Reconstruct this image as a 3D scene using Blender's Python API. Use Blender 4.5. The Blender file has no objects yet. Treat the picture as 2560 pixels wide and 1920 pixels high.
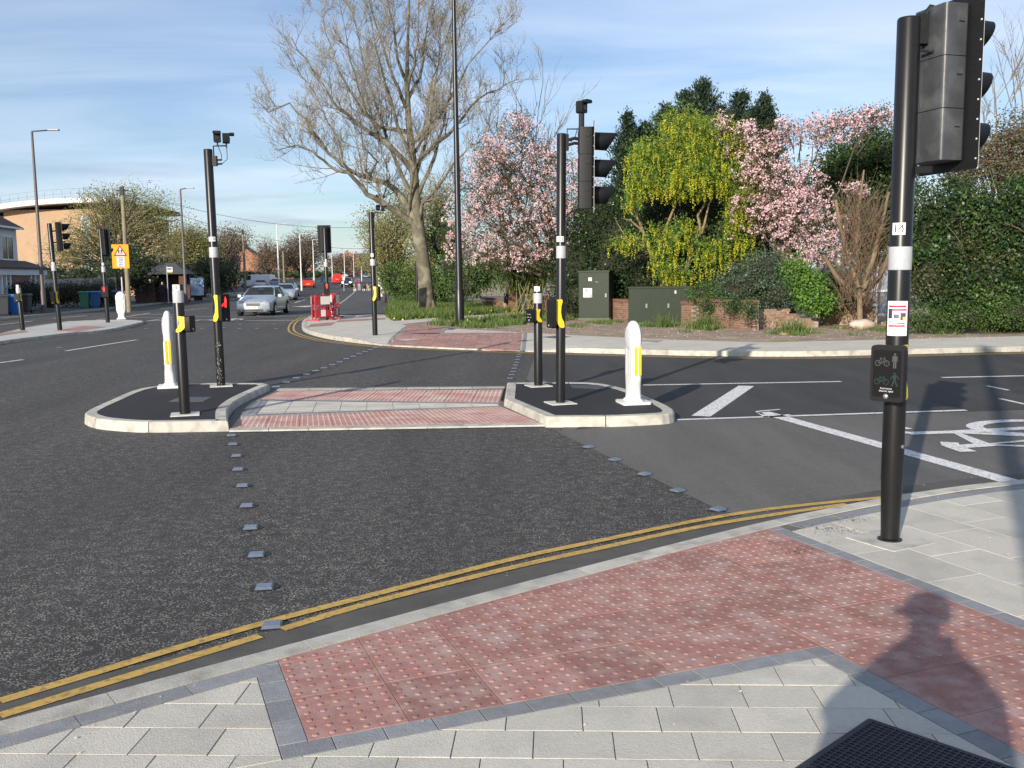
import bpy, math, random
import numpy as np
from mathutils import Vector, Matrix

SC = bpy.context.scene
COL = SC.collection
random.seed(7)
RNG = np.random.default_rng(11)

# ------------------------------------------------------------------ camera
F, PIT, ROLL, H = 2400.0, 0.1115, 0.0135, 1.77      # focal length in photo pixels, pitch, roll, eye height
cp, sp_, cr, sr = math.cos(PIT), math.sin(PIT), math.cos(ROLL), math.sin(ROLL)
cam = bpy.data.cameras.new('camera')
cam.sensor_width = 36.0
cam.lens = 36.0 * F / 2560.0
cam.clip_start = 0.02
cam.clip_end = 6000
camo = bpy.data.objects.new('camera', cam)
COL.objects.link(camo)
right = Vector((cr, -sr * sp_, -sr * cp)); up = Vector((sr, cr * sp_, cr * cp)); fwd = Vector((0, cp, -sp_))
camo.matrix_world = Matrix(((right.x, up.x, -fwd.x, 0), (right.y, up.y, -fwd.y, 0), (right.z, up.z, -fwd.z, H), (0, 0, 0, 1)))
SC.camera = camo
SC.render.resolution_x, SC.render.resolution_y = 1024, 768

# ------------------------------------------------------------------ sky, sun, exposure
SUN_EL, SUN_AZ = math.radians(18.9), math.radians(25.0)   # shadows fall towards +Y, 25 deg to the right
world = bpy.data.worlds.new('World'); SC.world = world; world.use_nodes = True
nt = world.node_tree; nt.nodes.clear()
out = nt.nodes.new('ShaderNodeOutputWorld'); bg = nt.nodes.new('ShaderNodeBackground')
sky = nt.nodes.new('ShaderNodeTexSky'); sky.sky_type = 'NISHITA'; sky.sun_disc = False
sky.sun_elevation = SUN_EL
sky.sun_rotation = math.pi + SUN_AZ
sky.altitude = 50; sky.air_density = 1.0; sky.dust_density = 0.6; sky.ozone_density = 1.6
tc = nt.nodes.new('ShaderNodeTexCoord')
def wn(kind, **kw):
    n = nt.nodes.new(kind)
    for k, v in kw.items(): setattr(n, k, v)
    return n
# thin streaked high cloud: noise on the view direction projected to a cloud deck
sep = wn('ShaderNodeSeparateXYZ'); nt.links.new(tc.outputs['Generated'], sep.inputs[0])
zc = wn('ShaderNodeMath', operation='MAXIMUM'); zc.inputs[1].default_value = 0.0; nt.links.new(sep.outputs[2], zc.inputs[0])
zp = wn('ShaderNodeMath', operation='ADD'); zp.inputs[1].default_value = 0.12; nt.links.new(zc.outputs[0], zp.inputs[0])
dx = wn('ShaderNodeMath', operation='DIVIDE'); nt.links.new(sep.outputs[0], dx.inputs[0]); nt.links.new(zp.outputs[0], dx.inputs[1])
dy = wn('ShaderNodeMath', operation='DIVIDE'); nt.links.new(sep.outputs[1], dy.inputs[0]); nt.links.new(zp.outputs[0], dy.inputs[1])
cmb = wn('ShaderNodeCombineXYZ'); nt.links.new(dx.outputs[0], cmb.inputs[0]); nt.links.new(dy.outputs[0], cmb.inputs[1])
mp = wn('ShaderNodeMapping'); mp.inputs['Scale'].default_value = (0.40, 1.15, 1); mp.inputs['Rotation'].default_value = (0, 0, math.radians(-14)); nt.links.new(cmb.outputs[0], mp.inputs[0])
n1 = wn('ShaderNodeTexNoise'); n1.inputs['Scale'].default_value = 1.15; n1.inputs['Detail'].default_value = 7; n1.inputs['Roughness'].default_value = 0.55; n1.inputs['Distortion'].default_value = 0.5
nt.links.new(mp.outputs[0], n1.inputs['Vector'])
cr1 = wn('ShaderNodeValToRGB'); cr1.color_ramp.elements[0].position = 0.30; cr1.color_ramp.elements[1].position = 0.72
cr1.color_ramp.elements[0].color = (0, 0, 0, 1); cr1.color_ramp.elements[1].color = (0.60, 0.60, 0.60, 1)
nt.links.new(n1.outputs['Fac'], cr1.inputs[0])
mx = wn('ShaderNodeMix', data_type='RGBA'); mx.inputs['B'].default_value = (8.0, 8.8, 10.2, 1)
tint = wn('ShaderNodeMix', data_type='RGBA', blend_type='MULTIPLY'); tint.inputs['Factor'].default_value = 1; tint.inputs['B'].default_value = (0.83, 0.94, 1.12, 1)
nt.links.new(sky.outputs[0], tint.inputs['A'])
nt.links.new(cr1.outputs[0], mx.inputs['Factor']); nt.links.new(tint.outputs['Result'], mx.inputs['A'])
# a few low blue-grey cloud banks
mp2 = wn('ShaderNodeMapping'); mp2.inputs['Scale'].default_value = (2.4, 2.4, 26); mp2.inputs['Location'].default_value = (0.3, 0.1, 0.2); nt.links.new(tc.outputs['Generated'], mp2.inputs[0])
n2 = wn('ShaderNodeTexNoise'); n2.inputs['Scale'].default_value = 1.6; n2.inputs['Detail'].default_value = 5; nt.links.new(mp2.outputs[0], n2.inputs['Vector'])
cr2 = wn('ShaderNodeValToRGB'); cr2.color_ramp.elements[0].position = 0.53; cr2.color_ramp.elements[1].position = 0.67
cr2.color_ramp.elements[0].color = (0, 0, 0, 1); cr2.color_ramp.elements[1].color = (0.55, 0.55, 0.55, 1); nt.links.new(n2.outputs['Fac'], cr2.inputs[0])
low = wn('ShaderNodeMapRange'); low.inputs['From Min'].default_value = 0.06; low.inputs['From Max'].default_value = 0.16; low.inputs['To Min'].default_value = 1; low.inputs['To Max'].default_value = 0
nt.links.new(sep.outputs[2], low.inputs[0])
lm = wn('ShaderNodeMath', operation='MULTIPLY'); nt.links.new(cr2.outputs[0], lm.inputs[0]); nt.links.new(low.outputs[0], lm.inputs[1])
mx2 = wn('ShaderNodeMix', data_type='RGBA'); mx2.inputs['B'].default_value = (3.1, 3.7, 4.9, 1)
nt.links.new(lm.outputs[0], mx2.inputs['Factor']); nt.links.new(mx.outputs['Result'], mx2.inputs['A'])
nt.links.new(mx2.outputs['Result'], bg.inputs[0]); bg.inputs[1].default_value = 0.09
nt.links.new(bg.outputs[0], out.inputs[0])

sun = bpy.data.lights.new('sun', 'SUN'); sun.energy = 4.8; sun.angle = math.radians(0.53); sun.color = (1.0, 0.90, 0.755)
suno = bpy.data.objects.new('sun', sun); COL.objects.link(suno)
LDIR = Vector((math.sin(SUN_AZ) * math.cos(SUN_EL), math.cos(SUN_AZ) * math.cos(SUN_EL), -math.sin(SUN_EL)))
suno.rotation_euler = LDIR.to_track_quat('-Z', 'Y').to_euler()
suno.location = (-20, -40, 30)
SC.view_settings.view_transform = 'Standard'; SC.view_settings.look = 'None'
SC.view_settings.exposure = 0.42; SC.view_settings.gamma = 1.0; SC.view_settings.use_curve_mapping = False

# ------------------------------------------------------------------ pixel -> place helpers
def ray(x, y):
    a, b = x - 1280.0, y - 960.0
    u = a * cr - b * sr; v = a * sr + b * cr
    return Vector((u, F * cp - v * sp_, -F * sp_ - v * cp))
def G(x, y, z=0.0):
    r = ray(x, y); t = (z - H) / r.z
    return Vector((r.x * t, r.y * t, z))
def P(x, y, Y):
    r = ray(x, y); t = Y / r.y
    return Vector((r.x * t, Y, H + r.z * t))
def hgt(y):
    return 0.0 if y < 105 else (0.0006 * (y - 105) ** 2 if y < 115 else 0.006 * 1 + 0.012 * (y - 110) - 0.006)
def XY(px, Y, z=0.0):
    r = ray(px, 690); return Vector((r.x / r.y * Y, Y, hgt(Y) + z))

# ------------------------------------------------------------------ materials
MATS = {}
def M(name, col=(.5, .5, .5), rough=.6, var=.12, scale=6., bump=0., bscale=60., metal=0., spec=.5, rnd=0., isl=0., spots=None, coat=0.):
    """procedural principled material; var = noise colour variation, rnd = per object, isl = per mesh island"""
    if name in MATS: return MATS[name]
    m = bpy.data.materials.new(name); m.use_nodes = True; MATS[name] = m
    n = m.node_tree.nodes; l = m.node_tree.links
    b = n['Principled BSDF']
    geo = n.new('ShaderNodeNewGeometry')
    ns = n.new('ShaderNodeTexNoise'); ns.inputs['Scale'].default_value = scale; ns.inputs['Detail'].default_value = 6; ns.inputs['Roughness'].default_value = .6
    l.new(geo.outputs['Position'], ns.inputs['Vector'])
    mr = n.new('ShaderNodeMapRange'); mr.inputs['From Min'].default_value = .25; mr.inputs['From Max'].default_value = .75
    mr.inputs['To Min'].default_value = 1 - var; mr.inputs['To Max'].default_value = 1 + var
    l.new(ns.outputs['Fac'], mr.inputs[0])
    fac = mr.outputs[0]
    def mul(sock, amt):
        nonlocal fac
        r = n.new('ShaderNodeMapRange'); r.inputs['To Min'].default_value = 1 - amt; r.inputs['To Max'].default_value = 1 + amt
        l.new(sock, r.inputs[0]); q = n.new('ShaderNodeMath'); q.operation = 'MULTIPLY'; l.new(fac, q.inputs[0]); l.new(r.outputs[0], q.inputs[1]); fac = q.outputs[0]
    if rnd:
        oi = n.new('ShaderNodeObjectInfo'); mul(oi.outputs['Random'], rnd)
    if isl: mul(geo.outputs['Random Per Island'], isl)
    vm = n.new('ShaderNodeVectorMath'); vm.operation = 'SCALE'; vm.inputs[0].default_value = col; l.new(fac, vm.inputs['Scale'])
    colsock = vm.outputs[0]
    if spots:                         # (colour, scale, low, high, strength): blotches of a second colour
        c2, s2, lo, hi, st = spots
        n2_ = n.new('ShaderNodeTexNoise'); n2_.inputs['Scale'].default_value = s2; n2_.inputs['Detail'].default_value = 5; l.new(geo.outputs['Position'], n2_.inputs['Vector'])
        r2 = n.new('ShaderNodeMapRange'); r2.inputs['From Min'].default_value = lo; r2.inputs['From Max'].default_value = hi; r2.inputs['To Max'].default_value = st
        l.new(n2_.outputs['Fac'], r2.inputs[0])
        mm = n.new('ShaderNodeMix'); mm.data_type = 'RGBA'; mm.inputs['B'].default_value = (*c2, 1); l.new(r2.outputs[0], mm.inputs['Factor']); l.new(colsock, mm.inputs['A']); colsock = mm.outputs['Result']
    l.new(colsock, b.inputs['Base Color'])
    b.inputs['Roughness'].default_value = rough; b.inputs['Metallic'].default_value = metal; b.inputs['Specular IOR Level'].default_value = spec
    if coat: b.inputs['Coat Weight'].default_value = coat; b.inputs['Coat Roughness'].default_value = .06
    if bump:
        nb = n.new('ShaderNodeTexNoise'); nb.inputs['Scale'].default_value = bscale; nb.inputs['Detail'].default_value = 4; l.new(geo.outputs['Position'], nb.inputs['Vector'])
        bp = n.new('ShaderNodeBump'); bp.inputs['Strength'].default_value = bump; bp.inputs['Distance'].default_value = .01; l.new(nb.outputs['Fac'], bp.inputs['Height']); l.new(bp.outputs[0], b.inputs['Normal'])
    return m
def leafmat(name, c1, c2, trans=.35, rough=.5):
    """two-tone leaf, a random tone per leaf, some light passing through"""
    if name in MATS: return MATS[name]
    m = bpy.data.materials.new(name); m.use_nodes = True; MATS[name] = m
    n = m.node_tree.nodes; l = m.node_tree.links; n.clear()
    o = n.new('ShaderNodeOutputMaterial'); geo = n.new('ShaderNodeNewGeometry')
    mm = n.new('ShaderNodeMix'); mm.data_type = 'RGBA'; mm.inputs['A'].default_value = (*c1, 1); mm.inputs['B'].default_value = (*c2, 1)
    l.new(geo.outputs['Random Per Island'], mm.inputs['Factor'])
    p = n.new('ShaderNodeBsdfPrincipled'); p.inputs['Roughness'].default_value = rough; p.inputs['Specular IOR Level'].default_value = .35
    t = n.new('ShaderNodeBsdfTranslucent'); l.new(mm.outputs['Result'], p.inputs['Base Color']); l.new(mm.outputs['Result'], t.inputs['Color'])
    x = n.new('ShaderNodeMixShader'); x.inputs[0].default_value = trans; l.new(p.outputs[0], x.inputs[1]); l.new(t.outputs[0], x.inputs[2]); l.new(x.outputs[0], o.inputs[0])
    return m
def glassmat(name, col=(.03, .035, .04), alpha=.85):
    if name in MATS: return MATS[name]
    m = bpy.data.materials.new(name); m.use_nodes = True; MATS[name] = m
    n = m.node_tree.nodes; l = m.node_tree.links; b = n['Principled BSDF']; o = n['Material Output']
    b.inputs['Base Color'].default_value = (*col, 1); b.inputs['Roughness'].default_value = .06
    t = n.new('ShaderNodeBsdfTransparent'); t.inputs[0].default_value = (.75, .8, .8, 1)
    x = n.new('ShaderNodeMixShader'); x.inputs[0].default_value = alpha; l.new(t.outputs[0], x.inputs[1]); l.new(b.outputs[0], x.inputs[2]); l.new(x.outputs[0], o.inputs[0])
    return m
def emat(name, col, st):
    if name in MATS: return MATS[name]
    m = M(name, col, .4, 0); b = m.node_tree.nodes['Principled BSDF']
    b.inputs['Emission Color'].default_value = (*col, 1); b.inputs['Emission Strength'].default_value = st
    return m

# ------------------------------------------------------------------ mesh builder
class MB:
    def __init__(s): s.v = []; s.f = []; s.m = []
    def add(s, vs, fs, mi=0):
        o = len(s.v); s.v += [tuple(v) for v in vs]; s.f += [tuple(i + o for i in f) for f in fs]; s.m += [mi] * len(fs); return s
    def box(s, a, b, mi=0):
        x0, y0, z0 = a; x1, y1, z1 = b
        return s.add([(x0, y0, z0), (x1, y0, z0), (x1, y1, z0), (x0, y1, z0), (x0, y0, z1), (x1, y0, z1), (x1, y1, z1), (x0, y1, z1)],
              [(3, 2, 1, 0), (4, 5, 6, 7), (0, 1, 5, 4), (1, 2, 6, 5), (2, 3, 7, 6), (3, 0, 4, 7)], mi)
    def rbox(s, a, b, r, mi=0, axis='y', n=4):
        """box with its four edges along one axis rounded"""
        ax = 'xyz'.index(axis); o = [i for i in range(3) if i != ax]
        pts = []
        for cx, cy, a0 in ((b[o[0]] - r, b[o[1]] - r, 0), (a[o[0]] + r, b[o[1]] - r, 90), (a[o[0]] + r, a[o[1]] + r, 180), (b[o[0]] - r, a[o[1]] + r, 270)):
            for k in range(n + 1):
                t = math.radians(a0 + 90 * k / n); pts.append((cx + r * math.cos(t), cy + r * math.sin(t)))
        vs = []
        for e in (a[ax], b[ax]):
            for p in pts:
                q = [0, 0, 0]; q[ax] = e; q[o[0]] = p[0]; q[o[1]] = p[1]; vs.append(q)
        k = len(pts); fs = [(i, (i + 1) % k, k + (i + 1) % k, k + i) for i in range(k)] + [tuple(range(k))[::-1], tuple(range(k, 2 * k))]
        if ax == 1: fs = [f[::-1] for f in fs]
        return s.add(vs, fs, mi)
    def tube(s, path, rad, n=8, cap=True, mi=0):
        path = [Vector(p) for p in path]
        if not hasattr(rad, '__len__'): rad = [rad] * len(path)
        vs = []; ref = None
        for i, p in enumerate(path):
            t = (path[min(i + 1, len(path) - 1)] - path[max(i - 1, 0)])
            if t.length < 1e-9: t = Vector((0, 0, 1))
            t.normalize()
            if ref is None: ref = Vector((1, 0, 0)) if abs(t.x) < .8 else Vector((0, 1, 0))
            u = t.cross(ref).normalized(); w = u.cross(t).normalized(); ref = w if abs(t.dot(w)) < .9 else ref
            ref = w
            for k in range(n):
                a = 2 * math.pi * k / n; vs.append(p + (u * math.cos(a) + w * math.sin(a)) * rad[i])
        fs = []
        for i in range(len(path) - 1):
            for k in range(n):
                fs.append((i * n + k, i * n + (k + 1) % n, (i + 1) * n + (k + 1) % n, (i + 1) * n + k))
        fs = [f[::-1] for f in fs]
        if cap: fs += [tuple(range(n)), tuple(range((len(path) - 1) * n, len(path) * n))[::-1]]
        return s.add(vs, fs, mi)
    def lathe(s, prof, n=16, c=(0, 0, 0), axis='z', mi=0, sx=1, sy=1):
        vs = []; k = len(prof)
        for r, z in prof:
            for j in range(n):
                a = 2 * math.pi * j / n; p = (r * math.cos(a) * sx, r * math.sin(a) * sy, z)
                if axis == 'x': p = (p[2], p[0], p[1])
                if axis == 'y': p = (p[1], p[2], p[0])
                vs.append((p[0] + c[0], p[1] + c[1], p[2] + c[2]))
        fs = []
        for i in range(k - 1):
            for j in range(n): fs.append((i * n + j, i * n + (j + 1) % n, (i + 1) * n + (j + 1) % n, (i + 1) * n + j))
        if prof[0][0] > 1e-4: fs.append(tuple(range(n))[::-1])
        if prof[-1][0] > 1e-4: fs.append(tuple(range((k - 1) * n, k * n)))
        return s.add(vs, fs, mi)
    def prism(s, poly, z0, z1, mi=0):
        k = len(poly); vs = [(p[0], p[1], z0) for p in poly] + [(p[0], p[1], z1) for p in poly]
        fs = [tuple(range(k))[::-1], tuple(range(k, 2 * k))] + [(i, (i + 1) % k, k + (i + 1) % k, k + i) for i in range(k)]
        return s.add(vs, fs, mi)
    def loft(s, rings, cap=True, mi=0, closed=True):
        n = len(rings[0]); vs = [p for r in rings for p in r]; fs = []
        for i in range(len(rings) - 1):
            for k in range(n if closed else n - 1): fs.append((i * n + k, i * n + (k + 1) % n, (i + 1) * n + (k + 1) % n, (i + 1) * n + k))
        if cap: fs += [tuple(range(n))[::-1], tuple(range((len(rings) - 1) * n, len(rings) * n))]
        return s.add(vs, fs, mi)
    def xf(s, mat):
        s.v = [tuple(mat @ Vector(v)) for v in s.v]; return s
    def build(s, name, mats, parent=None, smooth=False, loc=None, rz=0):
        me = bpy.data.meshes.new(name); me.from_pydata(s.v, [], s.f)
        if not isinstance(mats, (list, tuple)): mats = [mats]
        for m in mats: me.materials.append(m)
        if len(mats) > 1: me.polygons.foreach_set('material_index', s.m)
        if smooth is True: me.polygons.foreach_set('use_smooth', [True] * len(me.polygons))
        elif smooth: me.polygons.foreach_set('use_smooth', [True] * len(me.polygons)); me.set_sharp_from_angle(angle=math.radians(smooth))
        return link(name, me, parent, loc, rz)
def link(name, me, parent=None, loc=None, rz=0):
    o = bpy.data.objects.new(name, me); COL.objects.link(o)
    if parent: o.parent = parent
    if loc is not None: o.location = loc
    if rz: o.rotation_euler.z = rz
    return o
def thing(name, label, cat, loc=(0, 0, 0), rz=0, group=None):
    o = bpy.data.objects.new(name, None); o.empty_display_size = .2; COL.objects.link(o)
    o.location = loc; o.rotation_euler.z = rz
    return tag(o, label, cat, group)
def tag(o, label, cat, group=None):
    o['label'] = label; o['category'] = cat
    if group: o['group'] = group
    return o
def struct(o): o['kind'] = 'structure'; return o
def stuff(o): o['kind'] = 'stuff'; return o
def copy_tree(o, parent=None):
    c = o.copy(); COL.objects.link(c); c.parent = parent
    for ch in o.children: copy_tree(ch, c)
    return c
def text_mesh(txt, size, ext=0.0, align='CENTER'):
    cu = bpy.data.curves.new('t', 'FONT'); cu.body = txt; cu.size = size; cu.align_x = align; cu.align_y = 'CENTER'; cu.extrude = ext; cu.resolution_u = 3
    ob = bpy.data.objects.new('t', cu); COL.objects.link(ob)
    dg = bpy.context.evaluated_depsgraph_get(); me = bpy.data.meshes.new_from_object(ob.evaluated_get(dg))
    vs = [tuple(v.co) for v in me.vertices]; fs = [tuple(p.vertices) for p in me.polygons]
    bpy.data.objects.remove(ob); bpy.data.curves.remove(cu); bpy.data.meshes.remove(me)
    return vs, fs
def wrap(vs, r, a0, z0):
    """flat (x, y) to a cylinder of radius r round z, x measured along the arc from angle a0"""
    return [((r) * math.cos(a0 + v[0] / r), (r) * math.sin(a0 + v[0] / r), z0 + v[1]) for v in vs]
def skin_mesh(verts, edges, rad, sub=1):
    me = bpy.data.meshes.new('s'); me.from_pydata(verts, edges, [])
    ob = bpy.data.objects.new('s', me); COL.objects.link(ob)
    sk = ob.modifiers.new('skin', 'SKIN'); sk.use_smooth_shade = True
    for i, d in enumerate(me.skin_vertices[0].data):
        r = rad[i]; d.radius = (r, r) if not hasattr(r, '__len__') else r
        d.use_root = (i == 0)
    if sub: ss = ob.modifiers.new('sub', 'SUBSURF'); ss.levels = sub; ss.render_levels = sub
    dg = bpy.context.evaluated_depsgraph_get(); res = bpy.data.meshes.new_from_object(ob.evaluated_get(dg))
    bpy.data.objects.remove(ob); bpy.data.meshes.remove(me)
    res.polygons.foreach_set('use_smooth', [True] * len(res.polygons))
    return res

# ---- 2-D polygons
def area(p): return .5 * sum(p[i][0] * p[(i + 1) % len(p)][1] - p[(i + 1) % len(p)][0] * p[i][1] for i in range(len(p)))
def clip_half(poly, a, n, d=0.0):
    """keep the side where (p-a).n >= d"""
    outp = []
    for i in range(len(poly)):
        p, q = poly[i], poly[(i + 1) % len(poly)]
        dp = (p[0] - a[0]) * n[0] + (p[1] - a[1]) * n[1] - d; dq = (q[0] - a[0]) * n[0] + (q[1] - a[1]) * n[1] - d
        if dp >= 0: outp.append(p)
        if (dp > 0 and dq < 0) or (dp < 0 and dq > 0):
            t = dp / (dp - dq); outp.append((p[0] + (q[0] - p[0]) * t, p[1] + (q[1] - p[1]) * t))
    return outp
def halves(poly):
    """half planes of a convex polygon (any winding)"""
    if area(poly) < 0: poly = poly[::-1]
    res = []
    for i in range(len(poly)):
        p, q = poly[i], poly[(i + 1) % len(poly)]; L = math.hypot(q[0] - p[0], q[1] - p[1])
        if L > 1e-6: res.append((p, (-(q[1] - p[1]) / L, (q[0] - p[0]) / L)))
    return res
def clip(poly, hs, d=0.0):
    for a, n in hs:
        if len(poly) < 3: return []
        poly = clip_half(poly, a, n, d)
    return poly
def inset(poly, d): return clip(list(poly), halves(poly), d)
def slab_mb(poly, z, thick=.03, ch=.004):
    """a chamfered flat stone"""
    if area(poly) < 0: poly = poly[::-1]
    top = inset(poly, ch)
    m = MB()
    if len(top) != len(poly):
        return m.prism(poly, z - thick, z)
    k = len(poly)
    vs = [(p[0], p[1], z - thick) for p in poly] + [(p[0], p[1], z - ch) for p in poly] + [(p[0], p[1], z) for p in top]
    # inset keeps the order but may rotate the start: realign
    best = min(range(k), key=lambda s_: sum(math.hypot(top[(i + s_) % k][0] - poly[i][0], top[(i + s_) % k][1] - poly[i][1]) for i in range(k)))
    top = [top[(i + best) % k] for i in range(k)]
    vs = vs[:2 * k] + [(p[0], p[1], z) for p in top]
    fs = [tuple(range(2 * k, 3 * k))]
    for i in range(k):
        j = (i + 1) % k; fs += [(i, j, k + j, k + i), (k + i, k + j, 2 * k + j, 2 * k + i)]
    return m.add(vs, fs)
def offset_line(pts, d):
    """offset an open polyline to its right-hand side by d"""
    res = []
    for i in range(len(pts)):
        t = Vector((pts[min(i + 1, len(pts) - 1)][0] - pts[max(i - 1, 0)][0], pts[min(i + 1, len(pts) - 1)][1] - pts[max(i - 1, 0)][1])).normalized()
        res.append((pts[i][0] + t.y * d, pts[i][1] - t.x * d))
    return res
def resample(pts, step):
    """points every step metres along a polyline, smoothed with Catmull-Rom"""
    pts = [Vector((p[0], p[1])) for p in pts]; fine = []
    for i in range(len(pts) - 1):
        p0, p1, p2, p3 = pts[max(i - 1, 0)], pts[i], pts[i + 1], pts[min(i + 2, len(pts) - 1)]
        for k in range(12):
            t = k / 12; fine.append(.5 * ((2 * p1) + (-p0 + p2) * t + (2 * p0 - 5 * p1 + 4 * p2 - p3) * t * t + (-p0 + 3 * p1 - 3 * p2 + p3) * t ** 3))
    fine.append(pts[-1]); res = [fine[0]]; acc = 0
    for i in range(1, len(fine)):
        seg = fine[i] - fine[i - 1]; L = seg.length; pos = 0
        while acc + (L - pos) >= step:
            pos += step - acc; acc = 0; res.append(fine[i - 1] + seg * (pos / L))
        acc += L - pos
    if (res[-1] - fine[-1]).length > step * .3: res.append(fine[-1])
    return [(p.x, p.y) for p in res]
def ribbon(pts, w, z, mb=None, hf=None):
    """a flat painted strip of width w along pts"""
    mb = mb or MB(); a = offset_line(pts, -w / 2); b = offset_line(pts, w / 2)
    vs = []
    for p, q in zip(a, b):
        vs += [(p[0], p[1], z + (hf(p[1]) if hf else 0)), (q[0], q[1], z + (hf(q[1]) if hf else 0))]
    return mb.add(vs, [(2 * i, 2 * i + 1, 2 * i + 3, 2 * i + 2) for i in range(len(pts) - 1)])

# ================================================================== GROUND AND ROADS
def road_mat(name, base, chip, thr, mask_lo, mask_hi, cscale=58., dark=.3):
    m = bpy.data.materials.new(name); m.use_nodes = True; MATS[name] = m
    n = m.node_tree.nodes; l = m.node_tree.links; b = n['Principled BSDF']
    geo = n.new('ShaderNodeNewGeometry')
    vo = n.new('ShaderNodeTexVoronoi'); vo.inputs['Scale'].default_value = cscale; l.new(geo.outputs['Position'], vo.inputs['Vector'])
    cm = n.new('ShaderNodeMapRange'); cm.inputs['From Min'].default_value = thr + .06; cm.inputs['From Max'].default_value = thr - .06; l.new(vo.outputs['Distance'], cm.inputs[0])
    n1 = n.new('ShaderNodeTexNoise'); n1.inputs['Scale'].default_value = 10.; n1.inputs['Detail'].default_value = 7; n1.inputs['Roughness'].default_value = .65; l.new(geo.outputs['Position'], n1.inputs['Vector'])
    m1 = n.new('ShaderNodeMapRange'); m1.inputs['From Min'].default_value = mask_lo; m1.inputs['From Max'].default_value = mask_hi; l.new(n1.outputs['Fac'], m1.inputs[0])
    mpg = n.new('ShaderNodeMapping'); mpg.inputs['Rotation'].default_value = (0, 0, .12); mpg.inputs['Scale'].default_value = (1.0, .16, 1); l.new(geo.outputs['Position'], mpg.inputs[0])
    n3 = n.new('ShaderNodeTexNoise'); n3.inputs['Scale'].default_value = .8; n3.inputs['Detail'].default_value = 5; l.new(mpg.outputs[0], n3.inputs['Vector'])
    m3 = n.new('ShaderNodeMapRange'); m3.inputs['From Min'].default_value = .3; m3.inputs['From Max'].default_value = .7; m3.inputs['To Min'].default_value = .55; m3.inputs['To Max'].default_value = 1.25; l.new(n3.outputs['Fac'], m3.inputs[0])
    q = n.new('ShaderNodeMath'); q.operation = 'MULTIPLY'; l.new(cm.outputs[0], q.inputs[0]); l.new(m1.outputs[0], q.inputs[1])
    q2 = n.new('ShaderNodeMath'); q2.operation = 'MULTIPLY'; q2.use_clamp = True; l.new(q.outputs[0], q2.inputs[0]); l.new(m3.outputs[0], q2.inputs[1])
    n2_ = n.new('ShaderNodeTexNoise'); n2_.inputs['Scale'].default_value = 1.3; n2_.inputs['Detail'].default_value = 8; n2_.inputs['Roughness'].default_value = .65; l.new(mpg.outputs[0], n2_.inputs['Vector'])
    m2 = n.new('ShaderNodeMapRange'); m2.inputs['From Min'].default_value = .3; m2.inputs['From Max'].default_value = .7; m2.inputs['To Min'].default_value = 1 - dark; m2.inputs['To Max'].default_value = 1 + dark; l.new(n2_.outputs['Fac'], m2.inputs[0])
    n4 = n.new('ShaderNodeTexNoise'); n4.inputs['Scale'].default_value = 130.; n4.inputs['Detail'].default_value = 3; l.new(geo.outputs['Position'], n4.inputs['Vector'])
    m4 = n.new('ShaderNodeMapRange'); m4.inputs['From Min'].default_value = .3; m4.inputs['From Max'].default_value = .7; m4.inputs['To Min'].default_value = .7; m4.inputs['To Max'].default_value = 1.3; l.new(n4.outputs['Fac'], m4.inputs[0])
    mm_ = n.new('ShaderNodeMath'); mm_.operation = 'MULTIPLY'; l.new(m2.outputs[0], mm_.inputs[0]); l.new(m4.outputs[0], mm_.inputs[1])
    vm = n.new('ShaderNodeVectorMath'); vm.operation = 'SCALE'; vm.inputs[0].default_value = base; l.new(mm_.outputs[0], vm.inputs['Scale'])
    cv = n.new('ShaderNodeMix'); cv.data_type = 'RGBA'; cv.inputs['A'].default_value = (*[c * .6 for c in chip], 1); cv.inputs['B'].default_value = (*[c * 1.3 for c in chip], 1)
    sx = n.new('ShaderNodeSeparateXYZ'); l.new(vo.outputs['Color'], sx.inputs[0]); l.new(sx.outputs[0], cv.inputs['Factor'])
    mix = n.new('ShaderNodeMix'); mix.data_type = 'RGBA'; l.new(q2.outputs[0], mix.inputs['Factor']); l.new(vm.outputs[0], mix.inputs['A']); l.new(cv.outputs['Result'], mix.inputs['B'])
    l.new(mix.outputs['Result'], b.inputs['Base Color']); b.inputs['Roughness'].default_value = .82; b.inputs['Specular IOR Level'].default_value = .3
    ad = n.new('ShaderNodeMath'); ad.operation = 'ADD'; l.new(q.outputs[0], ad.inputs[0]); l.new(n4.outputs['Fac'], ad.inputs[1])
    bp = n.new('ShaderNodeBump'); bp.inputs['Strength'].default_value = .35; bp.inputs['Distance'].default_value = .005; l.new(ad.outputs[0], bp.inputs['Height']); l.new(bp.outputs[0], b.inputs['Normal'])
    return m
HRA = road_mat('chipped_asphalt', (.05, .048, .047), (.30, .28, .245), .40, .35, .60, 80., .25)
SMOOTH = road_mat('fine_asphalt', (.125, .12, .111), (.23, .22, .20), .33, .35, .6, 110., .22)
DARKTAR = road_mat('fresh_asphalt', (.026, .026, .028), (.07, .07, .07), .3, .45, .7, 120., .2)
FOOT = road_mat('footway_asphalt', (.085, .085, .088), (.15, .15, .15), .3, .4, .7, 90., .2)
WHITE = M('white_road_paint', (.74, .74, .72), .7, .1, 14, spots=((.2, .2, .2), 30, .47, .68, .7))
YEL = M('yellow_road_paint', (.52, .335, .08), .75, .16, 10, spots=((.13, .11, .085), 34, .50, .70, .7))
KERB = M('kerb_stone', (.48, .46, .405), .8, .14, 9, .25, 90, rnd=.11, spots=((.20, .19, .17), 6, .48, .70, .6))
EDGE = M('grey_edging', (.235, .24, .25), .8, .14, 20, .3, 120, rnd=.13, spots=((.42, .42, .41), 9, .55, .8, .4))
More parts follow.
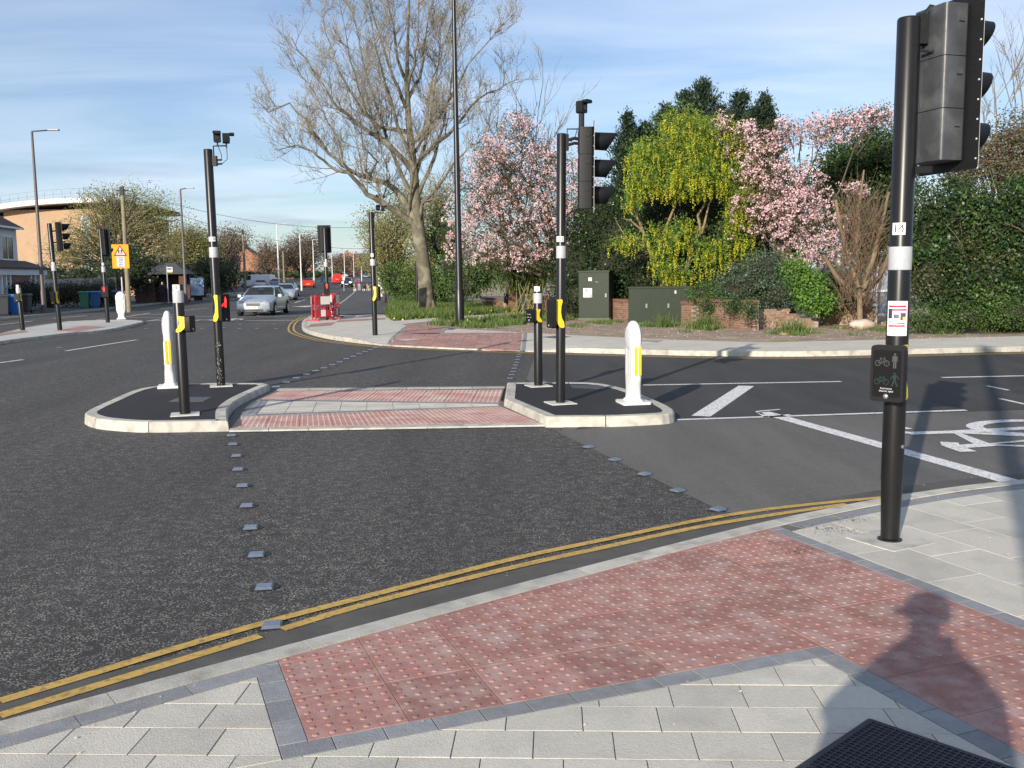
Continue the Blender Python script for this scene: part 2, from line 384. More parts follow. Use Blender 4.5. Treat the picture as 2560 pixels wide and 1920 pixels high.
SLAB = M('paving_slab', (.53, .50, .435), .85, .1, 60, .35, 160, rnd=.09, spots=((.30, .28, .25), 3.1, .48, .72, .42))
JOINT = M('joint_sand', (.13, .125, .115), .95, .2, 30)
RED = M('red_tactile', (.335, .17, .145), .85, .18, 14, .2, 120, rnd=.17, spots=((.46, .37, .335), 7.0, .44, .74, .6))
REDP = M('dusty_red_tactile', (.42, .235, .205), .85, .14, 10, .2, 120, rnd=.10, spots=((.53, .44, .40), 2.2, .42, .7, .7))
SOIL = M('soil', (.29, .22, .155), .95, .35, 2.2, .6, 18, spots=((.40, .32, .26), 1.1, .48, .7, .7))
EARTH = M('far_ground', (.10, .11, .07), .95, .3, .5)

def sheet(name, left, rightl, z, mat, rows=1, hf=None):
    """a strip of ground between two polylines of equal length"""
    n = len(left); vs = []
    for i in range(n):
        for r in range(rows + 1):
            t = r / rows; x = left[i][0] + (rightl[i][0] - left[i][0]) * t; y = left[i][1] + (rightl[i][1] - left[i][1]) * t
            vs.append((x, y, z + (hf(x, y) if hf else 0)))
    k = rows + 1; fs = [(i * k + r, i * k + r + 1, (i + 1) * k + r + 1, (i + 1) * k + r) for i in range(n - 1) for r in range(rows)]
    return MB().add(vs, fs).build(name, mat)
def evenly(pts, n):
    d = [0]
    for i in range(1, len(pts)): d.append(d[-1] + math.hypot(pts[i][0] - pts[i - 1][0], pts[i][1] - pts[i - 1][1]))
    res = []
    for k in range(n):
        s = d[-1] * k / (n - 1); i = max(j for j in range(len(d)) if d[j] <= s + 1e-9); i = min(i, len(pts) - 2)
        t = (s - d[i]) / (d[i + 1] - d[i]); res.append((pts[i][0] + (pts[i + 1][0] - pts[i][0]) * t, pts[i][1] + (pts[i + 1][1] - pts[i][1]) * t))
    return res
H2 = lambda x, y: hgt(y)
# the land: one sheet out to the horizon
ys = [-400, -100, 0, 60, 100, 105, 108, 111, 115, 130, 200, 300, 450, 800, 1500, 4000]
g = MB(); vs = []
xs = [-3000, -400, -100, 0, 100, 400, 3000]
for y in ys:
    for x in xs: vs.append((x, y, -.35 + min(hgt(y), hgt(520))))
g.add(vs, [(j * 7 + i, j * 7 + i + 1, (j + 1) * 7 + i + 1, (j + 1) * 7 + i) for j in range(len(ys) - 1) for i in range(6)])
struct(g.build('ground', EARTH))

LEFTK = [(-22.2, 10), (-23.2, 30), (-24.35, 45.8), (-25.3, 55), (-26.5, 66), (-28, 80), (-30.4, 98), (-32.7, 118), (-37.2, 165), (-46, 250), (-64, 400), (-76, 520)]
RIGHTK = [(-9.35, 45.5), (-11.2, 62), (-13, 75), (-15, 89), (-17.6, 107), (-20.6, 128), (-27, 165), (-40, 250), (-59.5, 400), (-71, 520)]
rd = MB()
rd.add([(-30, -40, 0), (60, -40, 0), (60, 60, 0), (-30, 60, 0)], [(0, 1, 2, 3)])
road = struct(rd.build('road', HRA))
lk = evenly(LEFTK[4:], 60); rk = evenly(RIGHTK[1:], 60)
lk[0] = (-32, 59.9); rk[0] = (20, 59.9)
far_road = sheet('main_road', [(p[0] - .6, p[1]) for p in lk], [(p[0] + .6, p[1]) for p in rk], .001, HRA, 2, H2); struct(far_road)
# the smoother resurfaced mouth of the side road
sm = [G(1400, 1085), G(1472, 1119), G(1612, 1187), G(1795, 1275), G(1880, 1296)]
smn = [(p.x, p.y) for p in sm] + [(3.2, 7.2), (7, 8.2), (14, 9.3), (40, 12), (40, 24), (11, 20.9), (6.3, 20.5), (2.8, 21.6), (.6, 22.7), (.25, 16.5), (.8, 12.5)]
sa = MB().add([(p[0], p[1], .004) for p in smn], [tuple(range(len(smn)))]).build('side_road', SMOOTH); struct(sa)
fl_px = [(1440, 1075), (1680, 1052), (1900, 1046), (2415, 1030), (2600, 1024)]
flp = [(p.x, p.y) for p in (G(*q) for q in fl_px)]
fln = flp + [(40, 14.5), (40, 23.8), (11, 20.7), (6.3, 20.3), (2.8, 21.4), (.75, 22.5), (.5, 16.5), (1.2, 13)]
struct(MB().add([(p[0], p[1], .0068) for p in fln], [tuple(range(len(fln)))]).build('side_road_far_lane', road_mat('darker_asphalt', (.052, .051, .05), (.12, .115, .11), .33, .35, .6, 110., .3)))
# ragged darker patch along the islands and the near gutter
def strip_poly(name, pts, w, z, mat, parent):
    return ribbon(pts, w, z).build(name, mat, parent)

# ------------------------------------------------------------------ near pavement
NK = [(-9, -1.75), (-6, .6), (-4, 2.16), (-2.08, 3.68), (-1.14, 4.42), (-.05, 5.28), (1.22, 6.24), (2.09, 6.84), (3.13, 7.44), (4.28, 7.9), (7, 8.6), (14, 9.6), (40, 12)]
NKs = resample(NK, .15)
PZ = .022                                               # dropped kerb: pavement almost flush with the road
bed = MB(); inn = offset_line(NKs, .02)
bv = [(p[0], p[1], PZ - .0035) for p in inn] + [(40, -30, PZ - .0035), (-9, -30, PZ - .0035)]
bed.add(bv, [tuple(range(len(bv)))[::-1]])
pav = struct(bed.build('pavement', JOINT))
# gutter: a band of plain dark tar next to the kerb
gut = ribbon(resample(offset_line(NK, -.13), .3), .27, .0045).build('gutter_strip', M('gutter_tar', (.085, .08, .073), .85, .3, 4, .3, 90), road)

# kerb and edging stones: pieces cut from a band along the kerb curve
def band_pieces(name, line, d0, d1, length, z, mat, parent, i0=0, i1=None, gap=.004, thick=.12, zf=None, step=.15, ch=.006):
    pts = resample(line, step); a = offset_line(pts, d0); b = offset_line(pts, d1); k = max(1, round(length / step)); res = []
    for s in range(0, len(pts) - 1, k):
        e = min(s + k, len(pts) - 1); mid = pts[(s + e) // 2]
        if i0 and not (i0 <= mid[0]): continue
        if i1 is not None and mid[0] > i1: continue
        A = a[s:e + 1]; B = b[s:e + 1]
        def tr(L):
            L = [Vector(p) for p in L]; t0 = (L[1] - L[0]).normalized() * gap / 2; t1 = (L[-1] - L[-2]).normalized() * gap / 2
            L[0] = L[0] + t0; L[-1] = L[-1] - t1; return L
        A = tr(A); B = tr(B); vs = []; n = len(A)
        w = (Vector(B[0]) - Vector(A[0])).normalized() * ch * (1 if True else -1)
        for p, q in zip(A, B):
            zp = (zf(p) if zf else z); zq = (zf(q) if zf else z); m_ = (p + (q - p).normalized() * ch)
            vs += [(p.x, p.y, zp - thick), (p.x, p.y, zp - ch), (m_.x, m_.y, zp), (q.x, q.y, zq), (q.x, q.y, zq - thick)]
        fs = []
        for i in range(n - 1):
            for r in range(4): fs.append((i * 5 + r, i * 5 + r + 1, (i + 1) * 5 + r + 1, (i + 1) * 5 + r))
        fs += [(0, 1, 2, 3, 4), tuple((n - 1) * 5 + r for r in (4, 3, 2, 1, 0))]
        res.append(MB().add(vs, fs).build(name, mat, parent))
    return res
NKv = [p for p in NK if -6.5 < p[0] < 15]
band_pieces('kerb_stone', NKv, 0, .13, .9, PZ + .004, KERB, pav, thick=.1)

# grid of the tactile paving: 400 mm tiles
GA = .3695; EI = Vector((math.cos(GA), math.sin(GA))); EJ = Vector((math.sin(GA), -math.cos(GA))); GO = Vector((-1.085, 4.235))
def gp(i, j): v = GO + EI * (i * .4) + EJ * (j * .4); return (v.x, v.y)
def gh(i0, i1, j0, j1): return halves([gp(i0, j0), gp(i1, j0), gp(i1, j1), gp(i0, j1)])
KIN = offset_line(resample(NKv, .5), .135)
def kerb_halves(poly):
    """half planes of the kerb's inner edge near a piece"""
    cx = sum(p[0] for p in poly) / len(poly); cy = sum(p[1] for p in poly) / len(poly); hs = []
    for i in range(len(KIN) - 1):
        p, q = KIN[i], KIN[i + 1]
        if abs((p[0] + q[0]) / 2 - cx) < 1.2:
            L = math.hypot(q[0] - p[0], q[1] - p[1]); hs.append((p, ((q[1] - p[1]) / L, -(q[0] - p[0]) / L)))
    return hs
def blisters(mb, pts, z, r=.0135, h=.0042):
    for x, y in pts:
        vs = []; n = 8
        for rr, zz in ((r, z), (r * .8, z + h * .7), (r * .42, z + h)):
            for k in range(n): a = 2 * math.pi * k / n; vs.append((x + rr * math.cos(a), y + rr * math.sin(a), zz))
        fs = [(i * n + k, i * n + (k + 1) % n, (i + 1) * n + (k + 1) % n, (i + 1) * n + k) for i in range(2) for k in range(n)] + [tuple(range(2 * n, 3 * n))]
        mb.add(vs, fs)
def inside(pt, poly, d=0):
    return all((pt[0] - a[0]) * n[0] + (pt[1] - a[1]) * n[1] >= d for a, n in halves(poly))
def tile_mesh():
    sq = [(0.0015, 0.0015), (.3985, .0015), (.3985, .3985), (.0015, .3985)]
    m = slab_mb(sq, 0, .03, .0012); blisters(m, [(.0333 + .0667 * a, .0333 + .0667 * b) for a in range(6) for b in range(6)], 0)
    me = bpy.data.meshes.new('tactile_tile'); me.from_pydata(m.v, [], m.f); me.materials.append(RED); return me
TILE = tile_mesh()
def lay_tiles(i0, i1, j0, j1, parent, z):
    for i in range(math.floor(i0), math.ceil(i1)):
        for j in range(math.floor(j0), math.ceil(j1)):
            cell = [gp(i, j + 1), gp(i + 1, j + 1), gp(i + 1, j), gp(i, j)]
            c = clip(clip(cell, gh(i0, i1, j0, j1)), kerb_halves(cell))
            if len(c) < 3 or abs(area(c)) < .004: continue
            if abs(abs(area(c)) - .16) < 1e-4:
                o = link('tactile_tile', TILE, parent, (*cell[0], z + random.uniform(-.0008, .0008)), GA)
            else:
                c = inset(c, .0015)
                if len(c) < 3: continue
                m = slab_mb(c, z, .03, .0012)
                bl = []
                for a in range(6):
                    for b in range(6):
                        p = gp(i + (.0833 + a / 6), j + (.0833 + b / 6))
                        if inside(p, c, .016): bl.append(p)
                blisters(m, bl, z)
                m.build('tactile_tile', RED, parent)
lay_tiles(0, 8.6, -4, 2, pav, PZ)
lay_tiles(6, 8.6, 2, 7, pav, PZ)
# edging setts round the tactile field
def lay_band(name, i0, i1, j0, j1, along, step, mat, kerb=True, z=PZ):
    if along == 'i': cells = [(a, min(a + step, i1), j0, j1) for a in np.arange(i0, i1 - 1e-6, step)]
    else: cells = [(i0, i1, a, min(a + step, j1)) for a in np.arange(j0, j1 - 1e-6, step)]
    for a, b, c, d in cells:
        poly = [gp(a, d), gp(b, d), gp(b, c), gp(a, c)]
        if kerb: poly = clip(poly, kerb_halves(poly))
        if len(poly) < 3 or abs(area(poly)) < .002: continue
        poly = inset(poly, .0022)
        if len(poly) >= 3: slab_mb(poly, z + random.uniform(-.001, .0008), .03, .0012).build(name, mat, pav)
lay_band('edging_sett', -.28, 0, -1, 2.0, 'j', .5, EDGE)
lay_band('edging_sett', -.28, 6, 2.0, 2.28, 'i', .5, EDGE)
lay_band('edging_sett', 5.72, 6, 2.28, 7, 'j', .5, EDGE)
lay_band('edging_sett', 8.6, 8.88, -5, 7, 'j', .5, EDGE)
# a row of dark setts behind the kerb left of the tactile field
ek = [p for p in NK if p[0] < -1.3 and p[0] > -5] + [(-1.24, 4.34)]
band_pieces('edging_sett', sorted(ek), .135, .25, .45, PZ, EDGE, pav, thick=.03, ch=.003)
ek2 = [(1.84, 6.67), (2.0, 6.78), (2.6, 7.14), (3.13, 7.44), (4.28, 7.9), (5.5, 8.25), (7, 8.6)]
band_pieces('edging_sett', ek2, .135, .27, .45, PZ - .0016, EDGE, pav, thick=.03, ch=.003)
# flagstones
KIN_A = [(p[0], p[1]) for p in offset_line(resample(NKv, .5), .258)]
def lay_slabs(org, ang, w, d, nu, nv, hs, kd, shift=.5, jit=.0):
    u = Vector((math.cos(ang), math.sin(ang))); v = Vector((-math.sin(ang), math.cos(ang)))
    for r in range(*nv):
        for k in range(*nu):
            s = (k + shift * (r % 2) + .13 * ((r * 7) % 3 - 1)) * w
            cell = [org + u * (s + a) + v * (r * d + b) for a, b in ((0, 0), (w, 0), (w, d), (0, d))]
            cell = [(p.x, p.y) for p in cell]
            for h in hs:
                c = clip(clip(cell, h), kerb_halves(cell), 0)
                if len(c) >= 3 and kd: c = clip(c, [(a, n) for a, n in kerb_halves(cell)], kd)
                if len(c) < 3 or abs(area(c)) < .0005: continue
                c = inset(c, .0022)
                if len(c) < 3: continue
                slab_mb(c, PZ + random.uniform(-.0008, .0008), .03, .0012).build('paving_slab', SLAB, pav)
# below and left of the field: courses nearly square to the camera
lay_slabs(Vector((-3.3, 2.62)), math.radians(-2.6), .302, .215, (0, 18), (0, 11),
          [gh(-40, -.28, -20, 2.28), gh(-40, 5.72, 2.28, 40)], .118)
# right of the field
lay_slabs(Vector(gp(8.88, 8)), GA + math.pi / 2, .6, -.4, (-2, 9), (0, 11), [gh(8.88, 30, -30, 30)], .138)

# inspection cover, dark plastic with a raised lattice, at the pavement's inner side
cv = thing('inspection_cover', 'black lattice-patterned access cover set in the paving beside the photographer shadow', 'access cover', (1.385, 3.60, PZ), math.radians(-47))
MB().rbox((0, -.62, -.02), (.62, 0, .006), .012, axis='z').build('frame', M('black_cover', (.022, .024, .03), .55, .25, 20, .2, 120), cv)
lat = MB()
for k in range(1, 26):
    t = k * .024 ; lat.box((.02, -t - .003, .006), (.60, -t + .003, .0095)); lat.box((t - .003, -.60, .0062), (t + .003, -.02, .0093))
stuff(lat.build('lattice', M('black_cover', ), cv))

# ------------------------------------------------------------------ painted lines
def line_px(pts, w, name='line_marking', mat=None, z=.0095, parent=None, step=.4, smooth=True):
    ps = [G(*p) for p in pts]; ps = [(p.x, p.y) for p in ps]
    if smooth and len(ps) > 2: ps = resample(ps, step)
    ps = [(ps[0][0], ps[0][1])] + ps[1:]
    return ribbon(ps, w, z).build(name, mat or WHITE, parent or road)
line_px([(0, 1757), (231, 1688), (463, 1618), (690, 1553), (926, 1492), (1280, 1401), (1511, 1352), (1743, 1304), (1917, 1276), (2090, 1257), (2206, 1246), (2437, 1220), (2560, 1206)], .068, 'yellow_line', YEL, step=.15)
line_px([(0, 1794), (231, 1722), (463, 1651), (668, 1588)], .068, 'yellow_line', YEL, step=.15)
line_px([(705, 1577), (926, 1511), (1280, 1422), (1511, 1371), (1743, 1321), (1917, 1292), (2032, 1275), (2119, 1263)], .068, 'yellow_line', YEL, step=.15)
L2 = lambda a, b, w, z=.0095: ribbon([a, b], w, z).build('line_marking', WHITE, road)
def l2(a, b, w): p, q = G(*a), G(*b); return L2((p.x, p.y), (q.x, q.y), w)
l2((1608, 964), (2103, 955), .10); l2((1692, 1051), (2415, 1027), .10)
l2((1866, 966), (1752, 1042), .24); l2((1908, 1032), (2530, 1207), .20)
l2((2355, 945), (2640, 939), .12); l2((2468, 966), (2522, 977), .06); l2((2500, 998), (2580, 1016), .07)
l2((1893, 1030), (1950, 1025), .06); l2((1915, 1045), (1975, 1038), .06); l2((1893, 1030), (1918, 1046), .06)
# left of the island
l2((165, 878), (342, 850), .12); l2((-60, 916), (57, 900), .12)
for a, b in (((0, 812), (82, 803)), ((133, 797), (217, 789)), ((241, 800), (268, 797)), ((315, 792), (376, 783)), ((330, 786), (450, 787)), ((323, 794), (470, 794)), ((368, 803), (406, 797)), ((440, 778), (520, 770)), ((400, 772), (460, 766))):
    l2(a, b, .12)
l2((420, 792), (787, 790), .14); l2((380, 802), (757, 801), .22)
l2((640, 791), (700, 778), .12)
for a, b in (((737, 757), (753, 752)), ((757, 751), (768, 748)), ((690, 776), (716, 766)), ((870, 752), (905, 751)), ((856, 773), (888, 771)), ((925, 774), (950, 773)), ((790, 737), (800, 735))): l2(a, b, .14)
# lane arrow and cycle box mark ahead of the far stop line
ar = G(775, 766)
MB().add([(ar.x - 1.2, ar.y, .0095), (ar.x, ar.y - 1.6, .0095), (ar.x + .2, ar.y - .5, .0095), (ar.x + 2.4, ar.y - .3, .0095), (ar.x + 2.4, ar.y + .3, .0095), (ar.x + .2, ar.y + .4, .0095), (ar.x, ar.y + 1.6, .0095)], [(0, 1, 2, 3, 4, 5, 6)]).build('arrow_marking', WHITE, road)
def bike_mark(o, u, v, s=1.0):
    """cycle symbol laid on the road: u = towards the wheels, v = along the cycle"""
    u = Vector(u); v = Vector(v); o = Vector(o); q = lambda a, b: tuple(o + u * a * s + v * b * s)
    mb = MB()
    for c in (-.62, .62):
        ring = [(1.72 + .62 * math.cos(t), c + .46 * math.sin(t)) for t in np.linspace(0, 2 * math.pi, 29)]
        ribbon([q(*p) for p in ring], .16 * s, .0095, mb)
    k = .0003
    for pl in ([(1.72, -.62), (.72, -.26), (1.66, .04), (1.72, -.62)], [(.72, -.26), (.78, .42), (1.66, .04)], [(1.72, .62), (.78, .44), (.30, .40)], [(.30, .40), (.22, .56), (.3, .70), (.44, .74)], [(.78, -.27), (.42, -.36)], [(.42, -.60), (.40, -.30), (.47, -.12)]):
        ribbon([q(*p) for p in pl], .155 * s, .0095 + k, mb); k += .0003
    return mb.build('cycle_marking', WHITE, road)
bike_mark((3.98, 9.9), (1, .02), (0, 1), 1.12)
bq = G(620, 796); bike_mark((bq.x - .9, bq.y + .2), (0, -1), (1, 0), .9)
# tyre-polished streaks and patches of tar on the road
for pts, w in (([(420, 900), (700, 880), (1000, 862)], .5), ([(560, 1086), (900, 1094), (1420, 1078)], .35)):
    pass

# ------------------------------------------------------------------ refuge islands
IZ = .125
def island(name, label_px, infill, zt=IZ):
    pts = [G(x, y, zt) for x, y in label_px]; pts = [(p.x, p.y) for p in pts]
    if area(pts) > 0: pts = pts[::-1]                 # clockwise: offsets to the right go inwards
    closed = pts + [pts[0]]
    return pts
def smooth_closed(pts, n=None, sharp=()):
    """rounded outline: Catmull-Rom except at sharp corners"""
    res = []; k = len(pts)
    for i in range(k):
        p0, p1, p2, p3 = [Vector(pts[(i + a) % k]) for a in (-1, 0, 1, 2)]
        if i in sharp: p0 = p1 - (p2 - p1)
        if (i + 1) % k in sharp: p3 = p2 + (p2 - p1)
        L = (p2 - p1).length; st = max(2, int(L / .12))
        for s_ in range(st):
            t = s_ / st; q = .5 * ((2 * p1) + (-p0 + p2) * t + (2 * p0 - 5 * p1 + 4 * p2 - p3) * t * t + (-p0 + 3 * p1 - 3 * p2 + p3) * t ** 3)
            res.append((q.x, q.y))
    return res
def make_island(name, px, sharp, infill, zt=IZ, stone=.9, kw=.14):
    pts = [G(x, y, zt) for x, y in px]; pts = [(p.x, p.y) for p in pts]; n = len(pts); sharp = set(sharp)
    if area(pts) > 0: pts = pts[::-1]; sharp = {n - 1 - s_ for s_ in sharp}
    ol = smooth_closed(pts, sharp=sharp); k = len(ol)
    def offs(d):
        res = []
        for i in range(k):
            a, b, c = Vector(ol[i - 1]), Vector(ol[i]), Vector(ol[(i + 1) % k])
            t1 = (b - a).normalized(); t2 = (c - b).normalized(); n1 = Vector((t1.y, -t1.x)); n2 = Vector((t2.y, -t2.x)); m_ = (n1 + n2)
            m_ = m_.normalized() / max(.5, m_.normalized().dot(n1)); res.append(tuple(b + m_ * d))
        return res
    inner = offs(kw); mid = offs(.018); base = offs(-.012)
    core = MB(); ip = inner[::-1]
    core.add([(p[0], p[1], zt - .006) for p in ip] + [(p[0], p[1], -.02) for p in ip], [tuple(range(k))] + [(i, (i + 1) % k, k + (i + 1) % k, k + i) for i in range(k)])
    isl = struct(core.build(name, infill))
    d = 0; s0 = 0; cuts = [0]
    for i in range(k):
        d += (Vector(ol[(i + 1) % k]) - Vector(ol[i])).length
        if d > stone and k - i > 4: cuts.append(i + 1); d = 0
    cuts.append(k)
    for a, b in zip(cuts[:-1], cuts[1:]):
        vs = []; idx = [i % k for i in range(a, b + 1)]; m = len(idx)
        for e, i in enumerate(idx):
            gshift = 0
            for p, z in ((base[i], -.02), (ol[i], zt - .02), (mid[i], zt), (inner[i], zt), (inner[i], -.02)): vs.append((p[0], p[1], z))
        vs = [Vector(v) for v in vs]
        t0 = (vs[5] - vs[0]); t0.z = 0; t0 = t0.normalized() * .006; t1 = (vs[-5] - vs[-10]); t1.z = 0; t1 = t1.normalized() * .006
        for r in range(5): vs[r] = vs[r] + t0; vs[-1 - r] = vs[-1 - r] - t1
        fs = [(i * 5 + r, i * 5 + r + 1, (i + 1) * 5 + r + 1, (i + 1) * 5 + r) for i in range(m - 1) for r in range(4)] + [(0, 1, 2, 3, 4), tuple((m - 1) * 5 + r for r in (4, 3, 2, 1, 0))]
        MB().add(vs, fs).build('kerb_stone', KERB, isl)
    return isl
isl_l = make_island('left_island', [(212, 1034), (238, 1045), (286, 1051), (371, 1055), (570, 1052), (568, 1027), (578, 1011), (604, 993), (644, 974), (674, 961), (655, 957), (560, 957), (477, 958), (411, 962), (339, 974), (268, 1003), (226, 1022)], (4, 9, 10), DARKTAR)
isl_r = make_island('right_island', [(1268, 956), (1424, 955), (1498, 958), (1562, 971), (1620, 992), (1670, 1014), (1686, 1027), (1672, 1034), (1631, 1037), (1546, 1041), (1450, 1042), (1366, 1042), (1307, 1017), (1261, 997)], (0, 11, 13), DARKTAR)
isl_f = make_island('far_left_island', [(358, 803), (330, 800), (250, 800), (169, 803), (78, 816), (0, 833), (-160, 868), (-150, 885), (0, 853), (101, 840), (189, 830), (270, 823), (330, 811)], (3,), M('island_paving', (.46, .455, .43), .85, .14, 1.2, .2, 40), .1)
# red tactile on the far-left island, slightly proud of the paving
for px in ([(130, 828), (190, 829), (265, 817), (210, 814)], [(-20, 842), (20, 836), (72, 829), (60, 826), (-20, 836)]):
    ps = [G(x, y, .1) for x, y in px]
    MB().prism([(p.x, p.y) for p in ps], .08, .101).build('tactile_patch', RED, isl_f)

# the crossing between the islands: flush kerbs, two bands of red tiles and a wedge of grey slabs
cross_px = [(560, 1073), (1362, 1059), (1252, 1003), (1262, 966), (690, 971), (600, 1010)]
cps = [G(x, y, .015) for x, y in cross_px]; cps = [(p.x, p.y) for p in cps]
cb = MB(); cb.add([(p[0], p[1], .027) for p in cps], [tuple(range(len(cps)))]); crossing = struct(cb.build('crossing', JOINT))
def quad_pieces(name, px, nu, nv, mat, parent, z, gap=.003, blist=False, ch=.003):
    """split a ground quad (near-left, near-right, far-right, far-left) into a grid of tiles"""
    q = [Vector((p.x, p.y)) for p in (G(x, y, z) for x, y in px)]
    for i in range(nu):
        for j in range(nv):
            def at(u, v): a = q[0] + (q[1] - q[0]) * u; b = q[3] + (q[2] - q[3]) * u; r = a + (b - a) * v; return (r.x, r.y)
            c = [at(i / nu, j / nv), at((i + 1) / nu, j / nv), at((i + 1) / nu, (j + 1) / nv), at(i / nu, (j + 1) / nv)]
            c = inset(c, gap)
            if len(c) < 3: continue
            m = slab_mb(c, z, .02, ch)
            if blist:
                bl = []
                for a in range(6):
                    for b in range(6): bl.append(at((i + (a + .5) / 6) / nu, (j + (b + .5) / 6) / nv))
                if len(c) == 4: blisters(m, [p for p in bl if inside(p, c, .012)], z)
            m.build(name, mat, parent)
def quad_slabs(px, w, d, mat, parent, z, name, blist=False):
    ps = [G(x, y, z) for x, y in px]; L = max((ps[1] - ps[0]).length, (ps[2] - ps[3]).length); D = max((ps[3] - ps[0]).length, (ps[2] - ps[1]).length)
    quad_pieces(name, px, max(1, round(L / w)), max(1, round(D / d)), mat, parent, z, .003, blist)
CZ = .03
quad_slabs([(577, 1069), (1345, 1055), (1255, 1017), (600, 1042)], .4, .4, REDP, crossing, CZ, 'tactile_tile', True)
quad_slabs([(640, 1037), (1248, 1014), (1244, 1010), (672, 1000)], .4, .3, SLAB, crossing, CZ, 'paving_slab')
quad_slabs([(652, 997), (1248, 1006), (1258, 974), (700, 977)], .4, .4, REDP, crossing, CZ, 'tactile_tile', True)
for px, n in (([(572, 1076), (1364, 1062), (1350, 1056), (574, 1070)], 8), ([(690, 976), (1262, 970), (1264, 966), (694, 971)], 7)): quad_pieces('flush_kerb', px, n, 1, KERB, crossing, CZ, .003)
for px, n in (([(598, 1042), (1252, 1017), (1250, 1014), (602, 1037)], 14), ([(640, 1001), (1250, 1010), (1250, 1006), (648, 997)], 14), ([(604, 1035), (640, 1036), (672, 1000), (648, 1000)], 2)): quad_pieces('edging_sett', px, n, 1, EDGE, crossing, CZ, .003)

# ------------------------------------------------------------------ far corner pavement
FK = [(-9.4, 45.5), (-8.7, 40.5), (-8.15, 37.5), (-7.6, 34.9), (-7.0, 32.5), (-6.2, 30.2), (-5.3, 28.2), (-4.6, 27.0), (-3.97, 26.06), (-3.13, 25.03), (-1.58, 23.76), (-.3, 22.95), (.94, 22.28), (2.8, 21.3), (4.5, 20.55), (6.3, 20.2), (8.66, 20.45), (11.1, 20.75), (16, 21.3), (40, 24)]
FKs = resample(FK, .3)
def hk(x):
    t = 1.0
    if -4.6 < x < 1.6: t = max(0, min(1, max((-3.4 - x) / 1.2, (x - .4) / 1.2)))
    return .03 + .085 * t * t * (3 - 2 * t)
def zfar(p):
    best = 1e9; bx = 0
    for q in FKs[::2]:
        d = (q[0] - p[0]) ** 2 + (q[1] - p[1]) ** 2
        if d < best: best = d; bx = q[0]
    t = min(1, math.sqrt(best) / 3.0); h0 = hk(bx); return h0 + (.115 - h0) * t
BK = [G(x, y, .115) for x, y in ((805, 788), (960, 786), (978, 800), (1005, 811), (1023, 815), (1115, 820), (1175, 824), (1396, 836), (1647, 848), (1913, 856), (2287, 847), (2560, 840))]
BK = [(p.x, p.y) for p in BK] + [(20, 26.5), (40, 31)]
FKw = FKs
NB = 70
fkp = evenly(FKs, NB)
# pair each kerb point with a back point by arc-length fraction at matching landmarks
def pair(fk, bk):
    n = len(fk); res = []
    land = [(0, 0), (.30, .09), (1, 1)]
    return evenly(bk, n)
BKs = evenly(BK, NB)
# re-map so that the left corner (a third of the kerb) meets the short left part of the back line
marks_f = [(-9.4, 0), (-7.6, .12), (-5.3, .20), (-3.13, .27), (.94, .42), (6.3, .60), (11.1, .74), (16, .83), (40, 1)]
bfine = evenly(BK, 400); L1x = [p[0] for p in bfine]
def back_for(p):
    tgt = np.interp(p[0], [-9.4, -8.15, -7.0, -5.3, -3.97, -3.13, -1.58, .94, 6.3, 11.1, 16, 40], [0, 5.2, 9.0, 13, 17.2, 20.5, 24.5, 29.6, 37.6, 42.5, 47, 72]); 
    tot = sum(math.hypot(BK[i + 1][0] - BK[i][0], BK[i + 1][1] - BK[i][1]) for i in range(len(BK) - 1))
    k = min(399, int(tgt / tot * 399)); return bfine[k]
rows = (0, .08, .2, .4, .7, 1)
FPAVE = M('block_paving', (.53, .50, .435), .85, .10, 3, .2, 60, spots=((.36, .35, .33), 1.3, .5, .75, .45))
vs = []
for p in FKs:
    p = (p[0], p[1]); b = back_for(p); o = offset_line(FKs, -.12)
    for t in rows:
        x = p[0] + (b[0] - p[0]) * t; y = p[1] + (b[1] - p[1]) * t; vs.append((x, y, zfar((x, y)) - (.006 if t == 0 else 0)))
k = len(rows); fs = [(i * k + r, i * k + r + 1, (i + 1) * k + r + 1, (i + 1) * k + r) for i in range(len(FKs) - 1) for r in range(k - 1)]
fpav = struct(MB().add(vs, fs).build('far_pavement', FPAVE))
band_pieces('kerb_stone', FK[:-1], 0, -.15, .9, 0, KERB, fpav, thick=.13, zf=lambda p: hk(p[0]) + .006, step=.3, ch=.015)
def fquad(name, px, nu, nv, mat, dz=.006, zb=.07):
    q = [Vector((p.x, p.y)) for p in (G(x, y, zb) for x, y in px)]
    for i in range(nu):
        for j in range(nv):
            def at(u, v): a = q[0] + (q[1] - q[0]) * u; b = q[3] + (q[2] - q[3]) * u; return a + (b - a) * v
            c = [at((i + .012) / nu, (j + .012) / nv), at((i + .988) / nu, (j + .012) / nv), at((i + .988) / nu, (j + .988) / nv), at((i + .012) / nu, (j + .988) / nv)]
            vs = [(p.x, p.y, zfar(p) + dz) for p in c] + [(p.x, p.y, zfar(p) - .02) for p in c]
            MB().add(vs, [(0, 1, 2, 3), (0, 4, 5, 1), (1, 5, 6, 2), (2, 6, 7, 3), (3, 7, 4, 0)]).build(name, mat, fpav)
fquad('tactile_tile', [(974, 858), (1300, 872), (1306, 835), (1002, 836)], 9, 10, RED, zb=.08)
fquad('tactile_tile', [(1002, 836), (1096, 839), (1110, 821), (1024, 816)], 3, 12, RED, zb=.08)
fquad('tactile_tile', [(766, 819), (827, 814), (839, 806), (778, 811)], 4, 6, RED, zb=.11)
fquad('tactile_tile', [(839, 806), (963, 799), (963, 795), (846, 801)], 8, 3, RED, zb=.11)
fquad('edging_sett', [(966, 856), (974, 857), (1023, 816), (1017, 815)], 1, 20, EDGE, zb=.08)
fquad('edging_sett', [(1303, 872), (1313, 871), (1318, 835), (1309, 835)], 1, 14, EDGE, zb=.08)
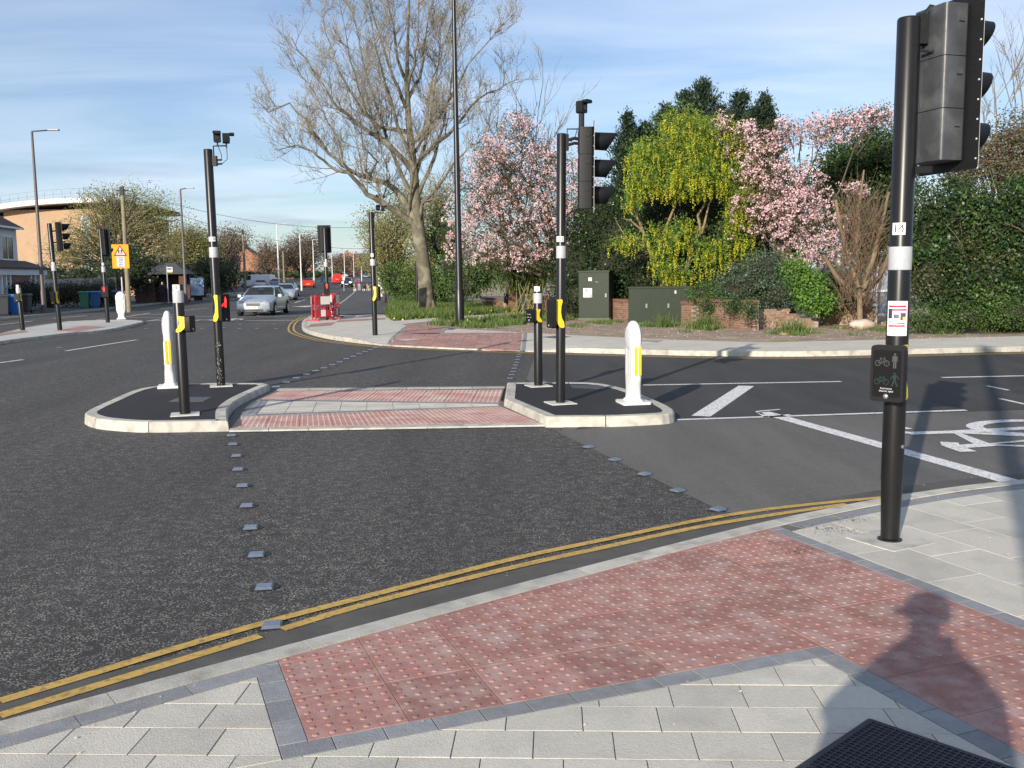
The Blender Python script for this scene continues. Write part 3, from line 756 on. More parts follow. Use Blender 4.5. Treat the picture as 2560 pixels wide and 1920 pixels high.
fquad('edging_sett', [(1098, 838), (1106, 838), (1119, 821), (1112, 821)], 1, 12, EDGE, zb=.08)
fquad('access_cover', [(1352, 843), (1385, 846), (1428, 842), (1395, 839)], 1, 1, M('cover_iron', (.10, .10, .105), .6, .2, 6), zb=.115)
fquad('access_cover', [(1112, 824), (1130, 825), (1142, 821), (1124, 820)], 1, 1, M('cover_iron'), zb=.115)
fquad('access_cover', [(1590, 855), (1640, 858), (1660, 851), (1610, 849)], 1, 1, M('cover_grey', (.33, .32, .3), .8, .2, 6), zb=.11)
# yellow lines along the far kerb
fl = [p for p in FK if p[0] < 39]
for d in (-.25, ): pass
ribbon(offset_line(resample(fl, .4), .30), .07, .0095).build('yellow_line', YEL, road)
ribbon(offset_line(resample(fl, .4), .48), .07, .0095).build('yellow_line', YEL, road)

# footways, verge and gardens beyond
lkf = evenly(LEFTK, 60)
struct(sheet('left_footway', [(p[0] - 60, p[1]) for p in lkf], lkf, .11, FOOT, 1, H2))
rkf = evenly(RIGHTK, 60)
struct(sheet('right_footway', rkf, [(p[0] + (4.6 if p[1] < 90 else 4.0), p[1]) for p in rkf], .11, FOOT, 1, H2))
kerbm = MB()
for line, sgn in ((LEFTK, -1), (RIGHTK, 1)):
    e = evenly(line, 120); off = [(p[0] + sgn * .14, p[1]) for p in e]; vs = []
    for p, q in zip(e, off): vs += [(p[0], p[1], hgt(p[1]) - .02), (p[0], p[1], hgt(p[1]) + .118), (q[0], q[1], hgt(q[1]) + .118)]
    kerbm.add(vs, [(3 * i + a, 3 * i + a + 1, 3 * i + a + 4, 3 * i + a + 3) for i in range(len(e) - 1) for a in (0, 1)])
struct(kerbm.build('far_kerbs', KERB))
vb = [p for p in BK]
verge_pts = [(p[0], p[1]) for p in vb[1:]] + [(60, 40), (60, 400), (-45, 400), (-20, 165), (-12, 107), (-9.5, 75), (-6.4, 55)]
vm_ = MB().add([(p[0], p[1], .108 + hgt(p[1])) for p in verge_pts], [tuple(range(len(verge_pts)))])
verge = struct(vm_.build('verge', SOIL))
# paved strip running off between the two patches of grass
ps = [G(x, y, .12) for x, y in ((990, 812), (1130, 797), (1300, 789), (1290, 783), (1110, 791), (985, 803))]
struct(MB().add([(p.x, p.y, .116) for p in ps], [tuple(range(6))]).build('side_path', FPAVE))

# ================================================================== STREET FURNITURE
BLACK = M('black_paint', (.010, .010, .011), .34, .2, 10, spec=.4)
BLACKP = M('black_plastic', (.011, .012, .0135), .5, .15, 20, .1, 80, spec=.25)
GREYP = M('grey_polycarbonate', (.055, .058, .064), .4, .35, 5, .3, 10, spots=((.11, .115, .12), 7, .5, .7, .6))
WPLATE = M('white_plate', (.68, .68, .67), .45, .04, 20)
REFL = M('reflective_band', (.43, .445, .47), .35, .08, 40)
INK = M('black_ink', (.015, .015, .02), .5, 0)
YPL = M('yellow_plastic', (.80, .56, .02), .4, .05, 10)
CONC = M('concrete_collar', (.55, .54, .5), .85, .15, 12, .2, 60)
STEEL = M('steel', (.45, .46, .48), .35, .1, 20, metal=.8)
GALV = M('galvanised', (.42, .43, .44), .5, .15, 5, metal=.35)
LENS = {'red': M('lens_red', (.16, .02, .02), .15, .05), 'amber': M('lens_amber', (.2, .1, .015), .15, .05), 'green': M('lens_green', (.015, .13, .09), .15, .05)}
REDLIT = emat('lit_red_man', (1.0, .03, .03), 2.2)

def signal_head(parent, loc, rz, grey=False, name='signal_head'):
    """three-lamp head: housing, backboard with white border, hoods, lenses. Front is local +x"""
    hd = bpy.data.objects.new(name, None); hd.empty_display_size = .1; COL.objects.link(hd); hd.parent = parent; hd.location = loc; hd.rotation_euler.z = rz
    back = GREYP if grey else BLACKP
    hs = MB()
    for k in (-1, 0, 1):
        hs.rbox((-.19, -.155, k * .335 - .165), (0, .155, k * .335 + .165), .028, axis='z')
        hs.box((-.196, .05, k * .335 - .14), (-.188, .056, k * .335 + .14))
        for s in (-1, 1): hs.box((-.09, s * .155 - .012, k * .335 + .05), (-.05, s * .155 + .012, k * .335 + .09))
    hs.build('housing', back, hd, 40)
    bb = MB(); bb.rbox((0, -.275, -.565), (.008, .275, .565), .02, axis='x')
    board = bb.build('backboard', BLACKP, hd)
    wb = MB()
    for a, b in (((.008, -.275, -.565), (.0105, -.255, .565)), ((.008, .255, -.565), (.0105, .275, .565)), ((.008, -.255, -.565), (.0105, .255, -.545)), ((.008, -.255, .545), (.0105, .255, .565))): wb.box(a, b)
    for z in np.linspace(-.5, .5, 9):
        for s in (-1, 1): wb.box((-.004, s * .262 - .005, z - .005), (0, s * .262 + .005, z + .005))
    wb.build('border', WPLATE, hd)
    for k, c in ((1, 'red'), (0, 'amber'), (-1, 'green')):
        hood = MB(); n = 22; r = .118; rings = []
        for e, rr in ((0, r), (0, r - .006)):
            pass
        vs = []; 
        for i in range(n + 1):
            t = math.radians(-50 + 280 * i / n); s_ = math.sin(t)
            Lh = .14 + .15 * (s_ + 1) / 2
            for rr in (r, r - .005): vs += [(.008, rr * math.cos(t), k * .335 + rr * s_), (.008 + Lh, rr * 1.0 * math.cos(t), k * .335 + rr * s_ - .012)]
        fs = []
        for i in range(n):
            a = i * 4; b = a + 4; fs += [(a, a + 1, b + 1, b), (a + 2, b + 2, b + 3, a + 3), (a + 1, a + 3, b + 3, b + 1)]
        hood.add(vs, fs); hood.build('hood', BLACKP, hd, True)
        MB().lathe([(.112, .009), (.1, .02), (.06, .03), (.0001, .034)], 18, (0, 0, k * .335), 'x').build('lens', LENS[c], hd, True)
    return hd
def man_icon(mb, cx, z0, h, x, walk=False):
    def disc(y, z, r): mb.add([(x, y + r * math.cos(t), z + r * math.sin(t)) for t in np.linspace(0, 2 * math.pi, 13)[:-1]], [tuple(range(12))])
    def seg(a, b, w):
        a = Vector(a); b = Vector(b); n = (b - a).orthogonal().normalized() * w / 2 if False else Vector(((b - a).y, -(b - a).x)).normalized() * w / 2
        mb.add([(x, *(p)) for p in (a + n, b + n, b - n, a - n)], [(0, 1, 2, 3)])
    s = h
    disc(cx, z0 + .92 * s, .075 * s)
    seg((cx, z0 + .82 * s), (cx, z0 + .45 * s), .2 * s)
    if walk:
        seg((cx, z0 + .48 * s), (cx - .2 * s, z0), .1 * s); seg((cx, z0 + .48 * s), (cx + .2 * s, z0), .1 * s)
        seg((cx - .08 * s, z0 + .8 * s), (cx - .28 * s, z0 + .5 * s), .07 * s); seg((cx + .08 * s, z0 + .8 * s), (cx + .3 * s, z0 + .55 * s), .07 * s)
    else:
        for e in (-1, 1): seg((cx + e * .055 * s, z0 + .47 * s), (cx + e * .06 * s, z0), .09 * s); seg((cx + e * .13 * s, z0 + .8 * s), (cx + e * .15 * s, z0 + .42 * s), .06 * s)
def bike_icon(mb, cx, z0, w, x):
    r = w * .2
    for e in (-1, 1):
        for k in range(12):
            a, b = 2 * math.pi * k / 12, 2 * math.pi * (k + 1) / 12
            c = cx + e * w * .29; mb.add([(x, c + q * math.cos(t), z0 + r + q * math.sin(t)) for q, t in ((r, a), (r, b), (r * .75, b), (r * .75, a))], [(0, 1, 2, 3)])
    P_ = {'a': (-.29, r / w), 'b': (-.1, .5), 'c': (.0, r / w), 'd': (.18, .5), 'e': (.29, r / w), 'f': (-.13, .6), 'g': (.13, .62)}
    for s, e in (('a', 'b'), ('b', 'c'), ('c', 'd'), ('b', 'd'), ('e', 'g'), ('a', 'c'), ('b', 'f')):
        p, q = Vector(P_[s]) * w, Vector(P_[e]) * w; n = Vector(((q - p).y, -(q - p).x)).normalized() * w * .02
        mb.add([(x, cx + t.x, z0 + t.y) for t in (p + n, q + n, q - n, p - n)], [(0, 1, 2, 3)])
ICON_G = M('icon_grey', (.055, .057, .06), .5, 0); ICON_GR = M('icon_green', (.004, .028, .018), .5, 0)
def crossing_unit(parent, R, z, rz, h=.37, w=.20, red=False, icons=False, small=False):
    """push-button unit clamped to a pole: yellow wavy shell behind a black front box. Front is local +x"""
    u = bpy.data.objects.new('crossing_unit', None); u.empty_display_size = .1; COL.objects.link(u); u.parent = parent; u.location = (0, 0, z); u.rotation_euler.z = rz
    d0 = R - .02
    prof = [(d0 + .05, h / 2 - .01), (d0 - .035, h / 2), (d0 - .045, h * .42), (d0 - .028, h * .27), (d0 - .022, h * .05), (d0 - .035, -h * .15), (d0 - .065, -h * .3), (d0 - .072, -h * .46), (d0 - .05, -h / 2), (d0 - .01, -h / 2 + .01), (d0 + .03, -h * .3), (d0 + .05, -h * .16)]
    hw = min(w / 2 - .002, R + .005); k = len(prof)
    m = MB().add([(p[0], s * hw, p[1]) for s in (-1, 1) for p in prof], [tuple(range(k)), tuple(range(k, 2 * k))[::-1]] + [(i, k + i, k + (i + 1) % k, (i + 1) % k) for i in range(k)])
    m.build('yellow_shell', YPL, u, 35)
    fb = MB().rbox((d0 + .052, -w / 2, -h / 2), (d0 + .115, w / 2, h / 2), .022, axis='x'); fb.build('front_box', BLACKP, u, 40)
    X = d0 + .1155
    MB().rbox((X - .001, -w / 2 + .016, -h / 2 + .03), (X + .001, w / 2 - .016, h / 2 - .03), .012, axis='x').build('display', M('dark_display', (.006, .006, .007), .4, .1, spec=.25), u)
    MB().lathe([(.017, 0), (.017, .008), (.012, .012), (.0001, .013)], 14, (X + .001, .0, -h / 2 + .034), 'x').build('button', STEEL, u, True)
    if red:
        a = MB(); man_icon(a, -.0, h * .02, h * .40, X + .003); b_ = man_icon
        for q in (-.055, ): bike_icon(a, q, h * .05, .1, X + .0032)
        a.build('red_man', REDLIT, u)
    if icons:
        a = MB(); man_icon(a, .048, h * .10, h * .27, X + .002); bike_icon(a, -.03, h * .13, .095, X + .002); a.build('waiting_symbols', ICON_G, u)
        a = MB(); man_icon(a, .05, -h * .22, h * .25, X + .002, True); bike_icon(a, -.03, -h * .20, .095, X + .002); a.build('walking_symbols', ICON_GR, u)
        for t, zz in (('Push button', -h * .265), ('Wait for signal', -h * .312)):
            vs, fs = text_mesh(t, .015)
            MB().add([(X + .0025, v[0], v[1] + zz) for v in vs], fs).build('lettering', M('letter_white', (.7, .7, .7), .5, 0), u)
    if small:
        for t, zz in (('Push button', h * .12), ('Wait for signal', -.02)):
            vs, fs = text_mesh(t, .02)
            MB().add([(X + .0025, v[0], v[1] + zz) for v in vs], fs).build('lettering', M('letter_white', (.7, .7, .7), .5, 0), u)
    return u
def num_plate(parent, R, z, a0, txt, w, h, size, shift=0.0):
    r = R + .0015; n = 10; vs = []
    for i in range(n + 1):
        for e in (-1, 1):
            vs.append((w * (i / n - .5), e * h / 2))
    pl = MB().add(wrap(vs, r, a0, z), [(2 * i, 2 * i + 2, 2 * i + 3, 2 * i + 1) for i in range(n)]).build('number_plate', WPLATE, parent, True)
    tv, tf = text_mesh(txt, size)
    parts_of(MB().add(wrap([(v[0] + shift, v[1]) for v in tv], r + .0012, a0, z), tf), 'digit', INK, parent)
def band(parent, R, z0, z1):
    MB().lathe([(R + .0012, z0), (R + .0018, z0 + .004), (R + .0018, z1 - .004), (R + .0012, z1)], 28).build('reflective_band', REFL, parent, True)
def post(name, label, cat, loc, R, h, tilt=(0, 0), collar=True, group=None, foot=False, sides=28):
    t = thing(name, label, cat, loc, 0, group); t.rotation_euler = (tilt[0], tilt[1], 0)
    prof = [(R, 0), (R, h - .012), (R - .006, h), (.0001, h + .002)]
    if foot: prof = [(R * 1.12, 0), (R * 1.12, .012), (R * .84, .02), (R * .84, .06), (R * .97, .38), (R, .42), (R, h - .012), (R - .006, h), (.0001, h + .002)]
    MB().lathe([(R, -.05)] + prof[0:] if not foot else prof, sides).build('pole', BLACK, t, 35)
    if collar: MB().box((-.17, -.17, -.03), (.17, .17, .006)).build('base_plate', CONC, t, rz=.3)
    return t
def face(loc): return math.atan2(-loc.y, -loc.x)
def parts_of(mb, name, mat, parent, smooth=False):
    """split a builder into its loose pieces, one part each"""
    par = list(range(len(mb.v)))
    def find(i):
        while par[i] != i: par[i] = par[par[i]]; i = par[i]
        return i
    for f in mb.f:
        for i in f[1:]: par[find(i)] = find(f[0])
    gr = {}
    for f in mb.f: gr.setdefault(find(f[0]), []).append(f)
    for fl in gr.values():
        ids = sorted({i for f in fl for i in f}); mp_ = {i: j for j, i in enumerate(ids)}
        MB().add([mb.v[i] for i in ids], [tuple(mp_[i] for i in f) for f in fl]).build(name, mat, parent, smooth)
def detector(parent, loc, rz, name='detector'):
    d = bpy.data.objects.new(name, None); d.empty_display_size = .05; COL.objects.link(d); d.parent = parent; d.location = loc; d.rotation_euler.z = rz
    MB().rbox((-.05, -.055, -.075), (.05, .055, .075), .02, axis='x').build('case', BLACKP, d, 40)
    MB().rbox((.048, -.062, .04), (.12, .062, .082), .018, axis='x').build('sun_shield', BLACKP, d, 40)
    MB().lathe([(.035, .05), (.03, .056), (.0001, .058)], 14, (0, 0, -.01), 'x').build('lens', M('dark_glass', (.02, .02, .025), .1, 0), d)
    MB().tube([(0, 0, -.075), (0, 0, -.14)], .012, 8).build('swivel', BLACKP, d)
    return d

# ---- pole 14, close on the right
b14 = G(2224, 1350, PZ); R14 = .069; Y14 = b14.y; f14 = face(b14)
t14 = post('signal_pole', 'black signal pole numbered 14 with poster and push-button unit on the paving', 'traffic signal', b14, R14, P(2266, 45, b14.y).z - b14.z, (0, .006), False, 'signal poles at the junction', foot=True)
zz = lambda px, py, b: P(px, py, b.y).z - b.z
num_plate(t14, R14, zz(2244, 573, b14), f14 - .22, '14', .083, .075, .07)
band(t14, R14, zz(2255, 675, b14), zz(2255, 617, b14))
MB().rbox((-.2, -.2, -.02), (.2, .2, .004), .02, axis='z').build('base_plate', KERB, t14, rz=.5)
for zb, an in ((1.04, .95), (.63, .9)):
    MB().lathe([(.012, 0), (.012, .006), (.0001, .008)], 10, (R14, 0, zb), 'x').build('bolt', STEEL, t14, rz=f14 + an)
# poster
zp0, zp1 = zz(2250, 838, b14), zz(2250, 752, b14); ph = zp1 - zp0; pc = (zp0 + zp1) / 2
def patch(parent, R, a0, u0, u1, z0, z1, mat, name, dr):
    n = 8; vs = []
    for i in range(n + 1):
        u = u0 + (u1 - u0) * i / n; vs += [(u, z0), (u, z1)]
    return MB().add(wrap(vs, R + dr, a0, 0), [(2 * i, 2 * i + 2, 2 * i + 3, 2 * i + 1) for i in range(n)]).build(name, mat, parent, True)
fp = f14 - .08
po = patch(t14, R14, fp, -.068, .068, zp0, zp1, M('poster_paper', (.82, .81, .79), .6, .03), 'poster', .002)
for i, (u0, u1, v0, v1, c) in enumerate(((-.055, .055, .82, .875, (.5, .03, .05)), (-.03, .06, .72, .78, (.62, .1, .2)), (-.058, -.03, .50, .78, (.05, .04, .07)), (-.02, .012, .50, .62, (.12, .12, .16)), (.02, .055, .45, .66, (.09, .07, .12)), (.035, .058, .44, .55, (.6, .6, .08)), (-.055, -.01, .40, .43, (.35, .38, .6)), (-.055, .05, .26, .31, (.5, .05, .06)), (.0, .05, .34, .37, (.1, .1, .2)), (-.066, .066, .13, .14, (.05, .15, .13)))):
    patch(po, R14, fp, u0, u1, zp0 + ph * v0, zp0 + ph * v1, M('poster_ink_%d' % i, c, .6, .1, 60), 'print', .0035)
crossing_unit(t14, R14, (zz(2225, 858, b14) + zz(2225, 1000, b14)) / 2, f14 - .33, .355, .205, icons=True)
hd14 = signal_head(t14, (.285, .03, zz(2390, 214, b14)), math.radians(17), True); hd14.scale = (.92, .92, .93)
br = MB(); zt_ = P(2266, 62, b14.y).z - b14.z
br.tube([(R14 - .01, 0, zt_), (R14 + .06, 0, zt_ + .10), (.36, .02, zt_ + .05)], .022, 8); br.box((R14 - .02, -.03, zt_ - .9), (R14 + .10, .03, zt_ - .86)); br.box((R14 - .02, -.035, zt_ - .12), (R14 + .04, .035, zt_ + .06))
parts_of(br, 'bracket_arm', BLACKP, t14)
MB().tube([(R14, -.03, zt_ - .16), (.13, -.06, zt_ - .18), (.17, -.07, zt_ - .1), (.17, -.06, zt_ + .02)], .009, 8).build('cable', BLACKP, t14)

# ---- pole 12 and post 11 on the right-hand island, with its bollard
b12 = G(1401, 1007, IZ); f12 = face(b12); R12 = .061
t12 = post('signal_pole', 'black signal pole numbered 12 with three-lamp head and top camera on refuge island', 'traffic signal', b12, R12, zz(1408, 334, b12), (0, .012), True, 'signal poles at the junction')
num_plate(t12, R12, zz(1402, 598, b12), f12 - .32, '1 2', .115, .07, .062, .012)
band(t12, R12, zz(1404, 646, b12), zz(1404, 615, b12))
crossing_unit(t12, R12, (zz(1380, 746, b12) + zz(1380, 822, b12)) / 2, f12 - 1.25, .37, .21)
signal_head(t12, (.40, -.04, zz(1480, 422, b12)), math.radians(-4))
zt_ = zz(1408, 352, b12)
br = MB(); br.tube([(R12 - .01, 0, zt_), (.16, -.01, zt_ + .03), (.28, -.02, zt_ + .01)], .022, 8); br.tube([(R12 - .01, 0, zt_ - .06), (.16, -.01, zt_ - .03), (.28, -.02, zt_ - .04)], .02, 8); br.box((R12 - .02, -.03, zt_ - .12), (R12 + .03, .03, zt_ + .08)); parts_of(br, 'bracket_arm', BLACKP, t12)
zc_ = zz(1450, 322, b12)
cb_ = MB(); cb_.tube([(R12 + .01, 0, zt_ - .1), (R12 + .01, 0, zc_), (.42, -.02, zc_)], .009, 8); cb_.tube([(.25, -.02, zc_), (.25, -.02, zc_ + .06)], .02, 8); cb_.rbox((.215, -.05, zc_ + .02), (.285, .01, zc_ + .24), .02, axis='z'); cb_.tube([(.2, -.02, zc_), (.17, -.03, zc_ - .1), (.12, -.02, zc_ - .16)], .006, 6); cb_.build('camera_bracket', BLACKP, t12)
detector(t12, (.25, -.02, zz(1447, 268, b12)), math.radians(-40), 'detector_camera')

b11 = G(1346, 964, IZ); f11 = face(b11); R11 = .065
t11 = post('short_post', 'short black post numbered 1 with small push-button box on refuge island', 'post', b11, R11, zz(1346, 715, b11), (0, .004), True, 'short push-button posts')
num_plate(t11, R11, zz(1345, 722, b11), f11 - .25, '1', .10, .075, .075, .018)
band(t11, R11, zz(1347, 758, b11), zz(1347, 733, b11))
u11 = crossing_unit(t11, R11, zz(1340, 789, b11), f11 - .95, .20, .17, small=True)

PLASTW = M('white_bollard', (.70, .70, .69), .4, .05, 6, .05, 20, spots=((.45, .44, .42), 9, .58, .8, .3)); YSTR = M('yellow_stripe', (.85, .50, .02), .35, .04)
RIB = M('bollard_slot', (.50, .51, .53), .5, .05); DISC = M('bollard_disc', (.66, .68, .70), .3, .04)
def bollard(label, loc, rz, stripes=True, h=1.14, group='white plastic traffic bollards'):
    """hollow plastic keep-left bollard: slab with a round head, waisted foot on a square plate. Face is local +x"""
    t = thing('traffic_bollard', label, 'bollard', loc, rz, group)
    prof = [(.0, .19, .155), (.035, .175, .15), (.055, .14, .12), (.12, .135, .115), (.20, .135, .115), (.27, .17, .105), (.34, .195, .10), (.40, .20, .098), (.78, .205, .096), (.84, .21, .096), (.90, .212, .095), (.96, .20, .092), (1.02, .172, .084), (1.07, .13, .072), (1.105, .082, .055), (1.125, .03, .03)]
    rings = []
    for z, a, b in prof:
        ring = []
        for k in range(28):
            th = 2 * math.pi * k / 28; c, s = math.cos(th), math.sin(th); e = .55
            ring.append((math.copysign(abs(c) ** e, c) * b * .68, math.copysign(abs(s) ** e, s) * a, z * h / 1.125 + .02))
        rings.append(ring)
    MB().loft(rings).build('body', PLASTW, t, 50)
    MB().rbox((-.185, -.20, 0), (.185, .20, .035), .03, axis='z').build('base_plate', PLASTW, t, 40)
    for s in (1, -1):
        MB().lathe([(.155, 0), (.15, .006), (.12, .012), (.0001, .016)], 24, (0, 0, 0), 'x').xf(Matrix.Translation((.063 * s, 0, .895 * h / 1.125 + .02)) @ Matrix.Rotation(0 if s > 0 else math.pi, 4, 'Z')).build('sign_face', DISC, t, True)
        for y in (-.10, -.035, .035, .10):
            MB().rbox((.0665 * s - .004, y - .016, .36), (.0665 * s + .004, y + .016, .72), .01, axis='x').build('slot', RIB, t)
    if stripes:
        for s in (1, -1):
            for x in (-.026, .026):
                MB().rbox((x - .017, s * .203 - .006, .38), (x + .017, s * .203 + .006, .74), .005, axis='y').build('stripe', YSTR, t)
    return t
bR = G(1583, 1008, IZ); bollard('white bollard with yellow side stripes standing beside signal pole 12', bR, math.radians(190), h=zz(1583, 802, bR) - .02)
bL = G(427, 968, IZ); bollard('white bollard with yellow stripes behind the short post numbered 3', bL, math.radians(16), h=zz(427, 777, bL) - .02)
bF = G(304, 798, .1); bollard('white round-headed bollard facing the camera at the tip of the far island', bF, math.radians(-70), False, h=zz(304, 729, bF) - .02)

# ---- left island: pole 10, short post 3
b10 = G(553, 964, IZ); f10 = face(b10); R10 = .066
t10 = post('signal_pole', 'tall black pole numbered 10 with detector pair on top and scuffed foot', 'traffic signal', b10, R10, zz(531, 373, b10), (0, -.009), True, 'signal poles at the junction')
num_plate(t10, R10, zz(537, 598, b10), f10 - .28, '1 0', .115, .07, .062, .012)
band(t10, R10, zz(541, 644, b10), zz(541, 618, b10))
crossing_unit(t10, R10, (zz(565, 735, b10) + zz(565, 805, b10)) / 2, f10 + .95, .42, .22, red=True)
scf = MB()
for k in range(46):
    z = random.uniform(.02, .75) if k > 14 else random.uniform(.0, .25); u = random.uniform(-.06, .035); w = random.uniform(.004, .014); hh = random.uniform(.008, .03)
    vs = [(u + a * w, z + b * hh) for a, b in ((-.5, 0), (.5, .2), (.35, 1), (-.4, .8))]
    scf.add(wrap(vs, R10 + .0012, f10, 0), [(0, 1, 2, 3)])
stuff(scf.build('paint_scuffs', M('scuff', (.30, .31, .27), .7, .3, 40), t10))
zt_ = zz(555, 395, b10)
dm = MB(); dm.tube([(R10 + .02, 0, zt_ - .05), (R10 + .02, 0, zt_ + .18), (.30, -.01, zt_ + .18)], .012, 8); dm.rbox((R10 - .01, -.03, zt_ - .12), (R10 + .07, .03, zt_ + .03), .01, axis='z')
for z_ in (zt_ - .03, zt_ - .09): dm.tube([(R10 + .06, 0, z_), (R10 + .14, 0, z_)], .014, 8)
dm.tube([(R10 + .14, 0, zt_ - .03), (.20, 0, zt_ + .06), (.16, 0, zt_ + .17)], .005, 6); dm.tube([(R10 + .14, 0, zt_ - .09), (.29, 0, zt_ - .02), (.29, 0, zt_ + .17)], .005, 6)
dm.build('detector_bracket', BLACKP, t10)
detector(t10, (.155, -.01, zt_ + .31), math.radians(-75)); detector(t10, (.29, -.01, zt_ + .29), math.radians(20))

b3 = G(463, 1035, IZ); f3 = face(b3)
t3 = post('short_post', 'short black post numbered 3 with yellow push-button box beside white bollard', 'post', b3, .065, zz(449, 711, b3), (0, -.008), True, 'short push-button posts')
num_plate(t3, .065, zz(446, 719, b3), f3 - .35, '3', .10, .075, .075, 0)
band(t3, .065, zz(449, 757, b3), zz(449, 727, b3))
crossing_unit(t3, .065, zz(470, 810, b3), f3 + 1.15, .20, .17)

# inspection lids set in the islands
for px, par in (([(422, 1003), (508, 1003), (530, 992), (450, 992)], isl_l), ([(1430, 968), (1515, 972), (1505, 961), (1425, 961)], isl_r)):
    ps = [G(x, y, IZ) for x, y in px]; MB().prism([(p.x, p.y) for p in ps], IZ - .02, IZ - .002).build('inspection_lid', M('lid_iron', (.06, .062, .066), .5, .2, 20), par)

# ---- far corner poles
b9 = G(938, 838, .115); f9 = face(b9); R9 = .075
t9 = post('signal_pole', 'black signal pole with yellow push-button unit standing on the far corner paving', 'traffic signal', b9, R9, zz(932, 530, b9), (0, -.004), False, 'signal poles at the junction')
num_plate(t9, R9, zz(934, 638, b9), f9 - .2, '8', .09, .1, .08); band(t9, R9, zz(935, 664, b9), zz(935, 648, b9))
crossing_unit(t9, R9, (zz(940, 716, b9) + zz(940, 752, b9)) / 2, f9 + 1.25, .42, .2)
zt_ = zz(945, 532, b9); dm = MB(); dm.tube([(R9, 0, zt_ - .15), (R9 + .03, 0, zt_), (.30, 0, zt_)], .016, 8); dm.build('detector_bracket', BLACKP, t9)
detector(t9, (.2, 0, zt_ + .14), math.radians(-70)); detector(t9, (.34, 0, zt_ + .12), math.radians(10))
b7 = G(820, 798, .115); f7 = face(b7); R7 = .075
t7 = post('signal_pole', 'black signal pole with lit red man seen from behind its backboard, by barriers', 'traffic signal', b7, R7, zz(815, 570, b7), (0, -.004), False, 'signal poles at the junction')
num_plate(t7, R7, zz(813, 651, b7), f7, '6', .08, .1, .08); band(t7, R7, zz(813, 667, b7), zz(813, 655, b7))
u7 = bpy.data.objects.new('red_man_unit', None); COL.objects.link(u7); u7.parent = t7; u7.location = (0, 0, zz(818, 717, b7)); u7.rotation_euler.z = f7
MB().rbox((.06, -.12, -.33), (.19, .12, .17), .03, axis='x').build('case', BLACKP, u7, 40)
a = MB(); man_icon(a, 0, -.06, .2, .193); a.build('red_man', REDLIT, u7)
signal_head(t7, (-.06, .20, zz(815, 597, b7)), math.radians(97))

# ---- far-left island poles
for (px, py), topy, lab, nz, head, unit in (
        ((150, 825), 558, 'black pole with three-lamp signal head near the middle of the far-left island', (659, 677), (160, 592, 25), 'y'),
        ((270, 806), 572, 'black pole with signal head and lit red man beside the school sign', (660, 680), (267, 606, 62), 'r')):
    b = G(px, py, .1); f_ = face(b)
    t = post('signal_pole', lab, 'traffic signal', b, .08, zz(px - 12, topy, b), (0, -.035 if px < 200 else -.025), False, 'signal poles at the junction', sides=16)
    num_plate(t, .08, zz(px, nz[0], b), f_ - .1, '5' if px < 200 else '4', .1, .11, .09); band(t, .08, zz(px, nz[1], b), zz(px, nz[1] - 14, b))
    hp = P(head[0], head[1], b.y); signal_head(t, (hp.x - b.x, .1, hp.z - b.z), math.radians(head[2]))
    br = MB(); br.tube([(0, 0, hp.z - b.z + .2), (hp.x - b.x + .1, .1, hp.z - b.z + .22)], .025, 8); br.tube([(0, 0, hp.z - b.z - .2), (hp.x - b.x + .1, .1, hp.z - b.z - .18)], .025, 8); parts_of(br, 'bracket_arm', BLACKP, t)
    if unit == 'y': crossing_unit(t, .08, zz(px, 744, b), f_ - .9, .42, .2)
    else:
        u = bpy.data.objects.new('red_man_unit', None); COL.objects.link(u); u.parent = t; u.location = (0, 0, zz(px, 727, b)); u.rotation_euler.z = f_ - .15
        MB().rbox((.06, -.14, -.25), (.2, .12, .2), .03, axis='x').build('case', BLACKP, u, 40); a = MB(); man_icon(a, -.02, -.03, .2, .203); a.build('red_man', REDLIT, u)
b = G(57, 825, .1); t = post('short_post', 'short black post with dark push-button box in front of the blue bin', 'post', b, .08, zz(46, 713, b), (0, -.04), False, 'short push-button posts', sides=16)
num_plate(t, .08, zz(44, 716, b), face(b) - .3, '2', .1, .11, .09); band(t, .08, zz(46, 733, b), zz(46, 720, b)); crossing_unit(t, .08, zz(50, 744, b), face(b) - .5, .26, .2)

# ---- road studs
STUD = M('stud_steel', (.30, .33, .38), .32, .12, 30, metal=.75); st_me = None
def stud_mesh():
    m = MB(); s = .052; vs = [(-s, -s, 0), (s, -s, 0), (s, s, 0), (-s, s, 0)] + [(-s * .8, -s * .72, .014), (s * .8, -s * .72, .014), (s * .8, s * .72, .014), (-s * .8, s * .72, .014)]
    m.add(vs, [(4, 5, 6, 7), (0, 1, 5, 4), (1, 2, 6, 5), (2, 3, 7, 6), (3, 0, 4, 7)]); n = 14; m.add([(.088 * math.cos(2 * math.pi * k / n), .07 * math.sin(2 * math.pi * k / n), .0012) for k in range(n)], [tuple(range(n))], 1); me = bpy.data.meshes.new('road_stud'); me.from_pydata(m.v, [], m.f); me.materials.append(STUD); me.materials.append(M('bitumen', (.02, .02, .021), .6, .2, 40)); me.polygons.foreach_set('material_index', m.m); return me
st_me = stud_mesh()
ORD = 'first second third fourth fifth sixth seventh eighth ninth tenth eleventh twelfth thirteenth fourteenth fifteenth'.split()
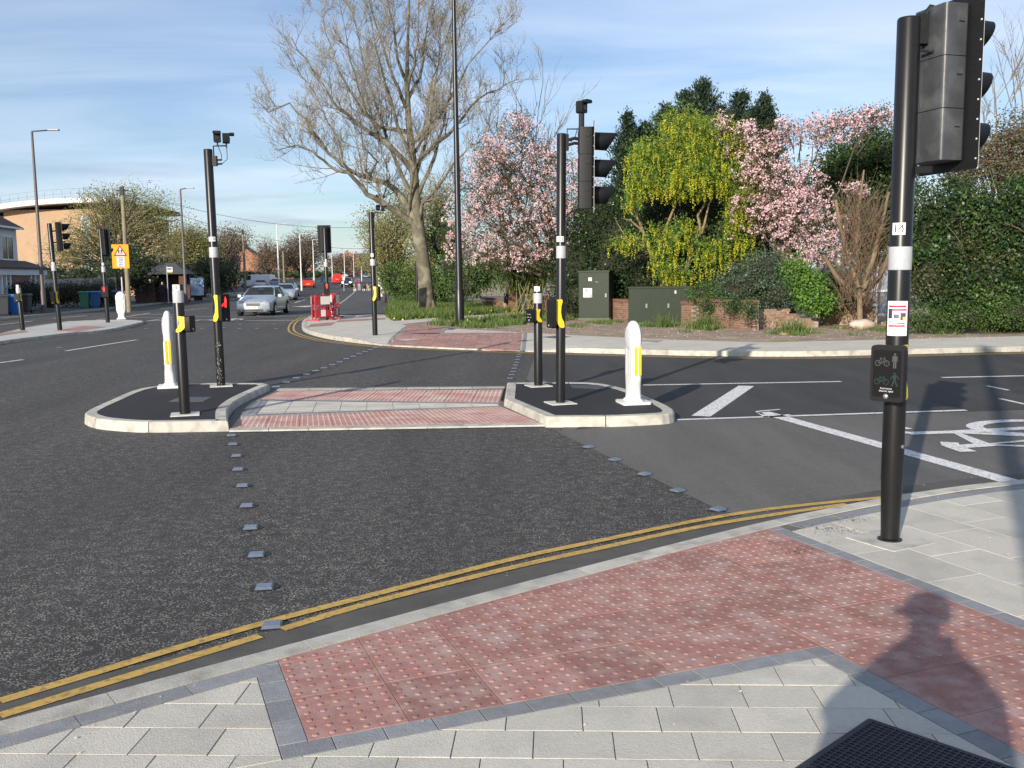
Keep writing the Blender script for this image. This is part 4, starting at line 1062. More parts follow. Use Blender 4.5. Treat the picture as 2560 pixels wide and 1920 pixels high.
for lab, grp, pts in (
    ('steel stud from the double yellow lines towards the left island', 'studs near left', [(680, 1566), (661, 1470), (641, 1389), (627, 1321), (617, 1266), (606, 1216), (595, 1175), (591, 1141), (582, 1112), (578, 1090)]),
    ('steel stud from the right island along the edge of the smooth asphalt', 'studs near right', [(1472, 1119), (1537, 1151), (1612, 1187), (1694, 1228), (1795, 1275)]),
    ('small steel stud from pole 10 towards the far corner', 'studs far left', [(690, 968), (715, 957), (741, 946), (766, 937), (789, 928), (810, 921), (831, 913), (849, 906), (866, 898), (883, 892), (898, 885), (913, 880), (926, 875), (938, 870), (949, 866)]),
    ('small steel stud from the short post numbered 1 towards the far kerb', 'studs far right', [(1275, 947), (1279, 938), (1283, 930), (1286, 922), (1289, 914), (1292, 907), (1294, 900), (1297, 893), (1299, 887), (1301, 881)]),
    ('small steel stud ahead of the far stop line of the main road', 'studs main road', [(320, 824), (365, 822), (505, 822), (560, 820), (600, 811), (642, 811), (685, 811), (730, 810), (598, 822), (642, 822), (690, 822), (148, 870)])):
    for i, (x, y) in enumerate(pts):
        p = G(x, y, .0); o = link('road_stud', st_me, None, (p.x, p.y, .0046), .15 if 'smooth' not in lab else .7); tag(o, (ORD[i] + ' ' + lab) if 'main' not in grp else lab, 'road stud', grp)
        if 'far stop' in lab or 'far corner' in lab: o.scale = (1.35, 1.35, 1)

# ---- lamp columns and poles
def lamp(label, loc, h, r0, r1, arm=(1, 0), mat=None, group='lamp columns along the road', al=.9, door=True, n=14):
    t = thing('lamp_column', label, 'lamp post', loc, 0, group); mat = mat or GALV
    MB().lathe([(r0 * 1.25, -.05), (r0 * 1.25, 1.2), (r0, 1.26), (r1, h)], n).build('column', mat, t, 40)
    a = Vector((arm[0], arm[1], 0)).normalized()
    m = MB(); m.tube([(0, 0, h - .05), (0, 0, h + .03), tuple(a * al + Vector((0, 0, h + .09)))], [r1, r1 * .8, r1 * .6], 8); m.build('arm', mat, t, True)
    e = a * al; l_ = MB(); l_.rbox((-.05, -.13, -.03), (.55, .13, .03), .05, axis='z'); l_.xf(Matrix.Translation((e.x, e.y, h + .1)) @ Matrix.Rotation(math.atan2(a.y, a.x), 4, 'Z')); l_.build('lantern', M('lantern_grey', (.35, .36, .38), .5, .1), t)
    return t
bl_ = G(1150, 812, .115)
t = lamp('tall slim black lamp column rising out of the frame in front of the bare tree', bl_, 11.5, .125, .062, (-1, -.3), BLACK, al=1.2)
p = G(100, 790, .11); lamp('dark lamp column beside the white house and hedge', XY(104, 53, .11), zz(76, 330, XY(104, 53, .11)), .11, .06, (1, .05), M('brown_column', (.10, .08, .075), .5, .15, 4))
p = XY(462, 75, .11); lamp('dark lamp column rising from the hedge by the bus stop', p, zz(450, 474, p), .11, .06, (1, .05), M('brown_column'), al=.5)
for px, topy, Y, lab in ((697, 562, 105, 'pale lamp column standing nearest to the parked white van'), (753, 585, 128, 'pale lamp column behind the red parked car'), (785, 600, 155, 'pale lamp column by the round brown tree'), (831, 630, 205, 'pale lamp column where parked cars begin'), (862, 626, 240, 'pale lamp column halfway up the far road'), (885, 632, 290, 'pale lamp column near the distant gable'), (905, 660, 330, 'pale lamp column at the far end of the road')):
    p = XY(px, Y, .11); lamp(lab, p, zz(px, topy, p), .10, .06, (1, .1), M('pale_column', (.62, .63, .63), .5, .08, 3), al=1.9 if Y < 150 else .6, n=8)
def wood_pole(label, px, topy, Y, r=.13):
    p = XY(px, Y, .1); t = thing('telegraph_pole', label, 'utility pole', p, 0, 'telegraph poles'); h = zz(px, topy, p)
    MB().lathe([(r * 1.1, -.1), (r, h * .5), (r * .8, h - .05), (.02, h)], 10).build('pole', M('weathered_wood', (.23, .20, .13), .9, .3, 2, .3, 20), t, 40)
    m = MB(); m.box((-.1, -.16, h - .55), (.12, -.08, h - .1)); m.tube([(-.35, 0, h - .3), (.35, 0, h - .3)], .03, 6); m.build('cable_box', BLACKP, t); return p + Vector((0, 0, h - .2))
w1 = wood_pole('tall weathered telegraph pole behind the yellow school sign', 318, 463, 56)
w2 = wood_pole('telegraph pole in front of the white van and bay-window house', 612, 572, 102)
w3 = wood_pole('thin telegraph pole behind the white van beside the brown trees', 710, 618, 140)
def wire(label, a, b, sag=1.2):
    pts = [a + (b - a) * t - Vector((0, 0, sag * 4 * t * (1 - t))) for t in np.linspace(0, 1, 14)]
    o = MB().tube(pts, .012, 4).build('overhead_wire', BLACKP); tag(o, label, 'wire', 'overhead wires')
wr = P(1000, 560, 70)
wire('sagging overhead wire crossing the sky from the nearest telegraph pole to the trees', w1, Vector(wr), 1.0); wire('sagging overhead wire crossing the sky from the nearest telegraph pole to the trees', w1 + Vector((0, 0, -.25)), Vector(wr) + Vector((3, 2, -1.2)), 1.6)
wire('overhead wire running from the nearest telegraph pole to the one by the van', w1, w2, 1.0); wire('overhead wire running between the two distant telegraph poles', w2, w3, .6)

# ---- school warning sign
ps = XY(304, 50, .11); sg = thing('school_sign', 'orange-yellow school warning sign with red triangle and white 20 plate on pole', 'road sign', ps, 0)
sg.rotation_euler.z = math.atan2(ps.y, ps.x) - math.pi / 2
zb, zt_ = zz(300, 671, ps), zz(300, 611, ps); w_ = (320 - 281) / 2400 * 50
MB().tube([(0, .06, 0), (0, .06, zt_ - .05)], .045, 10).build('pole', GALV, sg, 40)
MB().rbox((-w_ / 2, 0, zb), (w_ / 2, .02, zt_), .03, axis='y').build('sign_board', M('orange_yellow', (.85, .40, .015), .5, .04), sg)
def tri(mb, cx, cz, s, y): mb.add([(cx - s / 2, y, cz - s * .4), (cx + s / 2, y, cz - s * .4), (cx, y, cz + s * .45)], [(0, 1, 2)])
m = MB(); tri(m, 0, zt_ - .33, .66, -.004); m.build('red_triangle', M('sign_red', (.55, .02, .02), .5, .03), sg)
m = MB(); tri(m, 0, zt_ - .345, .46, -.007); m.build('white_triangle', WPLATE, sg)
m = MB()
for cx in (-.07, .06):
    mm = MB(); man_icon(mm, cx, zt_ - .49, .24, 0, True); m.add([(v[1], -.010, v[2]) for v in mm.v], mm.f)
m.build('children_symbol', INK, sg)
MB().box((-.19, -.006, zb + .08), (.19, 0, zb + .62)).build('plate', WPLATE, sg)
for s_, zq, sz in (('School', .56, .09), ('20', .43, .2), ('when', .30, .09), ('lights', .21, .09), ('show', .125, .09)):
    vs, fs = text_mesh(s_, sz); MB().add([(v[0], -.009, zb + v[1] + zq) for v in vs], fs).build('lettering', INK, sg)
m = MB()
for k in (0, 1): m.rbox((-.09, -.05, zb - .22 - k * .2), (.09, .05, zb - .05 - k * .2), .03, axis='y')
m.build('warning_lamps', BLACKP, sg)

# ---- service cabinets on the verge
CABG = M('cabinet_green', (.019, .031, .019), .5, .15, 8, .1, 30, spots=((.05, .058, .045), 14, .55, .8, .35), spec=.3)
def cabinet(label, c, w, d, h, rz, doors, stickers=()):
    t = thing('service_cabinet', label, 'cabinet', c, rz, 'green roadside cabinets')
    MB().box((-w / 2 - .02, -d / 2 - .02, -.05), (w / 2 + .02, d / 2 + .02, .08)).build('plinth', M('plinth', (.10, .11, .08), .8, .2, 5), t)
    MB().rbox((-w / 2, -d / 2, .08), (w / 2, d / 2, h - .06), .015, axis='z').build('body', CABG, t)
    MB().rbox((-w / 2 - .03, -d / 2 - .03, h - .06), (w / 2 + .03, d / 2 + .03, h), .015, axis='z').build('roof', CABG, t)
    x = -w / 2
    for dw in doors:
        o = MB().rbox((x + .02, -d / 2 - .012, .12), (x + dw - .012, -d / 2 + .002, h - .1), .01, axis='y').build('door', CABG, t)
        hx = x + (dw - .12 if dw > .5 else dw / 2)
        MB().rbox((hx - .03, -d / 2 - .03, h * .5 - .07), (hx + .03, -d / 2 - .012, h * .5 + .07), .008, axis='y').build('handle', M('handle_grey', (.22, .23, .22), .4, .1, metal=.5), o)
        for zz_ in (.3, h - .35): MB().box((x + .018, -d / 2 - .02, zz_), (x + .04, -d / 2 - .012, zz_ + .1)).build('hinge', CABG, o)
        x += dw
    for (sx, sz, sw, sh, mt) in stickers: MB().box((sx - sw / 2, -d / 2 - .0155, sz - sh / 2), (sx + sw / 2, -d / 2 - .0125, sz + sh / 2)).build('sticker', mt, t)
    return t
c1 = G(1493, 800, .11)
cabinet('tall dark green metal cabinet with white notices on its door', (c1.x, c1.y + .35, .108), 1.18, .75, zz(1493, 676, c1) , math.radians(-20), (1.18,), ((-.23, 1.02, .34, .34, WPLATE), (-.13, 1.52, .13, .13, WPLATE), (-.27, 1.12, .06, .06, M('st_blue', (.05, .1, .4), .5, 0)), (-.10, .9, .04, .12, M('st_red', (.6, .05, .05), .5, 0)), (-.25, .98, .3, .02, M('st_grey', (.4, .3, .4), .5, 0)), (-.25, .93, .3, .015, M('st_grey')), (.12, 1.42, .12, .015, M('st_grey'))))
c2 = G(1655, 812, .11)
cabinet('low wide dark green cabinet with narrow end door, under the yellow-flowering tree', (c2.x, c2.y + .4, .108), 2.1, .7, zz(1655, 716, c2), math.radians(-6), (.7, .72, .68), ((.48, 1.08, .05, .1, WPLATE),))

# ---- red and white barriers round the far-corner pole
BRED = M('barrier_red', (.42, .03, .045), .45, .08, 10); BWHT = M('barrier_white', (.78, .78, .76), .45, .06, 10)
def barrier(label, a, b, sag=0):
    a = Vector(a); b = Vector(b); L = (b - a).length; t = thing('road_barrier', label, 'barrier', a, math.atan2(b.y - a.y, b.x - a.x), 'red and white barriers')
    f = MB()
    for x in (.05, L - .05): f.tube([(x, 0, .0), (x, 0, 1.02)], .025, 8)
    for z in (1.0, .56, .12): f.tube([(.05, 0, z), (L - .05, 0, z)], .022, 8)
    for x in np.linspace(.05, L - .05, 6)[1:-1]: f.tube([(x, 0, .12), (x, 0, 1.0)], .01, 6)
    f.build('frame', BRED, t, 40)
    for x in (.08, L - .08): MB().box((x - .03, -.22, 0), (x + .03, .22, .05)).build('foot', BRED, t)
    for z0, z1 in ((.64, .96), (.16, .42)):
        n = 3
        for k in range(n):
            x0 = .07 + (L - .14) * k / n; MB().box((x0, -.035, z0), (x0 + (L - .14) / n - .004, -.012, z1)).build('panel', BRED if (k == 0 or (z0 < .5 and k == 2)) else BWHT, t)
            MB().box((x0, .012, z0), (x0 + (L - .14) / n - .004, .035, z1)).build('panel', BRED if k % 2 == 0 else BWHT, t)
    return t
q = [G(792, 801, .115), G(836, 799, .115), G(848, 793, .115), G(803, 793, .115)]
q[0].z = q[1].z = q[2].z = q[3].z = .116
barrier('red and white plastic barrier facing the junction in front of the signal pole', q[0] + Vector((.0, -.45, 0)), q[1] + Vector((-.05, -.35, 0)))
barrier('red and white plastic barrier closing the right side of the small works enclosure', q[1] + Vector((.0, -.1, 0)), q[2]); barrier('red and white plastic barrier at the back of the works enclosure', q[2] + Vector((-.1, .3, 0)), q[3] + Vector((0, .3, 0))); barrier('red and white plastic barrier on the kerb side of the works enclosure', q[3] + Vector((-.15, .1, 0)), q[0] + Vector((-.12, -.3, 0)))

# ---- wheelie bins on the left footway
def bin_(label, loc, rz, col, lid=None):
    t = thing('wheelie_bin', label, 'bin', loc, rz, 'wheeled rubbish bins')
    m = M('bin_' + label.split()[0] + label.split()[1], col, .5, .08, 6)
    lm_ = M('lid_' + label.split()[0] + label.split()[1], lid or col, .5, .08, 6)
    rings = []
    for z, a, b in ((.06, .21, .24), (.12, .22, .25), (.9, .27, .32), (.95, .29, .34), (1.0, .29, .34)):
        rings.append([(x, y, z) for x, y in ((-a, -b), (a, -b), (a, b), (-a, b))])
    MB().loft(rings).build('body', m, t)
    MB().loft([[(x * s, y * s - .02, z) for x, y in ((-.31, -.38), (.31, -.38), (.31, .36), (-.31, .36))] for z, s in ((1.0, 1), (1.04, 1), (1.09, .8))]).build('lid', lm_, t)
    MB().tube([(-.27, .40, .98), (.27, .40, .98)], .02, 8).build('handle', lm_, t)
    for s in (-1, 1): MB().lathe([(.1, -.03), (.1, .03)], 12, (s * .25, .22, .1), 'x').build('wheel', BLACKP, t)
    return t
GRB = (.06, .22, .13); BLB = (.02, .13, .45)
bin_('green lidded wheelie bin on the footway in front of the hedge', XY(208, 62, .11), .2, GRB); bin_('small blue wheelie bin next to the green one', XY(235, 62.5, .11), .2, (.03, .12, .3), (.05, .2, .5))
bin_('bright blue wheelie bin by the white house garden', XY(33, 51, .11), .3, (.015, .17, .62)); bin_('dark grey wheelie bin at the edge beside the blue one', XY(4, 50, .11), .3, (.03, .035, .045))
bin_('black wheelie bin behind the short post', XY(58, 53, .11), .1, (.02, .02, .02)); bin_('brown wheelie bin with blue lid behind the round bollard', XY(292, 64, .11), .2, (.05, .025, .02), (.03, .1, .4))

# ---- bus stop, shelter and poster case on the left footway
pb = XY(418, 72, .11); bs = thing('bus_shelter', 'small dark brick bus shelter under trees beyond the school sign', 'bus shelter', XY(408, 76, .11), math.radians(5))
BRKD = M('dark_brick', (.10, .05, .04), .9, .2, 8)
MB().box((-2.2, -.1, 0), (-.7, .1, 2.1)).build('wall', BRKD, bs); MB().box((-2.2, 1.6, 0), (1.6, 1.8, 2.3)).build('wall', BRKD, bs); MB().box((1.2, -.1, 0), (1.7, .1, 2.1)).build('wall', BRKD, bs)
rf = MB(); rf.loft([[(-2.5, -.5, 2.2), (2.0, -.5, 2.2), (2.0, 2.1, 2.2), (-2.5, 2.1, 2.2)], [(-2.4, -.4, 2.3), (1.9, -.4, 2.3), (1.9, 2.0, 2.3), (-2.4, 2.0, 2.3)], [(-1.2, .5, 3.1), (.8, .5, 3.1), (.8, 1.1, 3.1), (-1.2, 1.1, 3.1)]]); rf.build('roof', M('dark_slate', (.05, .055, .06), .7, .2, 6), bs)
wf = MB(); 
for a, b in (((-1.75, -.14, 1.75), (-.95, -.1, 1.82)), ((-1.75, -.14, .9), (-1.68, -.1, 1.75)), ((-1.02, -.14, 1.5), (-.95, -.1, 1.75))): wf.box(a, b)
wf.build('window_frame', WPLATE, bs)
bp_ = thing('bus_stop_pole', 'thin bus stop pole with white and yellow flag', 'bus stop', pb); MB().tube([(0, 0, 0), (0, 0, zz(415, 665, pb))], .04, 8).build('pole', GALV, bp_)
hz = zz(415, 668, pb); MB().box((0, -.02, hz - .30), (.42, .02, hz)).build('flag', WPLATE, bp_); MB().box((.05, -.026, hz - .20), (.36, -.021, hz - .05)).build('flag_symbol', M('flag_blue', (.05, .1, .25), .5, 0), bp_); MB().box((.0, -.0265, hz - .38), (.42, .021, hz - .302)).build('flag_base', YPL, bp_)
pa = XY(493, 84, .11); pc_ = thing('poster_case', 'free-standing poster panel with pale blue picture beside the hedge', 'advert panel', pa, math.radians(-15)); ph_ = zz(493, 691, pa)
MB().box((-.75, -.1, .25), (.75, .1, ph_)).build('case', BLACKP, pc_); MB().box((-.65, -.12, .4), (.65, -.102, ph_ - .12)).build('poster', M('poster_blue', (.30, .45, .60), .5, .5, 1.5, spots=((.75, .8, .85), 1.2, .45, .6, .9)), pc_); MB().box((-.4, -.06, -.05), (.4, .06, .25)).build('foot', BLACKP, pc_)

# ================================================================== BRICK WALL
BRICKC = [M('brick_%d' % i, c, .9, .2, 14, .3, 60) for i, c in enumerate(((.19, .098, .068), (.22, .12, .08), (.16, .08, .058), (.27, .185, .125), (.23, .16, .112)))]
MORTAR = M('mortar', (.34, .29, .23), .95, .2, 20)
bme = []
for mt in BRICKC:
    m = slab_mb([(-.106, -.05), (.106, -.05), (.106, .05), (-.106, .05)], .0325, .065, .004); m.add([(-.106, -.05, -.0325), (.106, -.05, -.0325), (.106, .05, -.0325), (-.106, .05, -.0325)], [(0, 1, 2, 3)])
    me = bpy.data.meshes.new('brick'); me.from_pydata(m.v, [], m.f); me.materials.append(mt); bme.append(me)
def brick_wall(label, a, b, top, z0=.10, ragged=None, keep=300, cope=True, colors=(0, 1, 1, 2)):
    """a to b: wall of laid bricks; ragged(u) gives the height of a broken wall at u metres"""
    a = Vector(a); b = Vector(b); L = (b - a).length; ang = math.atan2(b.y - a.y, b.x - a.x)
    t = thing('brick_wall', label, 'wall', (a.x, a.y, z0), ang, 'garden walls')
    cells = []; rows = int(top / .075)
    for r in range(rows):
        n = int(L / .225) + 1
        for k in range(n):
            u = k * .225 + (.1125 if r % 2 else 0) + .11
            if u > L - .05: continue
            hh = ragged(u) if ragged else top
            if r * .075 + .07 > hh: continue
            w = a + (b - a) * (u / L); cells.append((w.length, u, r))
    cells.sort(); rest = MB()
    for i, (d, u, r) in enumerate(cells):
        c = random.choice(colors); off = random.uniform(-.006, .006); z = r * .075 + .0375
        if i < keep: link('brick', bme[c], t, (u, off - .0, z), random.uniform(-.02, .02) if not ragged else random.uniform(-.07, .07))
        else: rest.box((u - .106, off - .05, z - .0325), (u + .106, off + .05, z + .0325), c)
    if rest.v: stuff(rest.build('brickwork', BRICKC, t))
    core = MB(); n = max(2, int(L / .225))
    for k in range(n):
        u0, u1 = L * k / n, L * (k + 1) / n; hh = (min(ragged(u0 + .02), ragged(u1 - .02), ragged((u0 + u1) / 2)) if ragged else top) - .05
        if hh > .05: core.box((u0 + .001, -.043, -.06), (u1 - .001, .09, hh))
    core.build('mortar_core', MORTAR, t)
    if cope:
        cm = MB(); n = int(L / .08)
        for k in range(n):
            u = (k + .5) * L / n; h_ = random.uniform(-.004, .004); cm.box((u - .036, -.07, top - .02), (u + .036, .11, top + .09 + h_), random.choice((0, 0, 2)))
        cm.build('coping', BRICKC, t)
    return t
wl = [G(1205, 772, .11), G(1262, 779, .11), G(1282, 781, .11), G(1745, 814, .11), G(1890, 826, .11)]
wl = [Vector((p.x, p.y, 0)) for p in wl]
wA = brick_wall('low red brick garden wall behind the dead leaning trunk, left of the gate pier', wl[0], wl[1], .52, keep=60)
wB = brick_wall('low brick wall running behind the two green cabinets', wl[2] + Vector((.7, -1.2, 0)), wl[3] + Vector((-.1, .15, 0)), .70, keep=90)
wC = brick_wall('red coped brick wall to the right of the low wide cabinet', wl[3], wl[4], .80, keep=200, cope=True)
pier = thing('gate_pier', 'square brick gate pier with dark letter box', 'gate pier', (wl[1].x + .35, wl[1].y - .2, .10), -1.15)
pm = MB()
for r in range(15):
    z = r * .075; o = .06 * (r % 2)
    for s in range(4):
        c, sn = math.cos(s * math.pi / 2), math.sin(s * math.pi / 2)
        for x0, x1 in ((-.24 + o, -.02 + o), (-.01 + o, .22 - (0 if r % 2 else 0))):
            x1 = min(x1, .235); vs = [(x, y, zz_) for x, y, zz_ in ((x0, -.24, z), (x1, -.24, z), (x1, -.2, z), (x0, -.2, z), (x0, -.24, z + .066), (x1, -.24, z + .066), (x1, -.2, z + .066), (x0, -.2, z + .066))]
            pm.add([(x * c - y * sn, x * sn + y * c, zz_) for x, y, zz_ in vs], [(3, 2, 1, 0), (4, 5, 6, 7), (0, 1, 5, 4), (1, 2, 6, 5), (2, 3, 7, 6), (3, 0, 4, 7)], random.choice((0, 1, 1, 2, 4)))
pm.build('brickwork', BRICKC, pier); MB().box((-.21, -.21, -.05), (.21, .21, 1.12)).build('mortar_core', MORTAR, pier); MB().box((-.27, -.27, 1.12), (.27, .27, 1.19)).build('capstone', BRICKC[0], pier)
MB().rbox((-.14, -.36, .42), (.14, -.242, .90), .04, axis='y').build('letter_box', BLACKP, pier, 40)
gt = thing('iron_gate', 'narrow dark iron gate between pier and wall', 'gate', (wl[1].x + .65, wl[1].y - .7, .1), -1.15); gm = MB()
for k in range(9): gm.tube([(k * .1, 0, .05), (k * .1, 0, 1.0)], .012, 6)
gm.build('bars', BLACK, gt); MB().box((0, -.012, .1), (.8, .012, .13)).box((0, -.013, .92), (.8, .013, .95)).build('rails', BLACK, gt)
# the broken wall
p0, p1 = G(1905, 824, .11), G(2052, 818, .11)
def rag1(u): return .42 + .18 * math.sin(u * 2.1 + .5) + (.08 if int(u * 4) % 3 == 0 else 0)
brick_wall('crumbling section of old brick wall behind weeds and white litter', (p0.x, p0.y + .4, 0), (p1.x - .1, p1.y, 0), 1.0, ragged=rag1, cope=False, colors=(1, 3, 3, 4))
p2, p3 = G(2048, 812, .11), G(2180, 812, .11)
def rag2(u): return .62 + (.0 if u < .5 else .06) + (.18 if 1.0 < u else 0) + (.22 if 1.12 < u < 1.42 else 0) - (.3 if u > 1.62 else 0)
brick_wall('stepped stub of pale weathered brickwork below the dead brown conifer', (p2.x, p2.y, 0), (p3.x + .1, p3.y - .15, 0), 1.2, ragged=rag2, cope=False, colors=(1, 3, 3, 4, 4))
brick_wall('low remains of brick wall at the foot of the ivy hedge', (p3.x + .2, p3.y - .3, 0), (14.5, 24.6, 0), .3, ragged=lambda u: .16 + .1 * math.sin(u * 1.3) ** 2, cope=False, colors=(3, 4, 1), keep=120)
# pale boulder and loose bricks
st = G(2156, 822, .11); rs = []
for i in range(9):
    t_ = i / 8; r_ = math.sin(math.pi * min(.98, t_ * .93 + .06)) ** .6; rs.append([(-.38 + .78 * t_ + .03 * math.sin(k * 2 + i), r_ * .2 * math.cos(2 * math.pi * k / 10), .13 + r_ * (.17 - .02 * math.sin(k + i * 1.7)) * math.sin(2 * math.pi * k / 10)) for k in range(10)])
tag(MB().loft(rs).build('boulder', M('pale_stone', (.48, .40, .34), .9, .2, 6, .5, 12), None, True, (st.x, st.y, .1), .1), 'pale rounded stone lying at the foot of the broken wall', 'stone')
for i, (x, y) in enumerate(((2105, 822), (2128, 826), (1960, 838), (2230, 812), (2245, 820))):
    q = G(x, y, .11); o = link('loose_brick', bme[(4, 2, 3, 0, 1)[i]], None, (q.x, q.y, .145), i * 1.1); tag(o, ('loose brick lying beside the pale rounded stone', 'loose brick lying beside the pale rounded stone', 'loose brick among the weeds before the crumbling wall', 'loose brick lying under the ivy hedge beside pole 14', 'loose brick lying under the ivy hedge beside pole 14')[i], 'brick', 'loose bricks')

# ================================================================== VEHICLES
GLASS = glassmat('car_glass', (.02, .025, .03), .8); GLASSC = glassmat('windscreen_glass', (.03, .035, .04), .55)
TYRE = M('tyre', (.015, .015, .016), .8, .1); RIM = M('alloy_rim', (.5, .51, .53), .3, .1, 10, metal=.7); CHROME = M('chrome', (.7, .71, .73), .15, .05, metal=.95); LAMPG = M('lamp_glass', (.33, .35, .38), .1, .15, 30); TAIL = M('tail_lamp', (.4, .02, .02), .2, .05)
TRIM = M('dark_trim', (.02, .02, .022), .5, .1)
def carpaint(n, c, metal=.5): return M('paint_' + n, c, .32, .06, 2, metal=metal, coat=.6)
SHAPES = {  # x, bottom, shoulder, top, half width, half width at shoulder, half width at top
 'estate': [(2.42, .28, .60, .66, .66, .64, .54), (2.36, .22, .66, .73, .80, .78, .62), (2.15, .19, .68, .80, .88, .86, .66), (1.7, .18, .76, .88, .905, .88, .7), (1.25, .18, .84, .96, .91, .88, .74), (1.02, .18, .88, 1.02, .91, .88, .76), (.25, .18, .93, 1.40, .91, .86, .60), (-.35, .18, .95, 1.47, .91, .86, .62), (-1.2, .18, .97, 1.47, .91, .86, .61), (-1.95, .2, .99, 1.42, .90, .85, .58), (-2.25, .24, 1.0, 1.12, .87, .83, .62), (-2.40, .32, .9, .95, .80, .78, .6)],
 'saloon': [(2.3, .34, .52, .58, .60, .58, .5), (2.22, .24, .62, .70, .76, .74, .6), (2.0, .19, .70, .82, .86, .84, .66), (1.5, .18, .78, .90, .875, .85, .7), (1.05, .18, .86, .98, .88, .85, .74), (.30, .18, .92, 1.36, .88, .83, .57), (-.3, .18, .94, 1.43, .88, .83, .59), (-.9, .18, .95, 1.40, .88, .83, .57), (-1.55, .2, .97, 1.06, .87, .83, .66), (-2.05, .24, .96, 1.04, .84, .81, .64), (-2.25, .32, .86, .92, .78, .76, .6)],
 'hatch': [(2.0, .34, .55, .62, .60, .58, .5), (1.92, .24, .66, .76, .76, .74, .6), (1.6, .18, .80, .92, .85, .83, .66), (1.1, .18, .88, 1.02, .87, .84, .72), (.45, .18, .93, 1.42, .87, .82, .58), (-.2, .18, .95, 1.50, .87, .82, .6), (-1.1, .18, .97, 1.47, .87, .82, .59), (-1.7, .2, .99, 1.15, .85, .81, .62), (-1.95, .3, .9, .98, .8, .78, .6)],
 'van': [(2.5, .36, .60, .68, .72, .70, .6), (2.42, .26, .78, .95, .90, .88, .75), (2.0, .2, 1.0, 1.2, .96, .94, .8), (1.75, .2, 1.08, 1.35, .97, .95, .82), (1.1, .2, 1.15, 1.88, .97, .95, .76), (.6, .2, 1.18, 1.98, .97, .95, .80), (-2.2, .2, 1.2, 1.98, .97, .95, .80), (-2.45, .25, 1.2, 1.95, .96, .94, .80), (-2.5, .32, 1.2, 1.9, .95, .93, .78)]}
GL = {'estate': (5, 6, 9, 10), 'saloon': (4, 5, 7, 8), 'hatch': (3, 4, 6, 7), 'van': (3, 4, 99, 99)}
